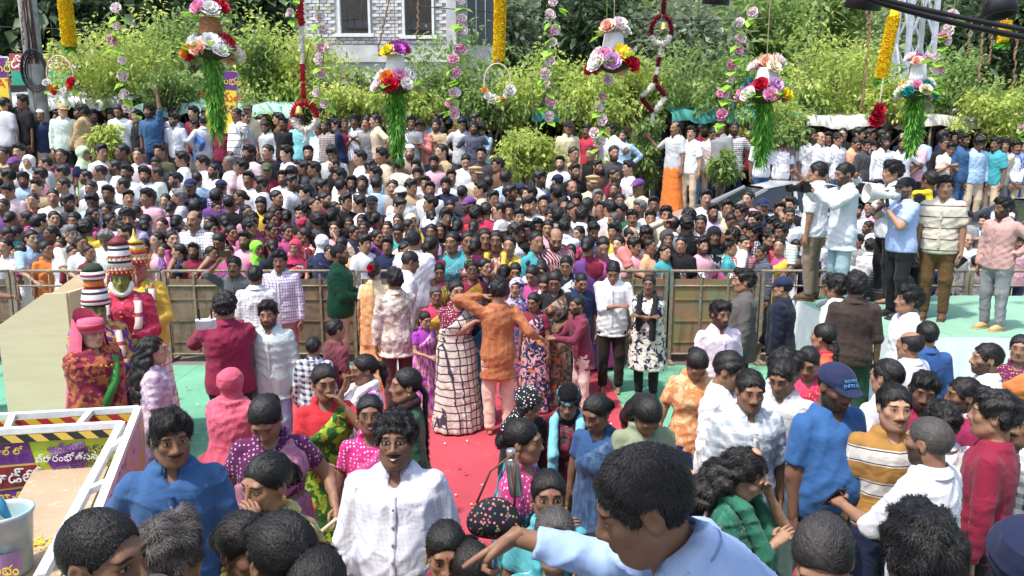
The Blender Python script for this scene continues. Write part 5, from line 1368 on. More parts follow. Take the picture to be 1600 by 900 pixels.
def basket(px, pt, pb, p_mid, wpx, top_cols, ring_cols, lab, bm, tail_px=None, Z=ZD, top_w=.55, seed=0):
    """pt top blossoms, p_mid basket body, pb flower ring (photo rows)"""
    s_ = F_PX / Z; c = at(px, pb, Z); e = tag(empty('flower_basket', c), lab, 'flower basket', 'hanging flower baskets'); r = random.Random(seed); R = wpx / 2 / s_
    zt, zm = at(px, pt, Z).z - c.z, at(px, p_mid, Z).z - c.z
    MB().lathe([(R * .36, zm - .13), (R * .42, zm - .04), (R * .34, zm + .10), (R * .30, zm + .12)], 18).build('basket', bm, e, True)
    MB().tube([(0, 0, zm), (0, 0, ZTOP - c.z)], .006, 5).build('string', M_STRING, e)
    MB().lathe([(R * .15, -.12), (R * .62, -.06), (R * .7, .02), (R * .3, .06)], 16).build('moss', simple('moss', (.05, .07, .025), .9), e, True)
    n = 15
    for i in range(n):
        a = 2 * math.pi * i / n + r.uniform(-.15, .15); lay = i % 2; q = R * (.80 if lay else .58); z = (-.035 if lay else .05) + r.uniform(-.02, .03)
        kind, col = ring_cols[i % len(ring_cols)] if r.random() < .75 else r.choice(ring_cols)
        o = link('flower', fmesh(kind, col), e, (math.cos(a) * q, math.sin(a) * q, z)); d = Vector((math.cos(a), math.sin(a), .55 + r.uniform(-.2, .3))); o.rotation_euler = d.to_track_quat('Z', 'Y').to_euler(); k = r.uniform(.95, 1.35) * R / .30; o.scale = (k, k, k)
    for i in range(6):
        a = i * 1.05 + seed; q = R * top_w * (.75 if i else 0); kind, col = top_cols[i % len(top_cols)]
        o = link('flower', fmesh(kind, col), e, (math.cos(a) * q, math.sin(a) * q, zt + r.uniform(-.03, .05))); d = Vector((math.cos(a) * .8, math.sin(a) * .8 - .3, .8)); o.rotation_euler = d.to_track_quat('Z', 'Y').to_euler(); k = r.uniform(.9, 1.25) * R / .30; o.scale = (k, k, k)
    m = MB()
    for i in range(26):
        a = r.random() * 6.28; zz = r.choice((zt - .05, .0, -.06)); q = R * (.5 if zz > .1 else .75); hang_leaf(m, Vector((math.cos(a) * q, math.sin(a) * q, zz)), r.uniform(.10, .17), a, r.uniform(-.6, .6))
    m.build('leaf_spray', M_FLEAF, e)
    at_ = e.children[-1].data.attributes.new('tint', 'FLOAT', 'POINT'); at_.data.foreach_set('value', [r.random() for _ in range(len(e.children[-1].data.vertices))]); stuff(e.children[-1])
    if tail_px: o = link('green_tassel', tassel_mesh((tail_px - pb) / s_, R * .36, seed, 1100), e, (0, 0, -.03)); stuff(o)
W_, K_, PK, RD = ('rose', 'white'), ('bloom', 'palepink'), ('rose', 'pink'), ('rose', 'red')
basket(331, 20, 78, 46, 88, [('bloom', 'white'), ('rose', 'pink'), ('daisy', 'yellow'), ('rose', 'pink'), ('bloom', 'white'), ('rose', 'red')], [('rose', 'lilac'), W_, W_, ('rose', 'peach'), RD, ('rose', 'pink'), ('bloom', 'white'), ('rose', 'orange')], 'brown wicker flower basket with a yellow sunflower on top and long green tassel, leftmost', M_WICK, 212, seed=1)
basket(619, 80, 132, 104, 78, [('bloom', 'purple'), ('bloom', 'hotpink'), ('bloom', 'yellow'), ('bloom', 'purple')], [('rose', 'white'), ('bloom', 'palepink'), RD, RD, ('rose', 'pink'), ('rose', 'lilac'), ('rose', 'white'), ('rose', 'orange')], 'white basket with magenta bloom on top, red and white roses and green tassel', M_WHITEB, 246, seed=2)
basket(958, 48, 97, 70, 86, [('bloom', 'white'), ('bloom', 'peach'), ('bloom', 'palepink'), ('bloom', 'white')], [('bloom', 'palepink'), ('bloom', 'white'), PK, ('rose', 'lilac'), ('daisy', 'yellow'), ('rose', 'red'), ('rose', 'peach'), ('rose', 'red')], 'basket of white, pink and orange blossoms with no tassel', M_WHITEB, None, seed=3)
basket(1195, 104, 146, 124, 86, [('bloom', 'peach'), ('bloom', 'cream'), ('bloom', 'palepink')], [('rose', 'hotpink'), ('rose', 'white'), RD, PK, ('rose', 'lilac'), ('rose', 'yellow'), ('rose', 'teal'), ('rose', 'hotpink')], 'basket with peach top blossoms, crimson roses, a teal ribbon bloom and green tassel', M_WHITEB, 252, seed=4)
basket(1432, 97, 142, 116, 62, [('bloom', 'purple'), ('bloom', 'palepink'), ('bloom', 'peach')], [('bloom', 'yellow'), ('bloom', 'palepink'), ('rose', 'white'), ('rose', 'teal'), ('rose', 'pink'), ('bloom', 'cream')], 'basket of yellow green and pale pink blossoms with green tassel, near the lattice tower', M_WHITEB, 236, seed=5)
# marigold columns
_mg = petal_flower([(10, .030, .011, -.2), (10, .028, .010, .25), (8, .020, .008, .8)], '', .2, 9)
M_MARI = [flower_mat('marigold_yellow', (.82, .58, .012), (.85, .68, .04)), flower_mat('marigold_gold', (.80, .44, .01), (.84, .56, .02))]
MG = [_mg.mesh('marigold', m, smooth=True) for m in M_MARI]
def marigold(px0, py0, px1, py1, wpx, lab, Z=ZD, seed=0):
    a, b = at(px0, py0, Z), at(px1, py1, Z); b.y = a.y; s_ = F_PX / Z; R = wpx / 2 / s_; e = tag(empty('marigold_garland', b), lab, 'garland', 'marigold garlands'); L = (a - b).length; ax = (a - b).normalized(); r = random.Random(seed)
    MB().tube([(0, 0, 0), a - b, Vector((a.x - b.x, 0, ZTOP - b.z))], .008, 5).build('string', M_STRING, e); MB().tube([(0, 0, 0), a - b], R * .72, 10).build('core', M_MARI[1], e, True)
    n = max(4, int(L / (R * .36))); cnt = 0
    for i in range(n):
        for k in range(11):
            if cnt >= 300: break
            an = 2 * math.pi * (k + .5 * (i % 2)) / 11 + r.uniform(-.1, .1)
            d = Vector((math.cos(an), math.sin(an), 0)); p = ax * (L * (i + .5) / n + r.uniform(-.008, .008)) + d * R * .72
            o = link('marigold', MG[0 if r.random() < .75 else 1], e, p); o.rotation_euler = (d + Vector((0, 0, r.uniform(-.3, .3)))).to_track_quat('Z', 'Y').to_euler(); q = r.uniform(.9, 1.15) * R / .075 * 1.15; o.scale = (q, q, q); cnt += 1
    m = MB()
    for k in range(14): hang_leaf(m, Vector((0, 0, 0)), r.uniform(.08, .14), k * .9, r.uniform(-1.0, .1))
    o = m.build('leaf_tuft', M_TASSEL, e); stuff(o); at_ = o.data.attributes.new('tint', 'FLOAT', 'POINT'); at_.data.foreach_set('value', [r.random() for _ in o.data.vertices])
    return e
marigold(93, -70, 95, 68, 22, 'thick yellow marigold garland at the left with a hoop below it', seed=1)
marigold(783, -60, 779, 92, 20, 'straight yellow marigold garland in front of the brick building corner', seed=2)
marigold(1402, 2, 1386, 120, 19, 'slanting yellow marigold garland beside the lattice tower', seed=3)
marigold(1573, 34, 1570, 64, 17, 'short piece of yellow marigold garland at the top right corner', seed=4)
def hoop(px, py, rpx, lab, cols, Z=ZD, seed=0, top=None):
    c = at(px, py, Z); c.y = YD; R = rpx * Z / F_PX; e = tag(empty('flower_hoop', c), lab, 'flower ring'); r = random.Random(seed)
    MB().tube([(R * .8 * math.cos(a * .35), 0, R * 1.1 * math.sin(a * .35)) for a in range(19)], .009, 6, cap=False).build('hoop', simple('cane', (.62, .52, .34), .6), e, True); MB().tube([(0, 0, R), (0, 0, (top or R * 2.2))], .005, 5).build('string', M_STRING, e)
    for i in range(7):
        a = -math.pi * (.15 + .7 * i / 6); kind, col = cols[i % len(cols)]; o = link('flower', fmesh(kind, col), e, (R * .85 * math.cos(a), -.03, R * 1.1 * math.sin(a))); o.rotation_euler = Vector((r.uniform(-.5, .5), -1, .4)).to_track_quat('Z', 'Y').to_euler(); k = r.uniform(.55, .85); o.scale = (k, k, k)
    m = MB()
    for k in range(14): hang_leaf(m, Vector((r.uniform(-R, R) * .8, 0, -R * 1.0)), r.uniform(.07, .14), r.random() * 6.28, r.uniform(-1, .3))
    o = m.build('leaf_spray', M_FLEAF, e); stuff(o); at_ = o.data.attributes.new('tint', 'FLOAT', 'POINT'); at_.data.foreach_set('value', [r.random() for _ in o.data.vertices])
hoop(92, 116, 26, 'cane hoop with red and white blossoms under the left marigold garland', [RD, ('bud', 'orange'), W_, ('bud', 'cream')], seed=1, top=.38)
hoop(777, 128, 26, 'cane hoop with white and orange blossoms under the straight marigold garland', [W_, W_, ('bud', 'orange'), ('bloom', 'cream')], seed=2, top=.30)
_c = at(1373, 172, ZD); _e = tag(empty('hanging_rose', _c), 'single red rose hanging on a string below the slanting marigold garland', 'flower')
for k in range(3): o = link('flower', fmesh('rose', 'red'), _e, (0, .02 * k, -.06 * k)); o.rotation_euler = Vector((.3 - .3 * k, -1, .3)).to_track_quat('Z', 'Y').to_euler()
MB().tube([(0, 0, 0), at(1380, 122, ZD) - _c], .008, 5).build('string', simple('cream_string', (.7, .62, .45), .8), _e)
# petal rope garlands: fluffy segments strung on a path
def rope_seg(pts, r, mat, seed=0):
    """rope of packed petals: tube with a rough petal surface"""
    m = MB(); q = random.Random(seed); P = [Vector(p) for p in pts]; L = sum((P[i + 1] - P[i]).length for i in range(len(P) - 1)); n = max(3, int(L / (r * .55)))
    def on(t):
        d = t * L
        for i in range(len(P) - 1):
            l = (P[i + 1] - P[i]).length
            if d <= l or i == len(P) - 2: return P[i].lerp(P[i + 1], min(1, d / l)), (P[i + 1] - P[i]).normalized()
            d -= l
    for i in range(n):
        c, ax = on((i + .5) / n); u = ax.orthogonal().normalized(); w = ax.cross(u)
        for k in range(9):
            a = 2 * math.pi * k / 9 + (i % 2) * .35 + q.uniform(-.15, .15); d = u * math.cos(a) + w * math.sin(a); s_ = ax.cross(d); l = r * q.uniform(.9, 1.15)
            m.add([c + d * r * .3 - s_ * r * .4, c + d * r * .3 + s_ * r * .4, c + d * l + s_ * r * .38 + ax * q.uniform(-.3, .3) * r, c + d * l - s_ * r * .38 + ax * q.uniform(-.3, .3) * r], [(0, 1, 2, 3)])
    m.tube(P, r * .7, 8); return m.mesh('garland_segment', mat, smooth=True)
M_JAS = flower_mat('jasmine', (.74, .72, .64)); M_ROSE = flower_mat('rose_petal', (.42, .012, .035), (.52, .03, .06)); M_MAR = flower_mat('maroon_petal', (.15, .008, .02), (.22, .015, .035))
def rope_garland(lab, segs, Z, wpx):
    c = at(segs[0][1][0][0], segs[0][1][0][1], Z); e = tag(empty('petal_garland', c), lab, 'garland', 'petal rope garlands'); r = wpx / 2 * Z / F_PX
    for i, (mt, pts, k) in enumerate(segs):
        P = []
        for p in pts: v = at(p[0], p[1], Z); v.y = c.y; P.append(v - c)
        link('garland_segment', rope_seg(P, r * k, mt, i), e)
    MB().tube([(0, 0, 0), (0, 0, ZTOP - c.z)], .006, 5).build('string', M_STRING, e); return e, c
def arc(cx, cy, rx, ry, a0, a1, n=9): return [(cx + rx * math.cos(math.radians(a0 + (a1 - a0) * i / n)), cy - ry * math.sin(math.radians(a0 + (a1 - a0) * i / n))) for i in range(n + 1)]
_e, _c = rope_garland('red rose and white jasmine garland ending in a ring, in front of the cyan shirt', [(M_ROSE, [(468, -30), (467, 38)], 1), (M_JAS, [(467, 40), (466, 78)], .8), (M_ROSE, [(466, 97), (466, 123)], .8), (M_ROSE, [(466, 126), (466, 152)], .8), (M_JAS, [(467, 78), (466, 97)], .5),
    (M_ROSE, arc(466, 180, 19, 22, 95, 185), 1), (M_ROSE, arc(466, 180, 19, 22, 85, -5), 1), (M_JAS, arc(466, 180, 19, 22, 185, 355), 1), (M_JAS, [(466, 203), (465, 222)], .7)], ZD, 13)
o = link('bell', MB().lathe([(.0, .05), (.03, .03), (.04, -.02), (.055, -.05), (.05, -.05)], 12, cap=False).mesh('bell', simple('brass', (.7, .45, .1), .3, .5, .7), smooth=True), _e, at(467, 172, ZD) - _c)
_e, _c = rope_garland('maroon and white petal garland with a loop and a diamond below it', [(M_MAR, [(1039, -30), (1038, 20)], 1), (M_MAR, arc(1036, 46, 16, 23, 95, 200, 8), 1), (M_MAR, arc(1036, 46, 16, 23, 85, -20, 8), 1), (M_JAS, arc(1036, 46, 16, 20, 200, 340, 8), 1.1), (M_JAS, [(1036, 66), (1035, 84)], .6), (M_MAR, [(1034, 86), (1032, 102)], 1), (M_JAS, [(1032, 102), (1030, 115)], 1), (M_MAR, [(1030, 115), (1029, 127)], 1.1),
    (M_JAS, [(1027, 129), (1009, 148)], 1.1), (M_MAR, [(1031, 129), (1046, 148)], 1.1), (M_MAR, [(1008, 150), (1026, 173)], 1.1), (M_JAS, [(1046, 150), (1030, 172)], 1.2), (M_JAS, [(1027, 174), (1026, 192)], .8)], ZD, 9)
link('bell', MB().lathe([(.0, .04), (.024, .025), (.03, -.015), (.042, -.04)], 12, cap=False).mesh('bell', simple('brass', (.7, .45, .1), .3, .5, .7), smooth=True), _e, at(1037, 40, ZD) - _c)
# vines of pale pink blossoms with lime leaves
def vine(pts, lab, Z=ZD, seed=0, k=1.0):
    P = [at(p[0], p[1], Z) for p in pts]; y0 = P[0].y
    for p in P: p.y = y0
    e = tag(empty('flower_vine', P[0]), lab, 'flower vine', 'hanging vines of pink blossoms'); r = random.Random(seed)
    MB().tube([Vector((0, 0, ZTOP - P[0].z))] + [p - P[0] for p in P], .005, 5).build('stem', simple('vine_stem', (.12, .22, .05), .8), e)
    for i, p in enumerate(P):
        q = p - P[0]
        for j in range(r.choice((1, 2, 2))):
            o = link('flower', fmesh('bud', r.choice(('palepink', 'palepink', 'palepink', 'pink'))), e, q + Vector((r.uniform(-.04, .04), -.03, r.uniform(-.03, .03)))); o.rotation_euler = Vector((r.uniform(-.7, .7), -1, r.uniform(-.2, .6))).to_track_quat('Z', 'Y').to_euler(); s_ = k * r.uniform(.9, 1.3); o.scale = (s_,) * 3
        for j in range(2):
            m = MB(); hang_leaf(m, Vector((0, 0, 0)), .15 * k, 0, -.45); o = m.build('leaf', M_FLEAF, e, loc=q + Vector((r.uniform(-.03, .03), -.01, -.07)), rot=(r.uniform(-.3, .3), r.uniform(-.2, .5), r.choice((-.6, -2.4)) + r.uniform(-.4, .4)))
            at_ = o.data.attributes.new('tint', 'FLOAT', 'POINT'); at_.data.foreach_set('value', [r.uniform(.4, 1)] * len(o.data.vertices))
vine([(187, 14), (178, 40), (175, 65), (186, 92), (185, 117), (184, 143), (191, 166)], 'pink blossom vine left of the first flower basket, above the man in white polo', seed=1)
vine([(500, -4), (496, 25), (498, 45), (503, 72), (501, 92), (497, 112), (492, 140), (506, 157)], 'pink blossom vine right of the red rose garland', seed=2)
vine([(722, 2), (718, 27), (717, 48), (715, 72), (709, 95), (713, 115), (707, 140), (703, 162), (706, 181)], 'pink blossom vine between the white basket and the straight marigold garland', seed=3)
vine([(869, 2), (863, 22), (867, 47), (862, 66), (863, 90), (853, 110), (851, 133), (856, 155), (854, 176)], 'pink blossom vine left of the tasselless basket', seed=4)
vine([(946, 128), (944, 146), (938, 166), (941, 190), (930, 206), (936, 222)], 'short pink blossom vine below the tasselless basket', seed=5)
vine([(1176, 18), (1152, 38), (1159, 58), (1157, 80), (1148, 100), (1143, 121), (1137, 143), (1133, 180), (1140, 160)][:8], 'pink blossom vine left of the basket with the teal bloom', seed=6)
vine([(1490, 22), (1481, 45), (1477, 62), (1470, 88), (1469, 108), (1462, 127), (1456, 147), (1457, 168), (1447, 190), (1443, 206)], 'pink blossom vine right of the yellow green basket near the tower', seed=7)
vine([(1600, 190), (1597, 205)], 'small pink blossom sprig at the right edge', seed=8)
vine([(455, -10), (452, 20)], 'small pink blossom sprig beside the top of the red rose garland', seed=9, k=.8)
def dry_string(px0, py0, px1, py1, Z, lab, seed):
    a, b = at(px0, py0, Z), at(px1, py1, Z); r = random.Random(seed); e = tag(empty('dry_garland', a), lab, 'garland', 'dried brown garlands'); n = 26
    P = [(b - a) * (i / n) + Vector((r.uniform(-.015, .015), 0, 0)) for i in range(n + 1)]; MB().tube(P, [r.uniform(.006, .018) for _ in P], 5).build('strand', simple('dry_flower', (.20, .12, .07), .9, var=.3, nscale=40), e)
for i, a in enumerate(((1366, -20, 1345, 175, 8, 'long dried brown garland left of the slanting marigold garland'), (1352, -20, 1358, 60, 8, 'short dried brown strand left of the slanting marigold garland'), (1537, 30, 1530, 130, 9.5, 'dried strand left of the top right corner'), (1552, 40, 1545, 100, 9.5, 'second dried strand left of the top right corner'), (1590, 45, 1583, 135, 9, 'dried strand under the short marigold piece'), (1517, 30, 1512, 85, 10, 'faint dried strand right of the lattice tower'),
    (612, -20, 590, 80, 10, 'dried strand in front of the left brick window'), (655, -20, 652, 60, 10, 'dried strand in front of the right brick window'), (34, -20, 36, 70, 10, 'dried strand left of the utility pole'))): dry_string(*a, seed=i)
# ------------------------------------------------------------------ left: cream cabinet, costumed statues, stall
def cabinet():
    Y = at(60, 560, 8.0).y; P = lambda px, py: at_y(px, py, Y); a = P(7, 510); e = tag(empty('lectern', (P(7, 640).x, Y, 0)), 'tall cream wooden cabinet with a sloping open top at the left edge', 'lectern')
    x = lambda px, py: P(px, py).x - e.location.x; z = lambda px, py: P(px, py).z
    t = NT('cream_wood'); v = t.coord(); g = t.noise(1.0, t.scale(v, (1.5, 1.5, 14)), 4, .6); M = t.done(t.mix(t.ss(g, .35, .7), (.62, .52, .36), (.57, .47, .31)), .55, .3)
    pts = [(x(7, 600), 0), (x(118, 600), 0), (x(118, 600), z(118, 458)), (x(84, 600), z(84, 459)), (x(7, 600), z(7, 510))]; n = 5
    m = MB().add([(px, y, pz) for y in (0, .03) for px, pz in pts], [tuple(range(n)), tuple(range(n, 2 * n))[::-1]] + [(i, i + n, (i + 1) % n + n, (i + 1) % n) for i in range(n)]); m.build('front_panel', M, e)
    for px in (7, 118):
        h = z(px, 510 if px == 7 else 458); MB().box((x(px, 600), .33, h / 2), (.035, .60, h)).build('side_panel', M, e)
    m = MB().add([(px, y, pz + .10 * (y > .1)) for y in (.63, .66) for px, pz in pts[2:] + [pts[0], pts[1]]], [(0, 1, 2, 3, 4), (9, 8, 7, 6, 5)] + [(i, i + 5, (i + 1) % 5 + 5, (i + 1) % 5) for i in range(5)]); m.build('back_panel', M, e)
    MB().bar((x(7, 510), .31, z(7, 510) - .12), (x(84, 459), .31, z(84, 459) - .12), .58, .03).build('sloping_shelf', M, e)
    MB().box((x(101, 600), .31, z(100, 470)), (x(118, 1) - x(84, 1), .56, .03)).build('shelf', M, e)
cabinet()
def stripes(name, cols, freq, axis='z', ang=0.0):
    t = NT(name); x, y, z = t.sep(t.coord()); u = {'z': z, 'd': t.m('ADD', x, z)}[axis]; f = t.m('FRACT', t.m('MULTIPLY', u, freq)); n = len(cols); c = cols[0]
    for i in range(1, n): c = t.mix(t.m('GREATER_THAN', f, i / n), c, cols[i])
    return t.done(c, .6)
M_BW = stripes('crown_black_white', [(.72, .70, .66), (.72, .70, .66), (.03, .03, .03), (.72, .70, .66), (.25, .03, .05)], 9); M_GOLDST = stripes('crown_gold', [(.62, .16, .03), (.66, .46, .08), (.60, .52, .38), (.45, .03, .05)], 12); M_REDST = stripes('crown_red', [(.42, .03, .06), (.62, .50, .45), (.45, .05, .08)], 14)
M_BROC = cloth('brocade') if False else MAT['floral']
M_GARL = stripes('garland_bands', [(.70, .55, .48), (.70, .55, .48), (.72, .62, .55), (.35, .05, .08)], 7)
def statue(px, py, Z, lab, yaw, skin_c, crown, wear, cols, base=0.0, veil=False, frame=False, L='waist', R='waist', hh=None, garl=True, head=(0, 0, 0), extra=None):
    kit = Kit(wear, hair=None, hat=None, lod='mid', sex='m', L=L, R=R, fat=.03, head=head)
    b, loc, k = place(kit, px, py, lab, Z=Z, yaw=yaw, skin=skin_c, face='clean', cols=cols, base=base, cat='statue', group=None); b.name = 'costumed_statue'
    H = Matrix(kit.sk['H'].tolist())
    for nm, prof, mat in crown:
        if nm.startswith('crown'): prof = [(max(r_, .0) * .80, .05 + (z_ - .05) * .86) for r_, z_ in prof]; prof[0] = (max(prof[0][0], .088), prof[0][1])
        o = MB().lathe(prof, 28).build(nm, mat, b, True); o.matrix_local = H
    for q in (-1, 1):
        if frame:
            o = MB().lathe([(.0, .0), (.045, .0), (.055, .012), (.045, .024), (.025, .024), (.022, .03), (0, .03)], 16).build('ear_disc', stripes('ear_disc_mat', [(.6, .12, .03), (.7, .6, .5)], 30), b, True); o.matrix_local = H @ Matrix.Translation((q * .095, -.01, .0)) @ Matrix.Rotation(q * math.pi / 2, 4, 'Y')
    if frame:
        o = MB().tube([(.085 * math.cos(a), -.045 - .03 * math.sin(-a), -.01 + .115 * math.sin(a)) for a in [math.radians(180 + 15 * i) for i in range(13)]], [.012] + [.024] * 11 + [.012], 8).build('white_beard_frame', simple('paper_white', (.76, .74, .70), .8), b, True); o.matrix_local = H
    if garl:
        for q in (-1, 1): MB().tube([(q * .07, .02, 1.43), (q * .13, -.12, 1.38), (q * .13, -.19, 1.2), (q * .08, -.21, 1.0), (q * .03, -.22, .85)], .034, 10).build('garland', M_GARL, b, True)
    if not veil and crown[0][0] == 'crown_base':
        m = MB()
        for zz, rr_, nn in ((.075, .108, 18), (.115, .104, 18), (.20, .10, 14)):
            for i in range(nn): a = i * 6.283 / nn; m.lathe([(0, -.011), (.011, 0), (0, .011)], 6, c=(rr_ * math.cos(a), rr_ * math.sin(a), zz))
        o = m.build('crown_beads', simple('gold_paint', (.62, .38, .06), .35, .5, .5), b, True); o.matrix_local = H; stuff(o)
    MB().tube([(.10 * math.sin(a), -.02 - .12 * math.cos(a), 1.40 - .06 * math.cos(a)) for a in [i * .45 - 1.8 for i in range(9)]], .016, 8).build('necklace', simple('gold_paint', (.62, .38, .06), .35, .5, .5), b, True)
    m = MB(); r = random.Random(int(px))
    for i in range(40):
        a = r.uniform(-1.2, 1.2); zz = r.uniform(.85, 1.32); m.lathe([(.0, -.012), (.014, 0), (0, .012)], 6, c=(.2 * math.sin(a), -.17 * math.cos(a) - .015, zz))
    o = m.build('beads', simple('gold_paint', (.62, .38, .06), .35, .5, .5), b, True); stuff(o)
    for q in kit.sk['arms']:
        for t in (.35, .6, .85):
            c = q['e'] + (q['w'] - q['e']) * t; d = Vector((q['w'] - q['e'])).normalized(); o = MB().lathe([(.052, -.012), (.06, 0), (.052, .012)], 14, cap=False).build('bangle', simple('gold_paint', (.62, .38, .06), .35, .5, .5), b, True, loc=c); o.rotation_euler = d.to_track_quat('Z', 'Y').to_euler()
    return b, kit, H
GRN = (.22, .25, .05)
tall = [('crown_base', [(.10, .05), (.125, .06), (.125, .12), (.11, .13)], M_REDST), ('crown', [(.12, .12), (.118, .2), (.105, .34), (.09, .36)], M_BW), ('crown_top', [(.10, .36), (.085, .40), (.05, .43), (.0, .45)], simple('crown_dark', (.16, .02, .03), .6))]
statue(190, 437, 7.3, 'costumed statue with green face, white beard frame and black and white striped crown', 22, GRN, tall, [('top', dict(hem=.6, fit=.04)), 'skirt'], dict(top=('red', 'floral', 'crimson'), bottom=('offwhite', 'bigcheck', 'red')), base=.12, frame=True)
t2 = [('crown_base', [(.10, .045), (.135, .06), (.13, .12), (.10, .13)], M_REDST), ('crown', [(.11, .12), (.12, .17), (.10, .26), (.07, .29)], M_GOLDST), ('crown_finial', [(.05, .28), (.055, .31), (.03, .34), (.02, .37), (.0, .44)], simple('finial_gold', (.66, .45, .08), .4, .5, .5))]
statue(214, 420, 7.75, 'costumed statue with reddish face, gold banded crown with finial and yellow robe', 18, (.40, .13, .09), t2, [('top', dict(hem=.6, fit=.035)), 'skirt', ('dupatta', dict(fit=.05))], dict(top='yellow', bottom=('white', 'bigcheck', 'orange'), dupatta=('green', 'floral', 'gold')), base=.15, L='hip', R='waist')
t3 = [('crown', [(.14, .05), (.15, .09), (.12, .22), (.085, .25)], M_BW), ('crown_band', [(.085, .25), (.10, .27), (.10, .31), (.08, .32)], simple('crown_orange', (.62, .16, .04), .6)), ('crown_upper', [(.10, .32), (.125, .34), (.12, .40), (.09, .41)], M_BW), ('crown_tuft', [(.09, .41), (.10, .44), (.07, .48), (0, .49)], simple('tuft_dark', (.03, .05, .03), .9))]
b3, k3, H3 = statue(151, 485, 6.9, 'costumed statue with tall white banded crown, long black hair and yellow skirt', 45, (.24, .24, .07), t3, [('top', dict(hem=.55, fit=.04)), 'skirt'], dict(top=('purple', 'floral', 'gold'), bottom='yellow'))
m = MB(); r = random.Random(8)
for i in range(34):
    a = (i - 17) * .05; x = .13 * math.sin(a * 2); m.tube([(x * .5, .10, 1.62), (x, .17, 1.4), (x * 1.4, .24, 1.0), (x * 1.7 + r.uniform(-.02, .02), .33, .55), (x * 1.5, .38, .12)], [.02, .022, .022, .02, .006], 5)
stuff(m.build('long_hair', MAT['hair'], b3, True)); b3.children[-1].color = (.012, .010, .009, 1)
t4 = [('veil_cap', [(.105, .02), (.108, .09), (.098, .13), (.0, .145)], simple('veil_pink', (.62, .12, .20), .8)), ('veil_band', [(.112, .05), (.114, .085), (.104, .10)], M_REDST)]
b4, k4, H4 = statue(143, 522, 6.3, 'costumed statue in long pink veil and maroon brocade facing right, front of the group', 62, (.50, .28, .20), t4, [('top', dict(hem=.5, fit=.05)), 'skirt'], dict(top=('maroon', 'floral', 'rust'), bottom=('maroon', 'floral', 'gold')), garl=False, L='front', R='front')
# the veil falls from the crown of the head down the back
V = []; F = []; n = 18
for j in range(9):
    t = j / 8
    for i in range(n + 1):
        a = math.radians(-125 + 250 * i / n); rr = (.115 + .17 * t ** .8) * (1 + .04 * math.sin(9 * a + 4 * t)); z = 1.70 - 1.35 * t + .10 * (1 - t) * math.cos(a)
        V.append((rr * math.sin(a), .03 + .05 * t + rr * math.cos(a) * .95, z))
for j in range(8):
    for i in range(n): q = j * (n + 1) + i; F.append((q, q + 1, q + n + 2, q + n + 1))
MB().add(V, F).build('veil', simple('veil_pink', (.62, .12, .20), .8), b4, True)
MB().tube([(.12, -.12, 1.36), (.05, -.2, 1.15), (-.08, -.22, .95)], .04, 8).build('green_sash', simple('sash_green', (.04, .22, .05), .6), b4, True)
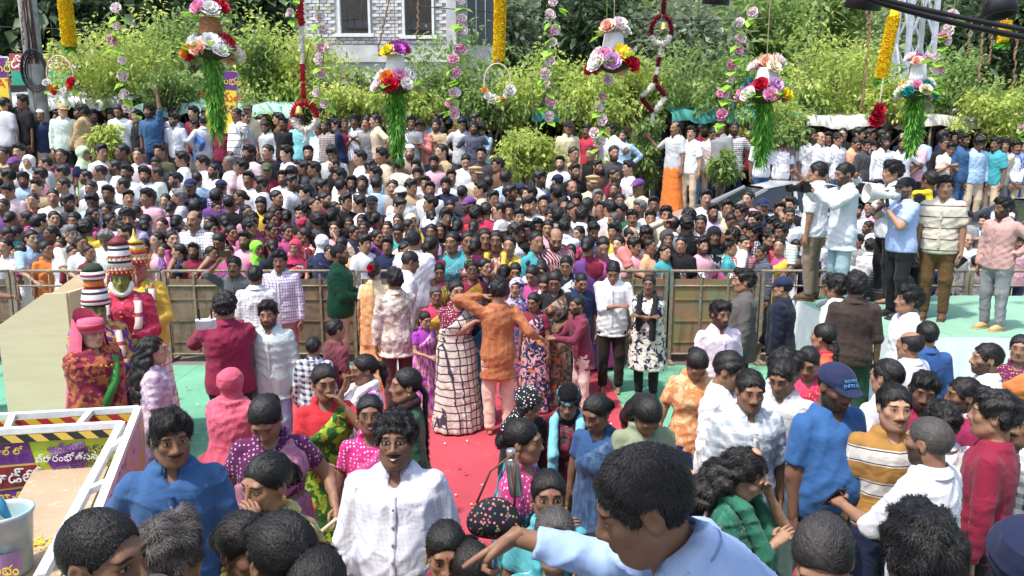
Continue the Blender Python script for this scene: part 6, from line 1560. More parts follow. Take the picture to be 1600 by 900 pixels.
# stall frame
def stall():
    z = 1.05; A0, B0, C0 = at_z(-90, 656, z), at_z(216, 639, z), at_z(112, 905, z); A1, B1, C1 = at_z(-90, 679, z), at_z(190, 663, z), at_z(62, 905, z)
    o = B0.copy(); o.z = 0; e = tag(empty('stall', o), 'white metal stall frame with striped strip, lime printed banner and tan board', 'stall'); l = lambda p: p - o
    M_W = simple('white_enamel', (.70, .70, .72), .4, .4, var=.08, nscale=14)
    for a, b in ((A0, B0), (B0, C0), (A1, B1), (B1, C1)):
        MB().bar(l(a), l(b), .05, .045).build('rail', M_W, e)
    for t in (.25, .55, .86):
        MB().bar(l(B0.lerp(C0, t)), l(B1.lerp(C1, t)), .045, .038).build('crossbar', M_W, e)
    for t in (.35, .75): MB().bar(l(A0.lerp(B0, t)), l(A1.lerp(B1, t)), .045, .038).build('crossbar', M_W, e)
    for p in (B0, B1, C0, C1, A0, A1): MB().box(l(p) - Vector((0, 0, z / 2 + .02)), (.045, .045, z - .03)).build('leg', M_W, e)
    def vpanel(a, b, z0, z1, name, mat, off):
        d = (b - a).normalized(); nrm = Vector((d.y, -d.x, 0)); w = (b - a).length; h = link(name, MB().box((w / 2, 0, (z0 + z1) / 2), (w, .012, z1 - z0)).mesh(name, mat), e, l(Vector((a.x, a.y, 0)) + nrm * off)); h.rotation_euler = (0, 0, math.atan2(d.y, d.x)); return h, w
    haz = stripes('hazard_red_yellow', [(.45, .03, .04), (.72, .45, .05)], 6, 'd'); haz2 = stripes('hazard_black_yellow', [(.03, .03, .03), (.70, .48, .10)], 6, 'd')
    vpanel(A0, B0, .90, 1.02, 'striped_strip', haz, .02)
    vpanel(A1, B1, .965, 1.02, 'striped_strip', haz2, .02)
    t = NT('lime_banner'); n = t.noise(1.2); M_L = t.done(t.mix(n, (.34, .44, .03), (.48, .54, .05)), .45, .4)
    bp, w = vpanel(A1, B1, .22, .955, 'banner', M_L, .0)
    xs = lambda px: (px + 90) / 280 * w     # rough place along the banner
    def put(name, pts, mat, y): link(name, MB().add([(x, y, zz) for x, zz in pts] + [(x, y + .004, zz) for x, zz in pts], [tuple(range(len(pts))), tuple(range(len(pts), 2 * len(pts)))[::-1]]).mesh(name, mat), bp)
    put('printed_shape', [(xs(72), .90), (xs(128), .94), (xs(124), .70), (xs(76), .69)], simple('print_lilac', (.42, .30, .50), .5), -.012)
    put('printed_arrow', [(xs(64), .83), (xs(135), .90), (xs(128), .79), (xs(73), .75)], M_T['purple'], -.018)
    for s_, px, zz, sz, mt in (("అద్భుత", 99, .90, .075, 'purple'), ("ప్రారంభోత్సవ", 99, .825, .072, 'white'), ("ఆఫర్స్", 100, .735, .08, 'purple'), ("అస్సలు", 152, .865, .085, 'dark'), ("మిస్సవ్వకండి", 152, .78, .075, 'dark')): text(s_, sz, M_T[mt], bp, (xs(px), -.024, zz))
    put('printed_box', [(xs(-40), .95), (xs(40), .96), (xs(46), .80), (xs(-40), .78)], M_T['purple'], -.012); put('printed_marquee', [(xs(-50), .79), (xs(52), .80), (xs(54), .62), (xs(-50), .59)], simple('print_gold', (.62, .42, .12), .5), -.014); put('printed_marquee', [(xs(-48), .775), (xs(49), .785), (xs(51), .635), (xs(-48), .605)], simple('print_maroon', (.22, .02, .03), .5), -.02)
    put('printed_box', [(xs(-50), .60), (xs(45), .61), (xs(40), .30), (xs(-50), .28)], M_T['purple'], -.012)
    for s_, px, zz, sz, mt in (("మాల్ లో", 5, .90, .07, 'yellow'), ("వాడ్‌లో", 15, .70, .13, 'white'), ("గొప్ప", 12, .53, .11, 'yellow'), ("ప్రారంభం", 12, .40, .10, 'yellow')): text(s_, sz, M_T[mt], bp, (xs(px), -.026, zz))
    t = NT('poster_side'); v = t.coord(); n = t.noise(4, v, 3, dist=1.5); M_S = t.done(t.mix(t.ss(n, .5, .56), t.mix(t.ss(n, .38, .42), (.24, .06, .25), (.5, .4, .45)), (.48, .42, .08)), .5)
    vpanel(B0, C0, .25, 1.02, 'side_panel', M_S, -.02)
    t = NT('tan_board'); v = t.coord(); n = t.noise(2.2, v, 5, .6); n2 = t.noise(16, v, 4, dist=1); c = t.mix(t.ss(n, .3, .7), (.34, .25, .16), (.44, .33, .22)); c = t.mix(t.m('MULTIPLY', t.ss(n2, .60, .70), .6), c, (.55, .50, .44)); M_B = t.done(c, .7)
    zb = .74; q = [l(at_z(px, py, zb)) for px, py in ((58, 724), (172, 722), (92, 905), (-45, 905))]; dn = Vector((0, 0, .025))
    MB().add(q + [p - dn for p in q], [(3, 2, 1, 0), (4, 5, 6, 7)] + [(i, (i + 1) % 4, (i + 1) % 4 + 4, i + 4) for i in range(4)]).build('board', M_B, e)
    for p in q: MB().box(p - Vector((0, 0, zb / 2 + .02)) + Vector((.0, .0, 0)), (.05, .05, zb - .03)).build('leg', M_W, e)
    return zb
zb = stall()
c = at_z(18, 893, zb); e = tag(empty('bucket', c), 'clear blue plastic bucket with purple printed logo standing on the tan board', 'bucket')
t = NT('blue_plastic'); n = t.noise(9, None, 4); t.done(t.mix(t.ss(n, .4, .7), (.42, .62, .68), (.62, .70, .66)), .25, .5); t.b.inputs['Transmission Weight'].default_value = .25; M_BK = t.mat
MB().lathe([(.095, 0), (.105, .02), (.135, .34), (.145, .345), (.145, .365), (.13, .365), (.122, .34), (.09, .03)], 24).build('body', M_BK, e, True)
MB().lathe([(.088, .03), (.115, .24), (.0, .25)], 20).build('contents', simple('flower_waste', (.42, .40, .22), .9, var=.4, nscale=60), e, True)
V = []; F = []
for j in range(2):
    for i in range(13): a = math.radians(-150 + 10 * i); V.append((.124 * math.cos(a) * (1 + .06 * j), .124 * math.sin(a) * (1 + .06 * j), .05 + .12 * j))
for i in range(12): F.append((i, i + 1, i + 14, i + 13))
MB().add(V, F).build('logo_patch', simple('print_lavender', (.38, .24, .46), .5), e)
text("ప్రారంభం", .075, M_T['yellow'], e, (.0, -.142, .09), rot=(math.pi / 2 - .1, 0, 0)); MB().lathe([(.022, 0), (.022, .004), (0, .005)], 14).build('logo_dot', M_T['purple'], e, loc=(-.02, -.139, .155), rot=(math.pi / 2, 0, 0))
V = []; 
m = MB(); m.tube([(.06, -.03, .3), (.02, -.05, .42), (-.03, -.02, .46), (-.08, .02, .40)], [.01, .03, .025, .008], 8); m.build('folded_bag', simple('bag_blue', (.05, .25, .42), .5), e, True)
m = MB(); r = random.Random(2)
for i in range(90):
    p = at_z(60 + r.gauss(0, 12), 850 + r.gauss(0, 7), zb + .006); q = [(p.x + r.uniform(-.014, .014), p.y + r.uniform(-.014, .014), p.z + r.uniform(0, .012)) for _ in range(4)]; m.add(q, [(0, 1, 2, 3)])
o = m.build('marigold_petals', M_MARI[0]); stuff(o); tag(o, 'loose yellow marigold petals on the tan board beside the bucket', 'petals')
# ------------------------------------------------------------------ people in front, one by one
def H_(px, py, label, wear, cols, Z=None, h=None, yaw=0, skin=1, face='clean', hairc='black', base=None, lod='mid', group=None, **kw):
    for key in ('L', 'R'):                       # hand given as a photo pixel and a depth
        if key + 'w' in kw:
            w_ = kw.pop(key + 'w'); pk = {q: kw[q] for q in ('sex', 'lean', 'side', 'head', 'fat', 'belly') if q in kw}; sk0 = skeleton(**pk); hz = Vector(sk0['H'][:3, 3]); P_0 = at(px, py, Z); g_ = ground(P_0.y) if base is None else base; k_ = (P_0.z - g_) / hz.z
            Rm = Matrix.Rotation(math.radians(yaw), 3, 'Z'); loc_ = P_0 - Rm @ (hz * k_); loc_.z = g_
            kw[key] = tuple((Rm.inverted() @ (at(*w_) - loc_)) / k_)
    smile = kw.pop('smile', 0)
    kit = Kit(wear, lod=lod, seed=int(px + py) % 97, **kw)
    b, loc, k = place(kit, px, py, label, Z=Z, h=h, yaw=yaw, skin=skin, face=face, cols=cols, hairc=hairc, base=base, group=group)
    if smile: b['smile'] = 1.0
    if wear[0] in ('top',) or wear[0][0] == 'top':
        if abs(yaw) < 70 and kit.top_grid is not None and not kw.get('belly') and lod == 'mid' or lod == 'near' and abs(yaw) < 40 and not kw.get('belly'):
            c_ = cols.get('top', 'white'); c_ = c_ if isinstance(c_, str) else c_[0] if isinstance(c_[0], (str, tuple)) else c_; c_ = C[c_] if isinstance(c_, str) else c_
            placket(b, kit, tuple(q * .93 for q in c_), .88, 1.34, 6)
    return b, kit
TT = ['top', 'trousers']
def thand(b, kit, i, d=.09):
    """world place of a palm"""
    a = kit.sk['arms'][i]; p = a['w'] + a['d'] * d
    return Matrix.LocRotScale(b.location, b.rotation_euler, b.scale) @ Vector(p)
def glasses(b, kit, dark=False):
    H = Matrix(kit.sk['H'].tolist()); m = MB()
    for q in (-1, 1):
        m.tube([(q * .0315 + .0185 * math.cos(a), -.098 + .25 * abs(.0185 * math.cos(a) + .0), .010 + .0145 * math.sin(a)) for a in [i * math.pi / 7 for i in range(15)]], .0016, 5)
        m.bar((q * .050, -.092, .012), (q * .078, .005, .014), .0025, .003)
    m.bar((-.013, -.098, .012), (.013, -.098, .012), .0025, .0025)
    o = m.build('glasses', simple('specs_black', (.02, .02, .02), .3, .5), b); o.matrix_local = H
    if dark:
        for q in (-1, 1):
            g = MB().lathe([(.017, 0), (.0165, .002), (0, .003)], 14).build('lens', simple('lens_dark', (.01, .01, .012), .08, .6), b); g.matrix_local = H @ Matrix.Translation((q * .0315, -.0955, .010)) @ Matrix.Rotation(math.pi / 2, 4, 'X')
def earring(b, kit):
    H = Matrix(kit.sk['H'].tolist())
    for q in (-1, 1):
        o = MB().lathe([(0, .012), (.007, .004), (.009, -.006), (.006, -.012), (0, -.014)], 8).build('earring', simple('gold', (.7, .45, .1), .3, .5, .8), b, True); o.matrix_local = H @ Matrix.Translation((q * .081, .008, -.040))
def placket(b, kit, col=(.75, .75, .78), z0=.86, z1=1.38, n=7):
    g = kit.top_grid; T = kit.sk['T']; ix = int(round((0 - g.lo[0]) / g.h)); zs = np.linspace(z0, z1, 22); V = []
    for z in zs:
        iz = int(round((z - g.lo[2]) / g.h)); iz = min(max(iz, 0), g.F.shape[2] - 1); row = g.F[min(max(ix, 0), g.F.shape[0] - 1), :, iz]; j = np.argmax(row < 0); y = g.lo[1] + g.h * (j - .5) if (row < 0).any() else -.15
        V += [(-.015, y + .004, z), (-.013, y - .006, z), (.013, y - .006, z), (.015, y + .004, z)]
    F = [(i * 4 + k, i * 4 + k + 1, i * 4 + k + 5, i * 4 + k + 4) for i in range(21) for k in range(3)]
    o = link('placket', MB().add(V, F).mesh('placket', DUMMY, smooth=True), b); setmat(o, MAT['plain'], col)
    for i in range(n):
        v = V[int(1 + (21 * (i + .5) / n)) * 4 - 3]; MB().lathe([(.0065, 0), (.006, .003), (0, .0035)], 8).build('button', simple('button', (.30, .33, .42), .4), o, loc=(0, v[1] - .001, v[2]), rot=(math.pi / 2, 0, 0))
def shoes(b, kit, col, name='shoe'):
    for hp, kn, an in kit.sk['legs']:
        m = MB(); pts = [(0, .055, .05), (0, .02, .055), (0, -.06, .05), (0, -.13, .04), (0, -.175, .032)]; m.tube([Vector(p) + Vector((an[0], an[1], -.005)) for p in pts], [.040, .047, .045, .042, .026], 10)
        m.box((an[0], an[1] - .06, .010), (.085, .26, .02)); m.build(name, col, b, True)
def prop_phone(c, rot, lab, col=(.02, .02, .022)):
    e = tag(empty('phone', c), lab, 'phone'); e.rotation_euler = rot
    MB().box((0, 0, 0), (.075, .009, .155)).build('case', simple('phone_case_%d' % int(col[0] * 100), col, .35, .5), e); MB().box((0, -.006, 0), (.068, .003, .145)).build('screen', simple('phone_screen', (.015, .016, .02), .1, .6), e); MB().lathe([(.010, 0), (.010, .003), (0, .004)], 10).build('lens', simple('lens_dark', (.01, .01, .012), .08, .6), e, loc=(.02, .006, .055), rot=(-math.pi / 2, 0, 0))
# --- the man pointing, nearest of all
b, k = H_(1006, 792, 'man in light blue shirt pointing down, large in the foreground, seen from the side', [('top', dict(sleeves=.90, amp=.010)), 'trousers'], dict(top=(.36, .50, .80), collar=(.34, .48, .79), bottom='navy'), Z=1.60, yaw=-100, skin=2, face='clean', lod='hero', hair='short', head=(8, 24, 0), Lw=(806, 838, 1.95), R='down', Lh=(.45, -1, -.55), point=(True, False), lean=40)
HM = Matrix(k.sk['H'].tolist())
# --- stage and step people
H_(163, 876, 'man with buzz cut in profile at the bottom left, earbud in his ear', TT, dict(top='darkgrey', bottom='navy'), Z=1.78, yaw=74, skin=2, face='mus', lod='hero', hair='crop', head=(4, 4, 0))
b0 = bpy.context.scene.objects['person.001'] if 'person.001' in bpy.context.scene.objects else None
H_(266, 876, 'person with wavy grey black hair seen from behind, beside the man with buzz cut', TT, dict(top='taupe', bottom='navy'), Z=2.3, yaw=150, skin=2, lod='near', hair='messy', hairc='saltpepper')
H_(443, 876, 'woman with smooth black hair bending right at the bottom edge', ['blouse', 'saree'], dict(saree=('mustard', 'silk', 'gold')), Z=1.9, sex='f', yaw=40, skin=2, lod='near', hair='bun', head=(10, 32, 0))
H_(495, 932, 'black haired head at the very bottom edge, left of the white checked shirt', TT, dict(top='maroon'), Z=1.85, sex='f', yaw=10, skin=2, lod='near', hair='bun', head=(0, 30, 0))
b, k = H_(384, 858, 'curly haired woman in yellow blouse looking right at the bottom left', ['blouse', 'saree'], dict(saree=('yellow', 'dots', 'cream'), blouse=(.52, .48, .10)), Z=2.45, sex='f', yaw=52, skin=3, face='bindi', lod='near', hair='bun', hairc='black', head=(5, 8, 0)); earring(b, k)
b, k = H_(417, 757, 'woman in pale yellow saree looking left, left of the man in white checks', ['blouse', 'saree'], dict(saree=((.60, .50, .22), 'floral', (.68, .62, .40)), blouse=(.55, .48, .14)), Z=3.2, sex='f', yaw=-18, skin=1, face='bindi', lod='near', hair='bun', head=(-14, 6, 0), R='mouth'); earring(b, k)
H_(1285, 874, 'woman with greying parted hair and bindi looking down at the bottom right', ['blouse', 'saree'], dict(saree=('maroon', 'silk', 'red')), Z=2.0, sex='f', yaw=-22, skin=1, face='bindi', lod='near', hair='bun', hairc=(.03, .028, .028), head=(-8, 32, 0))
H_(1440, 878, 'person with thick wavy black hair in brown jacket seen from behind at the bottom', TT, dict(top='taupe', bottom='navy'), Z=1.80, yaw=172, skin=2, lod='near', hair='side', head=(0, 10, 0))
H_(1602, 882, 'person in dark navy hood and shawl at the bottom right corner', [('top', dict(fit=.04)), 'trousers'], dict(top='navy', bottom='black', hat='navy'), Z=1.9, yaw=165, skin=2, lod='near', hair=None, hat='scarf', fat=.02)
# --- front of the floor
b, k = H_(618, 690, 'smiling man in white checked shirt and glasses looking up, centre front', [('top', dict(sleeves=.90, hem=.78, fit=.026, amp=.007)), 'trousers'], dict(top=((.70, .71, .80), 'fine', (.42, .47, .66)), bottom='navy'), Z=3.62, yaw=2, skin=3, face='mus', lod='near', hair='curly', head=(0, -10, 0), belly=.075, fat=.018, smile=1, L=(-.265, -.07, .84), R=(.265, -.04, .84)); glasses(b, k); placket(b, k, (.70, .71, .80), .84, 1.36)
for q in (0,): MB().lathe([(.034, -.012), (.038, 0), (.034, .012)], 14, cap=False).build('watch', simple('gold', (.7, .45, .1), .3, .5, .8), b, True, loc=k.sk['arms'][0]['w'])
H_(268, 686, 'man in blue denim shirt with moustache looking right, beside the stall', [('top', dict(sleeves=1.0, hem=.74, fit=.024)), 'trousers'], dict(top=((.035, .10, .25), 'denim', (.05, .13, .30)), bottom='darkgrey'), Z=3.6, yaw=18, skin=2, face='mus', lod='near', hair='side', head=(16, 2, 0), R=(.26, -.06, .84), L=(-.30, .06, .88))
b, k = H_(415, 655, 'woman in mauve silk saree with dark headband looking down, handbag on her arm', ['blouse', 'saree'], dict(saree=('mauve', 'silk', (.46, .22, .30)), blouse=((.10, .015, .08), 'dots', (.5, .35, .45))), Z=4.1, sex='f', yaw=14, skin=2, face='bindi', lod='mid', hair='bun', head=(-10, 38, 0), fat=.03, R=(.34, -.16, 1.02), L=(-.20, -.10, .9)); hb = thand(b, k, 1)
b, k = H_(857, 777, 'woman with bindi facing the viewer just above the pointing sleeve', ['blouse', 'saree'], dict(saree=((.20, .46, .56), 'floral', 'offwhite'), blouse=(.10, .40, .46)), Z=3.4, sex='f', yaw=4, skin=3, face='bindi', lod='near', hair='bun', head=(0, -6, 0)); earring(b, k)
b, k = H_(866, 842, 'smiling older woman just below the pointing sleeve', ['blouse', 'saree'], dict(saree=((.14, .40, .55), 'vstripe', 'white'), blouse='teal'), Z=3.0, smile=1, sex='f', yaw=2, skin=1, face='bindi', lod='near', hair='bun', hairc='saltpepper', head=(0, -8, 4)); earring(b, k)
b, k = H_(926, 884, 'woman whose eyes show under the pointing arm, nearer the sleeve', ['blouse', 'saree'], dict(saree=('rust', 'silk', 'gold')), Z=2.95, sex='f', yaw=6, skin=3, face='bindi', lod='near', hair='bun', head=(0, -8, 0)); earring(b, k)
H_(976, 890, 'woman whose eyes show under the chin of the pointing man', ['blouse', 'saree'], dict(saree=('purple', 'silk', 'violet')), Z=3.0, sex='f', yaw=0, skin=2, face='bindi', lod='near', hair='bun', head=(-6, -6, 0))
b, k = H_(697, 864, 'woman with parted black hair looking down, right of the man in white checks', ['blouse', 'saree'], dict(saree=('maroon', 'floral', 'gold')), Z=2.95, sex='f', yaw=8, skin=2, face='bindi', lod='near', hair='bun', head=(0, 8, 0)); earring(b, k)
H_(736, 894, 'woman with bowed black head at the bottom edge below the pointing finger', ['blouse', 'saree'], dict(saree=('navy', 'dots', 'white')), Z=2.9, sex='f', yaw=14, skin=2, lod='near', hair='bun', head=(0, 40, 0))
b, k = H_(1164, 742, 'woman in glasses and dark green dress with hair clip, head bowed to the right', [('kurta', dict(sleeves=.5)), 'trousers', 'dupatta'], dict(top=((.02, .12, .08), 'floral', (.04, .18, .12)), bottom='black', dupatta=(.03, .16, .10)), Z=3.6, sex='f', yaw=62, skin=0, lod='near', hair='wavy', head=(8, 30, 0), L='chest', R='mouth'); glasses(b, k)
o = MB().lathe([(.02, 0), (.028, .006), (.02, .014), (0, .016)], 8).build('hair_clip', simple('clip_peach', (.7, .32, .2), .4), b, True); o.matrix_local = Matrix(k.sk['H'].tolist()) @ Matrix.Translation((.0, .02, .128))
b, k = H_(818, 690, 'woman in dotted pink blouse and teal saree facing right, holding a steel bottle', ['blouse', 'saree'], dict(saree=('teal', 'silk', 'navy'), blouse=((.50, .04, .20), 'dots', 'palepink')), Z=4.0, sex='f', yaw=70, skin=2, face='bindi', lod='mid', hair='bun', head=(6, 4, 0), L=(-.12, -.26, 1.14), R=(.16, -.24, 1.0), fat=.02); earring(b, k)
H_(932, 646, 'woman in navy blouse smiling down to the left, behind the head of the pointing man', ['blouse', 'saree'], dict(saree=((.03, .07, .16), 'silk', (.06, .12, .22)), blouse=(.03, .08, .20)), Z=4.6, smile=1, sex='f', yaw=-34, skin=3, face='bindi', lod='mid', hair='bun', head=(-10, 20, 0))
H_(888, 628, 'woman in black face veil under a cyan head scarf', [('kurta', dict(sleeves=1.0)), 'skirt', ('dupatta', dict(fit=.05))], dict(top=('maroon', 'silk', 'black'), bottom='black', dupatta=(.20, .52, .62), hat='black', hat2=(.22, .55, .64)), Z=5.0, sex='f', yaw=-8, skin=2, lod='mid', hair=None, hat=['niqab', 'kerchief'], head=(0, 14, 0))
H_(826, 632, 'woman in black scarf with white dots looking down, left of the cyan head scarf', [('kurta', dict(sleeves=1.0)), 'skirt'], dict(top='black', bottom='black', hat=('black', 'dots', 'white')), Z=5.0, sex='f', yaw=42, skin=2, lod='mid', hair=None, hat='scarf', head=(6, 20, 0))
H_(1012, 650, 'woman with long black hair bowing her head, olive kurta, behind the pointing man', [('kurta', dict(sleeves=.6)), 'trousers'], dict(top=(.26, .30, .20), bottom='black'), Z=4.5, sex='f', yaw=8, skin=2, lod='mid', hair='long', head=(0, 50, 0))
# --- right front
H_(1140, 580, 'man with moustache in white shirt and white shoulder towel looking down', ['top', 'trousers', 'towel'], dict(top='white', bottom='white', towel=(.74, .68, .66)), Z=5.0, yaw=48, skin=2, face='mus', lod='mid', hair='short', head=(8, 18, 0), fat=.01)
b, k = H_(1172, 612, 'man with moustache in grey and white checked shirt facing the viewer', [('top', dict(sleeves=.5)), 'trousers'], dict(top=((.62, .66, .70), 'plaid', (.36, .42, .48)), bottom='navy'), Z=4.6, yaw=4, skin=2, face='mus', lod='mid', hair='short', head=(-4, 6, 0), fat=.01)
b, k = H_(1306, 606, 'stocky man in blue t-shirt and dark cap with lettering, looking right', ['tee', 'trousers'], dict(top=(.035, .115, .30), bottom='black', hat='navy'), Z=4.35, yaw=20, skin=3, face='beard', lod='mid', hair='crop', hat='cap', head=(-2, 12, 0), belly=.08, fat=.025, collar=False)
HMx = Matrix(k.sk['H'].tolist())
for i_, s_ in enumerate(("ROYAL", "ENFIELD")):
    o = text(s_, .026, simple('cap_print', (.10, .32, .62), .6), b, (0, 0, 0), rot=(0, 0, 0)); o.matrix_local = HMx @ Matrix.Translation((0, -.098 + .008 * (1 - i_), .088 - .024 * i_)) @ Matrix.Rotation(math.radians(72), 4, 'X')
_t = Matrix(k.sk['T'].tolist()); gr = k.top_grid; iz = int((1.22 - gr.lo[2]) / gr.h); row = gr.F[int((.06 - gr.lo[0]) / gr.h), :, iz]; yy = gr.lo[1] + gr.h * (np.argmax(row < 0)) - .012
text("NEW", .075, M_T['white'], b, (.055, float(yy), 1.22), rot=(math.pi / 2 - .1, 0, .12))
H_(1397, 638, 'man in mustard and white banded t-shirt looking straight at the viewer', [('tee', dict(sleeves=.36)), 'trousers'], dict(top=((.62, .60, .56), 'band', (.36, .19, .05)), bottom='navy'), Z=4.2, yaw=-8, skin=0, face='mus', lod='mid', hair='short', head=(2, -2, 0), collar=False)
b, k = H_(1450, 692, 'man with thinning cropped hair in white shirt seen from behind, holding a phone', [('top', dict(sleeves=.6)), 'trousers'], dict(top=(.74, .74, .80), bottom='navy'), Z=3.7, yaw=212, skin=1, face='beard', lod='near', hair='crop', hairc='saltpepper', head=(0, 6, 0), R=(.10, -.38, 1.12)); ph = thand(b, k, 1); prop_phone(ph, (.6, .2, .5), 'dark phone in the hand of the man with thinning hair in white shirt')
H_(1553, 650, 'man in deep red long sleeved t-shirt looking left, seen from behind at the right', [('tee', dict(sleeves=.98, hem=.76)), 'trousers'], dict(top=(.24, .015, .045), bottom='black'), Z=4.0, yaw=-128, skin=1, face='clean', lod='mid', hair='side', collar=False)
H_(1385, 590, 'man with short black hair in white shirt seen from behind, left of the bearded man', TT, dict(top='white', bottom='black'), Z=5.0, yaw=208, skin=1, lod='mid', hair='short')
H_(1443, 612, 'bearded man with swept hair in crimson shirt, head tilted', TT, dict(top=(.26, .02, .06), bottom='black'), Z=4.8, yaw=-16, skin=3, face='beard', lod='mid', hair='side', head=(-6, 10, 8))
H_(1504, 620, 'bearded man in maroon with checked collar looking left', [('tee', dict(sleeves=.9)), 'trousers'], dict(top=(.26, .02, .07), collar=('white', 'check', 'grey'), bottom='black'), Z=4.75, yaw=-100, skin=3, face='beard', lod='mid', hair='short', collar=True)
H_(1541, 562, 'bearded man in plain white shirt looking left, in front of the white platform cloth', TT, dict(top='white', bottom='grey'), Z=5.6, yaw=-112, skin=1, face='beard', lod='mid', hair='short', head=(6, 0, 0))
H_(1421, 540, 'balding man in white shirt seen from behind, in front of the platform corner', TT, dict(top='white', bottom='grey'), Z=6.0, yaw=-150, skin=1, lod='mid', hair='bald', fat=.02)
H_(1448, 524, 'man with round black hair in blue shirt seen from behind at the platform', TT, dict(top=(.03, .09, .26), bottom='black'), Z=6.4, yaw=172, skin=1, hair='short')
H_(1419, 470, 'young man in white shirt looking left in front of the platform', TT, dict(top='white', bottom='grey'), Z=7.1, yaw=-98, skin=1, hair='messy', head=(4, -6, 0))
H_(1597, 664, 'man in black and white checked shirt at the right edge', TT, dict(top=('white', 'plaid', 'darkgrey'), bottom='black'), Z=4.3, yaw=-60, skin=2, face='mus', lod='mid', hair='short')
H_(1470, 660, 'person with thick black hair facing away between the striped t-shirt and the red t-shirt', TT, dict(top='white', bottom='black'), Z=4.3, yaw=176, skin=1, lod='mid', hair='curly')
H_(1594, 545, 'woman in orange saree with purple patterned blouse at the right edge', ['blouse', 'saree'], dict(saree=(.66, .20, .06), blouse=((.14, .02, .09), 'dots', 'gold')), Z=6.2, sex='f', yaw=-40, skin=1, face='bindi', hair='bun', L='waist')
H_(1228, 576, 'man in white shirt with small floral print bending right', TT, dict(top=('white', 'floral', (.25, .18, .22)), bottom='black'), Z=5.2, yaw=68, skin=2, lod='mid', hair='messy', head=(6, 18, 0))
H_(1263, 567, 'woman in crimson dotted saree looking down, right of the floral white shirt', ['blouse', 'saree'], dict(saree=((.46, .02, .08), 'dots', 'gold'), blouse='crimson'), Z=5.6, sex='f', yaw=-26, skin=2, face='bindi', hair='bun', head=(-6, 24, 0))
H_(1286, 527, 'woman in bright orange saree seen from behind with braid', ['blouse', 'saree'], dict(saree=(.68, .12, .06), blouse='red'), Z=6.3, sex='f', yaw=-140, skin=1, hair='braid')
H_(1307, 450, 'boy in white shirt with his back turned, beside the boy in brown', TT, dict(top=('offwhite', 'floral', 'white'), bottom='grey'), Z=7.9, yaw=-142, skin=2, hair='messy', h=None)
H_(1338, 448, 'boy in dark brown shirt with his back turned at the platform edge', [('top', dict(sleeves=.55)), 'trousers'], dict(top=(.05, .035, .03), bottom='darkgreen'), Z=7.6, yaw=160, skin=2, hair='messy')
H_(1222, 450, 'guard in navy jacket and navy cap facing left, seen from behind', TT, dict(top=(.012, .016, .035), bottom='black', hat='navy'), Z=8.3, yaw=-122, skin=1, hair='crop', hat='cap', fat=.025, L='front')
H_(1162, 440, 'man in dark grey shirt looking left in front of the right barricade', [('top', dict(hem=.72)), 'trousers'], dict(top=(.10, .095, .09), bottom='black'), Z=8.2, yaw=-102, skin=1, face='mus', hair='quiff', fat=.01)
H_(1126, 492, 'man in pale lavender shirt with stubble facing the viewer', TT, dict(top=(.70, .64, .74), bottom='grey'), Z=7.0, yaw=12, skin=2, face='beard', hair='quiff', head=(4, 4, 0))
H_(1089, 570, 'woman in orange floral blouse with bowed head beside the white shoulder towel', [('kurta', dict(sleeves=.35)), 'skirt'], dict(top=((.64, .26, .10), 'floral', (.68, .45, .25)), bottom='navy'), Z=5.6, sex='f', yaw=-8, skin=2, hair='bun', head=(6, 46, 0), L=(-.30, -.08, .86))
H_(1222, 590, 'man half hidden behind the checked shirt, looking down', TT, dict(top='lightgrey'), Z=5.0, yaw=-40, skin=2, hair='short', head=(0, 20, 0))
# --- left middle
b, k = H_(437, 408, 'man with moustache in white and purple checked shirt standing at the barricade', TT, dict(top=((.72, .70, .76), 'check', (.28, .22, .42)), bottom=(.40, .20, .20)), h=1.80, yaw=4, skin=2, face='mus', hair='side', head=(4, 4, 0)); shoes(b, k, simple('sandal', (.06, .04, .03), .7), 'sandal')
H_(419, 492, 'bearded man in pale checked open collar shirt looking at the viewer', [('top', dict(hem=.72)), 'trousers'], dict(top=((.56, .64, .62), 'fine', (.34, .44, .44)), bottom='lightblue'), Z=7.0, yaw=8, skin=1, face='beard', hair='quiff', head=(-2, 4, 0))
H_(399, 432, 'man in white checked shirt seen from behind near the man filming', TT, dict(top=('white', 'check', 'lightgrey'), bottom='navy'), Z=8.9, yaw=192, skin=2, hair='short')
b, k = H_(366, 417, 'man in dark grey shirt holding a black phone high for a photo', [('top', dict(sleeves=.6)), 'trousers'], dict(top=(.10, .11, .12), bottom='black'), Z=9.6, yaw=6, skin=3, face='mus', hair='short', L=(-.12, -.34, 1.66), Lh=(.5, -.2, .8)); prop_phone(thand(b, k, 0, .13) + Vector((.06, -.04, .03)), (0, math.pi / 2, 0), 'black phone held high by the man in dark grey shirt')
b, k = H_(352, 480, 'bearded man in maroon shirt seen from behind holding a white camera controller', TT, dict(top=(.24, .02, .06), bottom='black'), Z=6.8, yaw=-165, skin=1, face='beard', hair='curly', L=(-.06, -.36, 1.36), R=(.20, -.36, 1.38), fat=.02)
c = at(322, 506, 6.55); e = tag(empty('camera_controller', c), 'white handheld camera controller held by the man in maroon', 'controller'); e.rotation_euler = (.3, 0, .35)
MB().box((0, 0, 0), (.17, .04, .09)).box((0, -.024, .01), (.10, .006, .06)).build('case', simple('ctl_white', (.62, .66, .70), .4), e); MB().box((0, .022, 0), (.12, .006, .065)).build('screen', simple('ctl_screen', (.30, .36, .40), .2), e)
for x in (-.05, .05): MB().tube([(x, 0, .04), (x, .01, .15)], .007, 6).build('antenna', simple('black_plastic', (.02, .02, .02), .5), e)
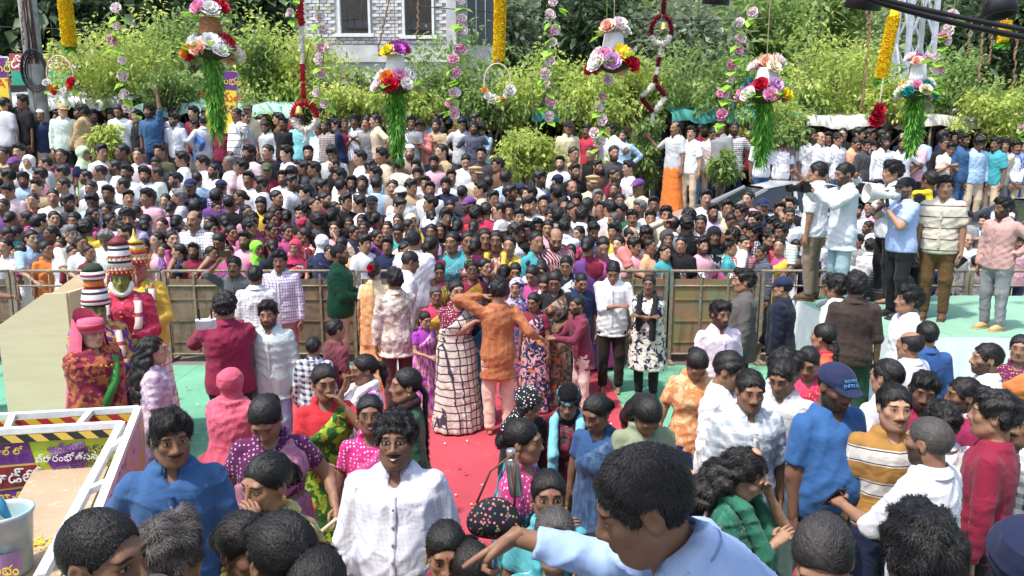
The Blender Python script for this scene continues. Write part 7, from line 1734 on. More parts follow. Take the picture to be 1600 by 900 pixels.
H_(362, 600, 'woman wrapped in coral pink head scarf and shawl seen from behind', [('kurta', dict(fit=.05, sleeves=1.0)), 'skirt'], dict(top=((.56, .09, .15), 'silk', (.60, .12, .18)), bottom=((.56, .09, .15), 'plain', None), hat=(.58, .10, .16)), Z=5.4, sex='f', yaw=168, skin=2, hair=None, hat='scarf', lod='mid', fat=.03, L='fold', R='fold')
H_(240, 548, 'girl with long wavy hair in lilac print dress turning away, beside the statues', [('kurta', dict(sleeves=.5, fit=.03)), 'skirt'], dict(top=((.60, .50, .58), 'floral', (.45, .30, .42)), bottom=('lilac', 'floral', 'mauve')), Z=6.0, sex='f', yaw=112, skin=0, hair='wavy', lod='mid', head=(8, 0, 0))
H_(531, 398, 'heavy man in dark green shirt facing right at the barricade', TT, dict(top=(.012, .085, .04), bottom='beige'), Z=9.9, yaw=96, skin=2, hair='crop', face='beard', fat=.03, L='waist', R='waist')
b, k = H_(585, 424, 'woman in peach silk saree with red rose in her bun, seen from behind', [('blouse', dict(hem=1.16)), 'saree'], dict(saree=((.70, .36, .14), 'silk', (.74, .46, .22)), blouse='cream'), Z=9.4, sex='f', yaw=176, skin=1, hair='bun')
o = link('hair_rose', fmesh('rose', 'red'), b); o.matrix_local = Matrix(k.sk['H'].tolist()) @ Matrix.Translation((.01, .13, .055)) @ Matrix.Rotation(-1.2, 4, 'X') @ Matrix.Scale(.62, 4)
H_(617, 438, 'man in white shirt with brown print seen from behind, centre left', [('top', dict(hem=.70, sleeves=1.0)), 'trousers'], dict(top=((.66, .60, .54), 'floral', (.40, .30, .24)), bottom=(.10, .05, .05)), Z=8.5, yaw=-158, skin=2, hair='quiff', face='beard', L='front')
H_(648, 378, 'large man in white shirt and white trousers seen from behind, leaning over the crowd', [('top', dict(sleeves=.42, fit=.03)), 'trousers'], dict(top='white', bottom='white'), Z=9.9, yaw=166, skin=1, hair='crop', base=.12, fat=.05, R=(.30, -.25, .95))
H_(641, 410, 'balding man bowing to the right in front of the large man in white', TT, dict(top='white', bottom='white'), Z=9.3, yaw=112, skin=3, hair='crop', head=(0, 20, 0), lean=6)
H_(490, 543, 'boy in navy and white plaid shirt with his back turned', TT, dict(top=((.60, .62, .66), 'plaid', (.03, .04, .09)), bottom='navy'), Z=7.0, yaw=176, skin=1, hair='short')
H_(525, 516, 'boy in maroon t-shirt looking away to the right', ['tee', 'trousers'], dict(top=(.16, .04, .06), bottom='navy'), Z=7.2, yaw=130, skin=1, hair='short', collar=False)
H_(681, 462, 'older woman in crimson blouse and mustard saree left of the laughing woman', ['blouse', 'saree'], dict(saree=('gold', 'silk', 'mustard'), blouse='crimson'), Z=8.9, sex='f', yaw=20, skin=3, face='bindi', hair='bun', hairc='saltpepper', L='waist')
b, k = H_(713, 456, 'laughing woman in glasses and white checked saree with maroon dotted blouse', ['blouse', 'saree'], dict(saree=((.64, .58, .50), 'bigcheck', (.05, .04, .07)), blouse=((.18, .02, .05), 'dots', 'palepink')), Z=7.95, smile=1, sex='f', yaw=22, skin=0, face='bindi', hair='bun', fat=.03, L=(.14, -.24, 1.28), R=(.34, -.24, 1.24), Lh=(1, -.1, .1), head=(4, 0, 0)); glasses(b, k)
b, k = H_(779, 455, 'man in rust orange kurta on the phone, seen from behind on the red carpet', [('kurta', dict(hem=.64, sleeves=1.0, flare=-.01)), 'trousers'], dict(top=((.36, .125, .05), 'silk', (.42, .16, .07)), bottom=(.72, .52, .42)), Z=7.85, yaw=-168, skin=1, hair='side', R=(.16, -.06, 1.52), L=(-.42, -.06, 1.06), Lh=(-.8, -.3, -.3), head=(-18, 4, 0)); prop_phone(thand(b, k, 1, .07), (0, .2, .3), 'phone held to the ear of the man in rust orange kurta')
H_(867, 440, 'woman in black blouse and brown patterned saree smiling down', ['blouse', 'saree'], dict(saree=((.12, .08, .06), 'leafy', (.34, .26, .20)), blouse='black'), Z=8.8, smile=1, sex='f', yaw=-10, skin=3, face='bindi', hair='bun', head=(0, 22, 0), R='waist')
H_(902, 478, 'short man in maroon kurta reaching left on the carpet', [('kurta', dict(hem=.68, sleeves=1.0, flare=-.01)), 'trousers'], dict(top=(.18, .03, .06), bottom=(.72, .55, .50)), Z=8.5, yaw=-72, skin=2, face='beard', hair='crop', L=(-.06, -.46, 1.12), R=(.08, -.44, 1.15), lean=8)
H_(908, 441, 'man with moustache in navy shirt behind the man in maroon kurta', [('top', dict(sleeves=.5)), 'trousers'], dict(top=((.015, .03, .08), 'plain', None), bottom='black'), Z=9.3, yaw=14, skin=2, face='mus', hair='crop', head=(0, 22, 0), L='waist')
b, k = H_(958, 425, 'young man in white shirt with sleeves rolled looking down, black trousers', [('top', dict(sleeves=.72, hem=.74)), 'trousers'], dict(top='white', bottom=(.025, .018, .016)), h=1.73, yaw=-8, skin=1, hair='short', head=(0, 28, 0), L=(.06, -.22, 1.16), R=(.26, -.16, .88)); 
b, k = H_(1014, 445, 'woman in navy and white floral kurta with black dupatta, arms folded, at the barricade', [('kurta', dict(hem=.42, sleeves=.55, flare=.03)), 'trousers', ('dupatta', dict(fit=.03))], dict(top=('offwhite', 'floral', 'navy'), bottom='black', dupatta='black'), h=1.57, sex='f', yaw=-18, skin=3, hair='bun', L='fold', R='fold', fat=.03); shoes(b, k, simple('sandal', (.06, .04, .03), .7), 'sandal')
H_(807, 450, 'woman in lavender head scarf and blue patterned saree on the carpet', ['blouse', 'saree'], dict(saree=((.05, .07, .22), 'leafy', (.50, .14, .30)), hat=('lavender', 'floral', 'navy')), Z=9.0, sex='f', yaw=-14, skin=1, hair=None, hat='scarf', R='out')
b, k = H_(569, 578, 'woman in white and lilac kurta hiding her mouth, looking left', [('kurta', dict(sleeves=.5)), 'trousers', ('dupatta', dict(fit=.03))], dict(top=('white', 'floral', (.55, .12, .40)), bottom='white', dupatta='white'), Z=5.6, sex='f', yaw=-66, skin=2, hair='pony', lod='mid', head=(0, 8, 0), L='mouth', R='chest')
b, k = H_(634, 603, 'woman in dark green kurta with long braid looking left, left of the red carpet', [('kurta', dict(sleeves=.6)), 'trousers', ('dupatta', dict(fit=.03))], dict(top=((.025, .07, .035), 'silk', (.04, .10, .05)), bottom='black', dupatta=(.03, .01, .015)), Z=5.0, sex='f', yaw=-72, skin=2, hair='braid', lod='mid'); earring(b, k)
b, k = H_(578, 648, 'smiling woman in magenta dotted saree behind the man in white checks', ['blouse', 'saree'], dict(saree=((.50, .07, .24), 'dots', (.70, .45, .50)), blouse=((.56, .03, .20), 'dots', 'palepink')), Z=4.5, smile=1, sex='f', yaw=10, skin=3, face='bindi', lod='mid', hair='bun', head=(0, -4, 0)); earring(b, k)
b, k = H_(507, 598, 'woman in red blouse and green floral saree covering her mouth', ['blouse', 'saree'], dict(saree=((.03, .12, .02), 'leafy', (.30, .42, .04)), blouse=(.52, .03, .04)), Z=5.0, sex='f', yaw=26, skin=2, face='bindi', lod='mid', hair='bun', head=(4, 6, 0), R=(.10, -.17, 1.42), L='waist', fat=.02); earring(b, k)
for px, py, Z_, y_, lab_, col_, bl_ in ((748, 484, 8.25, 30, 'woman in bright blue saree between the laughing woman and the rust kurta', ('blue', 'silk', 'teal'), 'navy'), (834, 472, 8.6, -30, 'woman in navy and pink printed saree right of the rust kurta', ('navy', 'leafy', 'pink'), 'maroon'),
    (846, 425, 9.6, -20, 'woman in pink saree and black blouse behind the brown patterned saree', ('pink', 'silk', 'gold'), 'black'), (686, 425, 9.9, 10, 'woman in green saree behind the crimson blouse', ('green', 'silk', 'gold'), 'magenta'), (805, 425, 9.8, 0, 'woman in yellow saree behind the lavender head scarf', ('yellow', 'floral', 'maroon'), 'maroon'),
    (885, 415, 9.9, -14, 'woman in white saree behind the man with moustache in navy shirt', ('offwhite', 'floral', 'navy'), 'navy'), (664, 500, 8.4, 40, 'girl in violet kurta left of the older woman in mustard saree', ('violet', 'silk', 'pink'), 'violet')):
    H_(px, py, lab_, ['blouse', 'saree'], dict(saree=col_, blouse=bl_), Z=Z_, sex='f', yaw=y_, skin=(px % 4), face='bindi', hair='bun' if px % 2 else 'braid', head=(0, 12, 0), L='waist' if px % 3 else 'down', smile=px % 2)
H_(-52, 428, 'person at the left edge whose dark arm rests on the cream cabinet', [('top', dict(sleeves=.4)), 'trousers'], dict(top='maroon', bottom='navy'), Z=8.5, yaw=80, skin=3, hair='short', Rw=(62, 473, 8.3), lean=5)
# --- on the platform
b, k = H_(1277, 270, 'man in white shirt and khaki trousers on the platform, arm raised with a camera', [('top', dict(sleeves=.5)), 'trousers'], dict(top='white', bottom=(.24, .18, .13)), Z=9.9, base=PZ, yaw=-128, skin=1, hair='short', L=(-.16, -.30, 1.55), R='down', fat=.01); shoes(b, k, simple('shoe_brown', (.10, .05, .03), .6))
b, k = H_(1319, 273, 'bearded man in white kurta shirt and pale jeans filming to the left on the platform', [('top', dict(hem=.70)), 'trousers'], dict(top=((.74, .76, .80), 'fine', 'lightblue'), bottom=(.32, .44, .50)), Z=9.3, base=PZ, yaw=-84, skin=1, face='beard', hair='short', head=(0, 10, 0), L=(-.06, -.46, 1.44), R=(.10, -.42, 1.38)); shoes(b, k, simple('shoe_grey', (.3, .3, .3), .6))
def camera_prop(c, rz, lab):
    e = tag(empty('video_camera', c), lab, 'camera'); e.rotation_euler = (0, 0, rz); M_ = simple('black_plastic', (.02, .02, .02), .5)
    MB().box((0, 0, 0), (.14, .09, .10)).box((0, .01, .065), (.05, .07, .035)).box((.055, -.03, -.005), (.035, .05, .10)).build('body', M_, e); MB().lathe([(.036, 0), (.040, .03), (.040, .09), (.048, .15), (.046, .19), (.040, .19), (.036, .16)], 16).build('lens', M_, e, True, rot=(math.pi / 2, 0, 0), loc=(0, -.045, 0)); MB().lathe([(.0385, 0), (0, .004)], 14).build('glass', simple('lens_dark', (.01, .01, .012), .08, .6), e, loc=(0, -.20, 0), rot=(math.pi / 2, 0, 0))
camera_prop(at(1258, 294, 9.15), -1.45, 'black camera with long lens aimed left by the bearded man in white')
camera_prop(at(1345, 296, 9.5), -1.5, 'black camera with long lens just right of the bearded man in white')
b, k = H_(1414, 295, 'man in light blue t-shirt and black cap shouting into a megaphone on the platform', [('tee', dict(sleeves=.40)), 'trousers'], dict(top=(.38, .50, .78), bottom='black', hat='black'), Z=8.8, base=PZ, yaw=-82, skin=0, hair='crop', hat='cap', face='beard', fat=.02, L=(-.02, -.28, 1.46), R=(.06, -.26, 1.33), collar=False); glasses(b, k, True); shoes(b, k, simple('shoe_black', (.02, .02, .02), .5))
c = at(1384, 305, 8.7); e = tag(empty('megaphone', c), 'white megaphone held by the man in light blue t-shirt', 'megaphone'); e.rotation_euler = (0, -math.pi / 2 + .12, 0)
MB().lathe([(.035, -.12), (.04, -.02), (.06, .08), (.085, .16), (.115, .22), (.12, .23), (.11, .225), (.05, .08), (.02, -.1)], 20).build('horn', simple('mega_white', (.66, .65, .62), .5), e, True); MB().lathe([(.045, -.16), (.048, -.09), (.04, -.08)], 14).build('back', simple('mega_grey', (.40, .46, .50), .5), e, True)
MB().bar((-.03, 0, -.02), (-.13, 0, -.05), .03, .03).build('grip', simple('black_plastic', (.02, .02, .02), .5), e)
for i in range(2):
    c = at(1376 - 8 * i, 326 + 3 * i, 8.6); e = tag(empty('microphone', c), ('upper' if i == 0 else 'lower') + ' black microphone held below the megaphone', 'microphone'); e.rotation_euler = (0, -2.2, 0); MB().lathe([(.012, -.10), (.016, .06), (.016, .07)], 10).build('handle', simple('black_plastic', (.02, .02, .02), .5), e, True); MB().lathe([(.016, .07), (.027, .09), (.026, .12), (.0, .135)], 12).build('head', simple('mic_mesh', (.06, .06, .06), .5, .5, .5), e, True)
b, k = H_(1477, 293, 'man in cream shirt with dark stripes and brown trousers on the platform', [('top', dict(sleeves=.42)), 'trousers'], dict(top=((.62, .57, .46), 'hstripe', (.03, .03, .05)), bottom=(.11, .065, .025)), Z=8.7, base=PZ, yaw=-34, skin=1, hair='side', fat=.01, head=(8, 2, 0)); shoes(b, k, simple('shoe_brown', (.10, .05, .03), .6)); prop_phone(thand(b, k, 1, .12), (.4, .6, 0), 'brown phone case in the hand of the man in striped cream shirt', (.14, .07, .04))
b, k = H_(1567, 326, 'man in dusty pink shirt and grey jeans looking left on the platform', TT, dict(top=(.52, .31, .28), bottom=((.20, .21, .22), 'denim', (.30, .31, .32))), Z=8.2, base=PZ, yaw=-66, skin=3, face='beard', hair='quiff', head=(-16, 4, 0), R='hip'); shoes(b, k, simple('shoe_tan', (.48, .33, .15), .7))
H_(1394, 270, 'man with black hair behind the megaphone man, holding a camera', TT, dict(top=('white', 'fine', 'grey'), bottom='black'), Z=9.7, base=PZ, yaw=-88, skin=1, hair='messy', L='phone', R='chest')
H_(1452, 283, 'man dressed in black with a bright yellow cloth over his shoulder on the platform', [('kurta', dict(sleeves=1.0)), 'trousers', 'towel'], dict(top='black', bottom='black', towel=(.75, .58, .02)), Z=9.9, base=PZ - .12, yaw=20, skin=3, hair=None, hat='kerchief', face='beard') if False else H_(1452, 283, 'man dressed in black with a bright yellow cloth over his shoulder on the platform', [('kurta', dict(sleeves=1.0)), 'trousers', 'towel'], dict(top='black', bottom='black', towel=(.75, .58, .02)), Z=9.9, base=PZ, yaw=200, skin=3, hair='short')
# --- things in hands
e = tag(empty('handbag', hb + Vector((.02, -.08, -.02))), 'beige leather handbag hanging from the arm of the woman in mauve', 'handbag'); ML = simple('beige_leather', (.46, .40, .30), .55, .4, var=.15, nscale=20, bump=.3); e.rotation_euler = (0, .15, .3)
g = Grid((-.24, -.14, -.36), (.24, .14, .02), .012); g.ell((0, 0, -.20), (.17, .075, .12), .0); g.cap((-.13, 0, -.25), (.13, 0, -.25), .07, .07, .05); g.cap((-.09, 0, -.11), (.09, 0, -.11), .035, .035, .04); V, Q = g.mesh(); V = folds(V, Q, .006, 2); link('body', mesh_np('body', V, Q, mats=(ML,)), e)
MB().tube([(-.12, 0, -.12), (-.10, 0, .0), (-.03, 0, .07), (.04, 0, .06), (.10, 0, -.01), (.12, 0, -.12)], .013, 8).build('strap', ML, e, True); MB().bar((-.10, -.02, -.09), (.10, -.02, -.09), .012, .008).build('zip', simple('gold', (.7, .45, .1), .3, .5, .8), e); MB().tube([(.02, -.075, -.16), (.03, -.085, -.26)], .005, 5).build('tassel', simple('gold', (.7, .45, .1), .3), e)
c = at(803, 742, 3.75); e = tag(empty('steel_bottle', c), 'brushed steel bottle held upright by the woman in teal saree', 'bottle'); MS = simple('brushed_steel', (.52, .50, .47), .28, .5, .9, var=.1, nscale=30); e.rotation_euler = (.0, -.12, 0)
MB().lathe([(.034, -.11), (.037, -.10), (.037, .055), (.030, .085), (.022, .095)], 18).build('body', MS, e, True); MB().lathe([(.024, .095), (.025, .10), (.025, .135), (.020, .14)], 18).build('cap', simple('steel_cap', (.45, .45, .45), .35, .5, .8), e, True)
c = at(773, 800, 3.72); e = tag(empty('shoulder_bag', c), 'black bag with small bright flower print, carried by the woman in teal saree', 'bag'); t = NT('ditsy'); v = t.coord(); d = t.vor(46, v); cc = t.vor(46, v, 'Color'); t.done(t.mix(t.ss(d, .34, .26), (.012, .014, .02), t.mix(.45, t.mix(1.0, cc, (.9, .35, .5), 'MULTIPLY'), (.4, .30, .12))), .7); MDI = t.mat
g = Grid((-.2, -.12, -.2), (.2, .12, .2), .012); g.ell((0, 0, -.03), (.12, .055, .11), .0); g.cap((-.08, 0, -.06), (.08, 0, -.06), .06, .06, .05); V, Q = g.mesh(); link('body', mesh_np('body', V, Q, mats=(MDI,)), e)
MB().tube([(-.09, 0, .05), (-.02, 0, .22), (.10, .03, .30)], .006, 6).build('strap', simple('strap_brown', (.16, .07, .04), .6), e, True); MB().tube([(.10, 0, .03), (.10, .02, .18), (.11, .03, .30)], .006, 6).build('strap', simple('strap_brown', (.16, .07, .04), .6), e, True)
p = at(146, 892, 1.48); 
# ------------------------------------------------------------------ the crowd behind the barricade, the back row on the wall, the crush on the carpet
# x y sex colour then words: facing l r f b, u d (head up / down), features, c2:pattern
CROWD = """
22 257 m palepink f cap:purple beard|45 254 w white f scarf:white|12 277 m mint l|62 275 m pink l beard|97 271 m white l|99 291 m white l|95 244 w offwhite f|131 241 w palegreen r scarf:palegreen old|156 271 m white l|134 278 m white l boy
180 263 m white l beard|198 271 m white f beard|225 272 m white f|192 291 m white l|201 310 m white fr mus smile|230 309 m pink f|52 314 w teal f smile|107 318 m darkgrey r long|85 342 w brown r|116 346 m grey f|146 337 w pink r|173 347 w crimson r|199 343 k lavender f|214 334 w black b|139 351 w yellow f|167 331 w maroon f
12 368 w yellow rd|50 373 m lightblue r rail boy|110 367 m offwhite r rail grey old mus|134 358 m yellow b|166 374 m white d grey old|27 366 w navy b|225 386 w pink f dots:magenta|225 355 w black b|72 390 w orange r
250 234 m olive f|227 274 m white f beard|246 273 m mint l|274 282 m white l|284 249 m white l long|316 255 m white l|334 268 m white fl beard|308 281 m lightblue b crop|298 293 m navy f cap:navy mus|279 309 m lightgrey l grey vstripe:white|235 310 m white f mus|357 255 m palepink l grey|378 261 m palepink l|388 281 m white f smile mus|408 289 m white l|417 267 m maroon f cap:olive|346 294 m purple b cap:navy|375 309 w pink l longhair|339 309 m purple b|359 319 m black b|339 327 w white r|386 332 w pink r|306 325 m white b|268 326 w pink b|259 315 w pink f|303 345 m white f bald mus check:grey rail fat|278 348 w navy b|229 347 w lavender b|328 349 w orange f|352 348 w maroon b|394 346 m magenta r|424 345 w cream r
269 374 w purple r rail dots:pink|343 378 w peach d rail|362 365 w palepink r|330 360 w peach r|392 356 m magenta r|402 390 w lime r scarf:lime|422 362 w cream f dots:tan|313 372 w crimson f|293 366 w teal f
433 311 m black r smile fat|456 287 m white r|442 279 m white f|474 264 m darkgrey l|456 273 m black d|490 265 m darkgrey l|478 303 m black l messy|504 294 m grey r messy|492 323 m darkgrey ur|508 313 m maroon r|530 276 m white l|534 293 m white b|550 288 m white f|566 290 m white u face|562 247 m white l check:black|579 261 m palepink r|586 273 m lightblue l|596 244 m cream l|589 289 m lightblue b|614 294 m taupe f mus|581 320 m black f cap:black|562 320 m white l curly|541 317 m black r|524 327 w white r|565 347 w cream f|624 323 m white rd|545 352 w navy f|495 346 m black b curly|472 350 w crimson b scarf:crimson|429 336 w black r|448 340 w olive b|589 344 w white b|622 347 w black f
426 361 w cream r smile|449 363 w violet r|461 388 w crimson f scarf:crimson smile rail|475 369 w orange l|503 381 w navy b scarf:white rail fat|523 358 w pink f mouth|553 365 w cream r smile|590 372 w violet r d dupatta:purple|569 358 w maroon f|605 358 w peach f|622 363 w cream d|470 335 m black f|520 340 m black b
640 238 m taupe f skull:white beard|678 255 m pink f beard|728 251 m white d vest|743 273 m cream r police:khaki mus|778 258 m brown l|650 261 m beige f|653 275 m lightgrey f long|665 288 m white f|672 297 m white f|697 291 m navy f beard smile fat|705 278 m white f|626 306 m white b cap:white|643 294 m tan r long|672 320 m white l floral:grey|733 321 m maroon l cap:purple|750 297 m beige l|762 288 m white b|723 303 m darkgrey b|759 331 m crimson b fat|744 336 m red b|778 330 m white l smile|795 330 m white f|811 340 m white f|797 303 m maroon r|824 307 m cream r|812 300 m grey b cap:navy|714 352 w violet b|825 324 m tan f|643 347 w cream r scarf:cream
639 355 w pink r|674 363 w lavender f smile|687 361 w navy f|716 356 w lavender b|707 379 w teal f|731 378 w maroon f|744 384 w black b|757 374 w black f|775 377 w cream f|788 363 m white f cap:grey mus|807 365 m white r|825 362 m grey f|675 384 w yellow b|686 413 w offwhite r smile|730 401 w pink b curly|737 422 w gold f smile|762 400 w yellow r|782 410 w crimson f smile|788 427 w navy b|818 391 w white d scarf:black|822 416 w palepink b|700 398 w magenta f|757 418 w pink r
875 255 m white f beard fat|843 281 m white r|871 285 m navy b cap:navy|869 303 m darkgrey b|894 295 m white f bald beard|926 287 m cream f police:khaki|934 310 m taupe f grey smile|827 304 m cream l|830 321 m white f|849 321 m lightblue u mus vstripe:white|810 341 m tan f|881 323 m white u|894 331 m white r|871 339 m grey b|881 347 m white b|982 264 m white l mus|997 293 m cream l cap:purple|968 316 m white f|939 329 m palepink ul|952 327 m white b|970 333 m green l|999 327 m white l mus grey fat|988 342 m mint f|960 346 m peach l saltpepper|1021 321 m lavender f|918 324 m black b curly|910 337 m white b messy|900 315 m black f|860 340 m peach f
826 361 m palepink f|840 355 m beige f|856 358 m pink f|868 374 m maroon d bald reading fat|882 355 m white b|904 366 w crimson l|927 361 m navy d beard plaid:blue|986 369 m salmon rd bald rail fat|1009 368 m white d quiff rail|892 394 w black b|878 395 w palepink b rose|913 408 w white d longhair|931 410 w white d floral:navy|832 430 w maroon d|846 418 w black d|852 445 w magenta d
1103 311 m white f mus|1114 333 m lavender f beard|1136 327 m cream f quiff|1157 334 m lavender l mus|1169 312 m pink l plaid:grey|1192 324 m navy f cap:navy mus|1179 346 m navy l|1218 330 m white f|1222 343 m white f bald|1040 337 m cream f quiff phone|1075 340 m white l|1072 352 m black b|1230 318 m white l|1042 374 w black f scarf:darkgrey smile rail|1076 359 w black r scarf:black phone|1116 369 w black f niqab:black rail|1144 371 m white l curly rail|1176 365 m navy l phone|1220 364 m mint l rail check:grey|1159 359 m maroon l|1162 381 k red f|1178 345 m white f|1207 355 m pink l|1225 426 k white l|1050 352 m white b|1095 350 m white f|1200 372 m red f|1190 395 m navy l
1232 338 m white f|1236 322 m black l|1356 356 m white l beard|1372 291 m black f|1431 366 m white f|1537 346 m lightblue l|1360 385 m white b|1512 376 m white f bald|1545 385 m navy b|1590 380 m pink f|1340 330 m white f|1385 350 m white b|1440 345 m lavender l|1300 345 m white l|1525 410 m grey b|1575 350 m white l|1260 352 m cream l|1282 372 m white f
9 163 m lightgrey b beard|35 147 m black l orange|27 180 m lightblue l check:white|64 180 m navy f skull:white|98 173 m mint f cap:khaki smile|128 174 m khaki l beard fat|185 173 m white d beard|214 182 m black f|233 174 m denim f up|271 188 m white f smile beard|304 196 m blue l|318 190 m lightgrey b|344 203 m maroon f beard|370 180 m white l hstripe:black|383 184 m lightgrey r vstripe:olive|386 167 m cream f cap:olive|415 197 m lightgrey d beard fat|442 193 m black f|468 190 m cyan f|498 203 m white f old|509 198 m brown f|525 196 m navy l|538 195 m maroon f|554 190 m white f mus vstripe:grey hand|572 193 m grey f|586 189 m beige l mus|630 194 m white f bald|643 192 m grey f|656 196 m salmon d mus fold|681 196 m tan f beard fold|722 193 m lightgrey d|740 200 m navy f|752 202 m lightblue d|888 200 m cream f cap:black|917 205 m red l mus point|955 203 m white l fat|973 213 m lightblue f|1055 201 m lightgrey l bald reach lungi:orange mus|1080 208 m white l|1115 208 m palepink d|1126 192 m grey l|1147 201 m white f check:brown
1192 216 m white f|1222 221 m white f|1232 216 m maroon f|1254 221 m white d beard|1268 214 m lightgrey f|1282 216 m white f bald old|1294 217 m black f|1309 218 m white f|1338 223 m peach d|1367 231 m grey l vstripe:lightgrey|1383 223 m white f beard|1431 221 m pink l fold|1486 230 m offwhite d fold|1506 220 m denim f beard|1530 223 m lightblue d|1556 226 m teal l|1569 227 m cream f|1588 231 m white f|1477 225 m black f|1352 228 m darkgrey f|1410 226 m white f|1598 226 m blue f
"""
KC = {}
def kit_for(sex, wear, hair, hat, L, R, hp, lod, fat=0.0, lean=0):
    key = (sex, wear, hair, str(hat), str(L), str(R), hp, lod, fat, lean)
    if key not in KC:
        W_ = dict(shirt=[('top', dict(sleeves=.46)), 'trousers'], long=['top', 'trousers'], tee=['tee', 'trousers'], saree=['blouse', 'saree'], kurta=[('kurta', dict(sleeves=.5)), 'skirt'], kurtad=[('kurta', dict(sleeves=.5)), 'skirt', 'dupatta'], lungi=[('top', dict(sleeves=.46)), 'lungi'], abaya=[('kurta', dict(sleeves=1.0)), 'skirt'])[wear]
        KC[key] = Kit(W_, hair=hair, hat=hat, lod=lod, seed=len(KC), sex=sex, L=L, R=R, head=hp, fat=fat, lean=lean, collar=None if lod != 'tiny' else False)
    return KC[key]
CW = dict(white='white', offwhite='off white', cream='cream', pink='pink', palepink='pale pink', mint='pale mint', lightblue='light blue', blue='bright blue', denim='denim blue', navy='navy', black='black', grey='grey', lightgrey='light grey', darkgrey='dark grey', red='red', crimson='crimson', maroon='maroon', orange='orange', peach='peach', salmon='salmon pink', yellow='yellow', mustard='mustard', gold='golden yellow', olive='olive', green='green', lime='lime green', palegreen='pale green', teal='teal', cyan='cyan', purple='purple', lavender='lavender', violet='violet', magenta='magenta', brown='brown', tan='tan', khaki='khaki', beige='beige', taupe='brownish grey', skyblue='sky blue')
MARKS = [(10, 'at the left edge'), (70, 'below the utility pole'), (130, 'left of the first blossom vine'), (190, 'below the first blossom vine'), (255, 'right of the first blossom vine'), (331, 'below the first green tassel'), (400, 'left of the red rose garland'), (467, 'below the red rose garland'), (540, 'left of the second green tassel'), (619, 'below the second green tassel'), (700, 'right of the second green tassel'), (779, 'below the straight marigold garland'), (855, 'below the fourth blossom vine'), (945, 'below the tasselless basket'), (1035, 'below the diamond garland'), (1130, 'in front of the silver car'), (1195, 'below the teal bloom basket'), (1260, 'left of the platform photographers'), (1345, 'behind the platform photographers'), (1430, 'below the tower basket'), (1500, 'right of the tower basket'), (1590, 'at the right edge')]
ent = []
rr = random.Random(11)
for ln in CROWD.strip().split('\n'):
    for e_ in ln.split('|'):
        w = e_.split(); d = dict(x=float(w[0]), y=float(w[1]), sex=w[2], col=w[3], face=w[4], fl=set(), kv={})
        for q in w[5:]:
            if ':' in q: a, b = q.split(':'); d['kv'][a] = b
            else: d['fl'].add(q)
        ent.append(d)
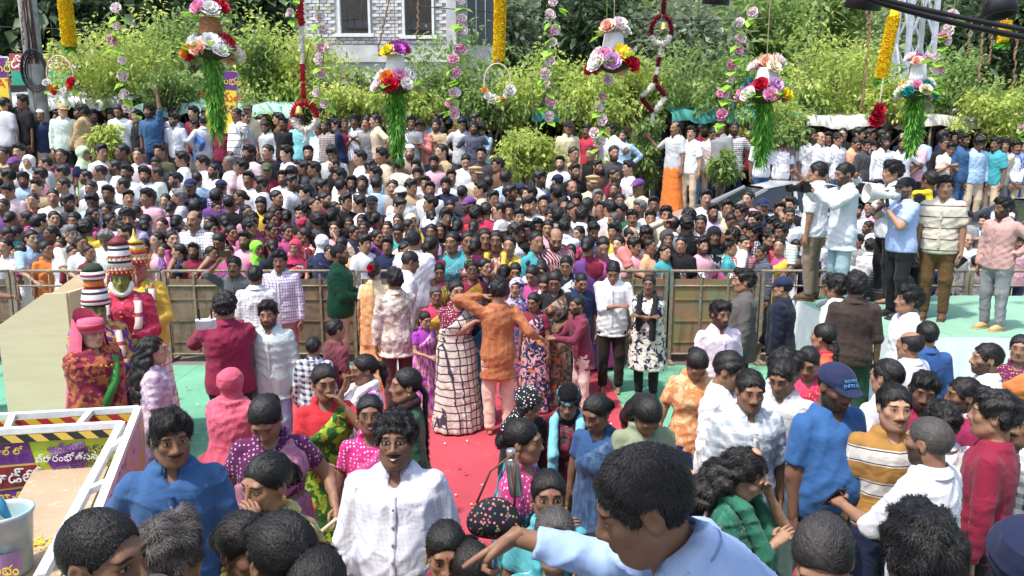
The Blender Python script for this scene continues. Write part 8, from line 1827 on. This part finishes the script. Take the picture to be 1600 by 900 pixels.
def prep(d, rr, filler=False):
    fl, kv = d['fl'], d['kv']; sex = 'f' if d['sex'] == 'w' else 'm'
    wall = d['y'] < 236 and not (d['y'] > 232 and d['x'] < 560)
    d['zone'] = 'wall' if wall else ('rail' if 'rail' in fl else ('carpet' if d['y'] > 386 and 640 < d['x'] < 960 else 'crowd'))
    hat = next((k for k in ('cap', 'police', 'skull', 'scarf', 'niqab') if k in kv), None); d['hat'] = hat
    if hat in ('scarf', 'niqab'): hair = None
    elif 'bald' in fl: hair = 'bald'
    elif sex == 'f': hair = 'long' if 'longhair' in fl else 'bun' if rr.random() < .7 else 'braid'
    elif 'long' in fl: hair = 'messy'
    elif fl & {'curly', 'messy', 'quiff', 'crop'}: hair = next(k for k in ('curly', 'messy', 'quiff', 'crop') if k in fl)
    else: hair = 'crop' if hat else rr.choice(('short', 'short', 'side', 'side', 'quiff', 'messy', 'curly'))
    d['hair'] = hair
    f = d['face']; yaw = rr.uniform(-14, 14); 
    if 'l' in f: yaw = -62 + rr.uniform(-18, 16)
    if 'r' in f: yaw = 58 + rr.uniform(-16, 20)
    if 'f' in f and ('l' in f or 'r' in f): yaw *= .5
    if f == 'b': yaw = 180 + rr.uniform(-35, 35)
    d['yaw'] = yaw; hp = 0
    if 'd' in f: hp = 24
    if 'u' in f: hp = -20
    L = R = 'down'; lean = 0
    if d['zone'] == 'rail': L = R = 'rail'; lean = 12
    elif 'phone' in fl: L = 'phone'
    elif 'face' in fl or 'mouth' in fl: R = 'mouth'
    elif 'up' in fl: R = 'up'
    elif 'fold' in fl or 'hand' in fl: L = R = 'chest'
    elif 'reading' in fl: R = 'chest'; hp = 24
    elif 'reach' in fl: L = (-.50, -.12, 1.40)
    elif 'point' in fl: L = (-.55, -.15, 1.20)
    elif rr.random() < .18 and d['zone'] != 'wall': L = rr.choice(('front', 'chest', 'hip'))
    elif d['zone'] == 'wall' and rr.random() < .5: L = R = rr.choice(('front', 'hip', 'down'))
    if d['zone'] == 'wall': lean = rr.choice((0, 0, 6, -3)); yaw += rr.uniform(-22, 22); d['yaw'] = yaw
    d['L'], d['R'], d['hp'], d['lean'] = L, R, hp, lean; d['hy'] = rr.choice((-20, 0, 0, 20)) if L == 'down' else 0
    if sex == 'f': wear = 'abaya' if hat == 'niqab' or d['col'] == 'black' and hat == 'scarf' else ('saree' if rr.random() < .62 else 'kurtad')
    else: wear = 'lungi' if 'lungi' in kv else 'long' if rr.random() < .3 else 'shirt' if d['col'] not in ('red', 'black', 'crimson', 'maroon', 'olive', 'magenta', 'cyan') else 'tee'
    d['wear'] = wear
    pat = next((k for k in ('check', 'plaid', 'vstripe', 'hstripe', 'floral', 'dots') if k in kv), None)
    c1 = d['col']
    if pat: top = (c1, pat, kv[pat])
    elif sex == 'f': top = (c1, rr.choice(('silk', 'floral', 'dots')), rr.choice(('gold', 'maroon', 'white', 'pink', 'navy')))
    elif rr.random() < .22: top = (c1, rr.choice(('fine', 'vstripe', 'check')), 'lightgrey')
    else: top = (c1,)
    bot = kv.get('lungi') or rr.choice(('navy', 'black', 'darkgrey', 'grey', 'denim', 'khaki', 'beige'))
    if sex == 'f': bot = (c1, 'silk', rr.choice(('gold', 'maroon', 'navy')))
    d['cols'] = dict(top=top, bottom=bot, saree=top, blouse=rr.choice(('maroon', 'magenta', 'navy', 'teal', c1)), dupatta=rr.choice(('white', 'yellow', 'purple', 'magenta', 'navy')), hat=kv.get(hat, 'white'))
    if 'dupatta' in kv: d['cols']['dupatta'] = kv['dupatta']
    d['skin'] = 3 if 'dark' in fl else rr.choice((0, 1, 1, 2, 2, 2, 3, 3, 4)); d['fc'] = 'beard' if 'beard' in fl else 'mus' if 'mus' in fl else ('bindi' if sex == 'f' else rr.choice(('clean', 'clean', 'mus', 'beard')))
    d['hc'] = 'grey' if 'grey' in fl else 'saltpepper' if fl & {'old', 'saltpepper'} else 'black'
    d['fat'] = .03 if 'fat' in fl else 0.0; d['sx'] = sex
    d['h'] = (1.14 if d['sex'] == 'k' else (1.73 if sex == 'm' else 1.60)) * (1.06 if d['zone'] in ('crowd', 'rail') else 1.0) * (rr.uniform(.97, 1.03) if d['zone'] != 'wall' else rr.uniform(.93, 1.05))
    if 'boy' in fl: d['h'] *= .92
    return d
for d in ent: prep(d, rr)
# place all first; nearest are told apart one by one, the far rest is joined
SPOTS = []
def solve(d):
    if d['zone'] == 'rail': d['Z'] = 11.25
    elif d['zone'] == 'wall':
        d['Z'] = d.get('Z') or 15.0 + (int(d['x'] * 7) % 10) * .03; P_ = at(d['x'], d['y'], d['Z']); d['base'] = wall_top(P_.x); k_ = (P_.z - d['base']) / 1.575; d['kh'] = min(1.14, max(.90, k_)) * 1.70
    else: d['Z'] = None
    if d['zone'] == 'wall': return
    if d['zone'] == 'crowd' and d['y'] < 262:       # last rows, on the level strip below the wall
        d['Z'] = 14.25 - (d['y'] - 236) * .012; P_ = at(d['x'], d['y'], d['Z']); d['base'] = ground(P_.y); d['kh'] = min(1.19, max(.9, (P_.z - d['base']) / 1.575)) * 1.70; return
    if d['sex'] == 'k': d['Z'] = 11.3 if d['y'] > 330 else 11.9
    if d['zone'] == 'crowd' and d['y'] > 372: d['Z'] = 11.2 - (.0 if d['x'] < 640 or d['x'] > 960 else .9)
    if d['x'] > 1240 and d['zone'] == 'crowd': d['Z'] = 11.3 + max(0, (400 - d['y']) * .02)
for d in ent: solve(d)
N_SINGLE = 300 - len([o for o in COL.objects if o.name.startswith('person')])
order = sorted(ent, key=lambda d: -d['y'] - (160 if d['zone'] == 'wall' else 0) - (40 if d['hat'] else 0))
single = order[:N_SINGLE]; rest = order[N_SINGLE:]
def who(d):
    fl, kv = d['fl'], d['kv']; a = 'child' if d['sex'] == 'k' else 'woman' if d['sx'] == 'f' else 'boy' if 'boy' in fl else 'man'
    adj = 'bearded ' if 'beard' in fl else 'balding ' if 'bald' in fl else 'grey haired ' if 'grey' in fl else 'smiling ' if 'smile' in fl else 'stout ' if 'fat' in fl else ''
    g = 'shirt' if d['sx'] == 'm' else {'saree': 'saree', 'abaya': 'abaya'}.get(d['wear'], 'kurta')
    if d['wear'] == 'tee': g = 't-shirt'
    pt = next((dict(check='checked', plaid='plaid', vstripe='striped', hstripe='banded', floral='printed', dots='dotted')[k] for k in ('check', 'plaid', 'vstripe', 'hstripe', 'floral', 'dots') if k in kv), '')
    hat = ''
    if d['hat']: hat = ' and %s %s' % (CW.get(kv[d['hat']], kv[d['hat']]), dict(cap='cap', police='peaked cap', skull='head cloth', scarf='head scarf', niqab='face veil')[d['hat']])
    if 'lungi' in kv: hat = ' and orange lungi'
    return '%s%s in %s %s%s' % (adj, a, (CW[d['col']] + ' ' + pt).strip(), g, hat)
def turn(d):
    f = d['face']; return 'seen from behind' if f == 'b' else 'looking left' if 'l' in f else 'looking right' if 'r' in f else 'head bowed' if 'd' in f else 'looking up' if 'u' in f else 'facing forward'
ZN = dict(wall='on the wall', rail='leaning on the barricade', carpet='in the crush on the carpet')
def zone(d):
    if d['zone'] in ZN: return ZN[d['zone']]
    return 'rear crowd' if d['y'] < 278 else 'middle crowd' if d['y'] < 330 else 'front crowd'
def mark(d): return min(MARKS, key=lambda m: abs(m[0] - d['x']))[1]
def clip(s):
    return s if len(s.split()) <= 16 else None
def near(d, i):
    o = sorted((q for q in single if q is not d and q['zone'] == d['zone']), key=lambda q: (q['x'] - d['x']) ** 2 + 2 * (q['y'] - d['y']) ** 2)[i]
    w = who(o).split(' in '); rel = ('left of' if d['x'] < o['x'] else 'right of') if abs(d['x'] - o['x']) > abs(d['y'] - o['y']) else ('in front of' if d['y'] > o['y'] else 'behind')
    return '%s the %s' % (rel, who(o))
from collections import Counter
def labels_for(S_):
    tiers = [lambda d: '%s, %s, %s' % (who(d), zone(d), mark(d)), lambda d: '%s %s, %s, %s' % (who(d), turn(d), zone(d), mark(d)), lambda d: '%s %s, %s' % (who(d), turn(d), mark(d)), lambda d: '%s, %s' % (who(d), near(d, 0)), lambda d: '%s, %s' % (who(d), near(d, 1)), lambda d: '%s, %s' % (who(d), near(d, 2)), lambda d: '%s, %s' % (who(d), near(d, 3)), lambda d: '%s %s, %s' % (who(d), turn(d), near(d, 0).split(' in ')[0])]
    todo = list(S_)
    for t in tiers:
        cnt = Counter(t(d) for d in S_)
        nx = []
        for d in todo:
            s_ = t(d)
            if cnt[s_] == 1 and clip(s_) and s_ not in _labels: d['label'] = s_; _labels.add(s_)
            else: nx.append(d)
        todo = nx
    for i, d in enumerate(todo):
        s_ = '%s %s, %s' % (who(d), 'nearer' if i % 2 else 'further back', mark(d))
        d['label'] = clip(s_) or who(d)
    return todo
left_over = labels_for(single)
GR = dict(wall='people standing on the median wall', rail='people leaning on the barricade', carpet='people in the crush on the carpet', crowd='people packed behind the barricade')
for d in single:
    kit = kit_for(d['sx'], d['wear'], d['hair'], d['hat'], d['L'], d['R'], (d['hy'], d['hp'], 0), 'far', d['fat'], d['lean'])
    Z = d['Z']
    b, loc, k = place(kit, d['x'], d['y'], d['label'], Z=Z, h=d.get('kh') or (None if Z else d['h']), yaw=d['yaw'], skin=d['skin'], face=d['fc'], cols=d['cols'], hairc=d['hc'], group=GR[d['zone']], base=d.get('base'))
    if 'smile' in d['fl']: b['smile'] = 1.0
    if d['fl'] & {'phone'}: prop_phone(b.matrix_world @ Vector((0, 0, 0)) if False else Matrix.LocRotScale(b.location, b.rotation_euler, b.scale) @ Vector(kit.sk['arms'][0]['w'] + kit.sk['arms'][0]['d'] * .10), (0, .2, math.radians(d['yaw'])), ' '.join(('phone raised by the ' + who(d)).split()[:16]))
    if 'rose' in d['fl']:
        o = link('hair_rose', fmesh('rose', 'hotpink'), b); o.matrix_local = Matrix(kit.sk['H'].tolist()) @ Matrix.Translation((.01, .12, .05)) @ Matrix.Rotation(-1.2, 4, 'X') @ Matrix.Scale(.62, 4)
# fillers between them: nobody could count these
pts = [(d['x'], d['y']) for d in ent]; fill = []
frr = random.Random(5)
for row in range(18):
    y = 240 + row * 9.0
    x = -20 + frr.uniform(0, 20)
    while x < 1240:
        x += frr.uniform(9, 15); yy = y + frr.uniform(-4, 4)
        if x > 1045 and yy < 328: continue
        if 765 < x < 865 and yy < 278 or 985 < x < 1095 and yy < 326: continue
        if all(((x - a) / (25 if yy < 330 else 23)) ** 2 + ((yy - b) / (18.5 if yy < 330 else 16.5)) ** 2 > 1 for a, b in pts): pts.append((x, yy)); fill.append(dict(x=x, y=yy, sex='m' if yy < 320 or frr.random() < .35 else 'w', col=frr.choice(('white', 'white', 'white', 'offwhite', 'lightgrey', 'black', 'black', 'navy', 'maroon', 'palepink', 'lightblue', 'darkgrey', 'brown', 'tan')) if yy < 320 else frr.choice(('white', 'pink', 'maroon', 'black', 'navy', 'yellow', 'magenta', 'brown', 'purple', 'teal', 'peach')), face=frr.choice(('f', 'f', 'l', 'r', 'b', 'fl', 'fr', 'd')), fl=set(), kv={}))
for x, yy in [(v, frr.uniform(318, 402)) for v in range(1245, 1600, 19)]:
    if all(((x - a) / 20) ** 2 + ((yy - b) / 16) ** 2 > 1 for a, b in pts): fill.append(dict(x=x, y=yy, sex='m', col=frr.choice(('white', 'white', 'grey', 'pink', 'navy')), face='l', fl=set(), kv={})); pts.append((x, yy))
for d in fill: prep(d, frr); solve(d)
x = -10.0
while x < 1610:      # a second rank on the wall, seen between the first
    yy = (184 if x < 800 else 198 if x < 1180 else 216) + frr.uniform(-9, 7); x += frr.uniform(17, 40)
    if 775 < x < 865 or 985 < x < 1040: continue
    d = dict(x=x, y=yy, sex='m', col=frr.choice(('white', 'darkgrey', 'black', 'lightgrey', 'brown', 'maroon', 'lightblue', 'navy')), face=frr.choice(('f', 'l', 'r', 'fl')), fl=set(), kv={}); prep(d, frr); d['zone'] = 'wall'; d['h'] = frr.uniform(1.6, 1.75); d['Z'] = 15.75 + frr.uniform(0, .5); solve(d); fill.append(d)
_arr = {}
def arrays(me):
    if me.name not in _arr:
        V = np.empty(len(me.vertices) * 3, f32); me.vertices.foreach_get('co', V); L_ = np.empty(len(me.loops), np.int32); me.loops.foreach_get('vertex_index', L_); T_ = np.empty(len(me.polygons), np.int32); me.polygons.foreach_get('loop_total', T_)
        q = L_.reshape(-1, 4) if (T_ == 4).all() else None
        hp = None
        if 'hp' in me.attributes: hp = np.empty(len(V), f32); me.attributes['hp'].data.foreach_get('vector', hp); hp = hp.reshape(-1, 3)
        _arr[me.name] = (V.reshape(-1, 3), q, hp)
    return _arr[me.name]
M_JS, M_JH = make_skin(True), make_hair(True)
_t = NT('cloth_joined'); _c = _t.n("ShaderNodeAttribute", attribute_name='col').outputs['Color']; _nz = _t.noise(6, None, 4); _t.bump(_t.noise(9, None, 4, dist=1), .4, .03); M_JC = _t.done(_t.mix(_t.ss(_nz, .3, .75), _c, _t.mix(1.0, _c, (.88, .87, .86), 'MULTIPLY')), .85, .2)
AV, AQ, AC, AH, AM = [], [], [], [], []; off = 0
def col_of(c):
    c = (c,) if isinstance(c, str) else c
    return C[c[0]] if isinstance(c[0], str) else (c[0] if isinstance(c[0], tuple) else c)
for d in rest + fill:
    simple_pose = d['zone'] != 'rail'
    kit = kit_for(d['sx'], {'long': 'shirt', 'tee': 'shirt', 'kurtad': 'kurta', 'abaya': 'kurta'}.get(d['wear'], d['wear']), {'side': 'quiff', 'braid': 'bun', 'long': 'bun', 'curly': 'messy'}.get(d['hair'], d['hair']), d['hat'], 'down', 'chest' if d['R'] in ('mouth', 'chest') else 'down', (0, d['hp'], 0), 'tiny', 0.0, 0)
    b, loc, k = place(kit, d['x'], d['y'], '-', Z=d['Z'], h=d.get('kh') or (None if d['Z'] else d['h']), base=d.get('base'), yaw=d['yaw'], skin=d['skin'], face=d['fc'], cols=d['cols'], hairc=d['hc'])
    Mx = np.array(Matrix.LocRotScale(b.location, b.rotation_euler, b.scale))
    for o in [b] + list(b.children):
        V, q, hp = arrays(o.data); M_ = Mx if o is b else Mx @ np.array(o.matrix_basis)
        if q is None: continue
        AV.append(V @ M_[:3, :3].T + M_[:3, 3]); AQ.append(q + off); off += len(V); AH.append(hp if hp is not None else np.full((len(V), 3), 9, f32))
        nm = o.name.split('.')[0]; AC.append(np.tile(np.array(o.color, f32), (len(V), 1))); AM.append(np.full(len(q), 0 if o is b else 1 if nm == 'hair' else 2, np.int32))
    for o in list(b.children): bpy.data.objects.remove(o)
    bpy.data.objects.remove(b)
_labels.discard('-')
if AV:      # one joined mesh
    me = mesh_np('crowd', np.concatenate(AV), np.concatenate(AQ), mats=(M_JS, M_JH, M_JC), mi=np.concatenate(AM))
    a = me.attributes.new('col', 'FLOAT_COLOR', 'POINT'); a.data.foreach_set('color', np.concatenate(AC).ravel()); a = me.attributes.new('hp', 'FLOAT_VECTOR', 'POINT'); a.data.foreach_set('vector', np.concatenate(AH).astype(f32).ravel())
    o = link('crowd', me); stuff(o)
for m_ in [m_ for m_ in bpy.data.meshes if m_.users == 0]: bpy.data.meshes.remove(m_)
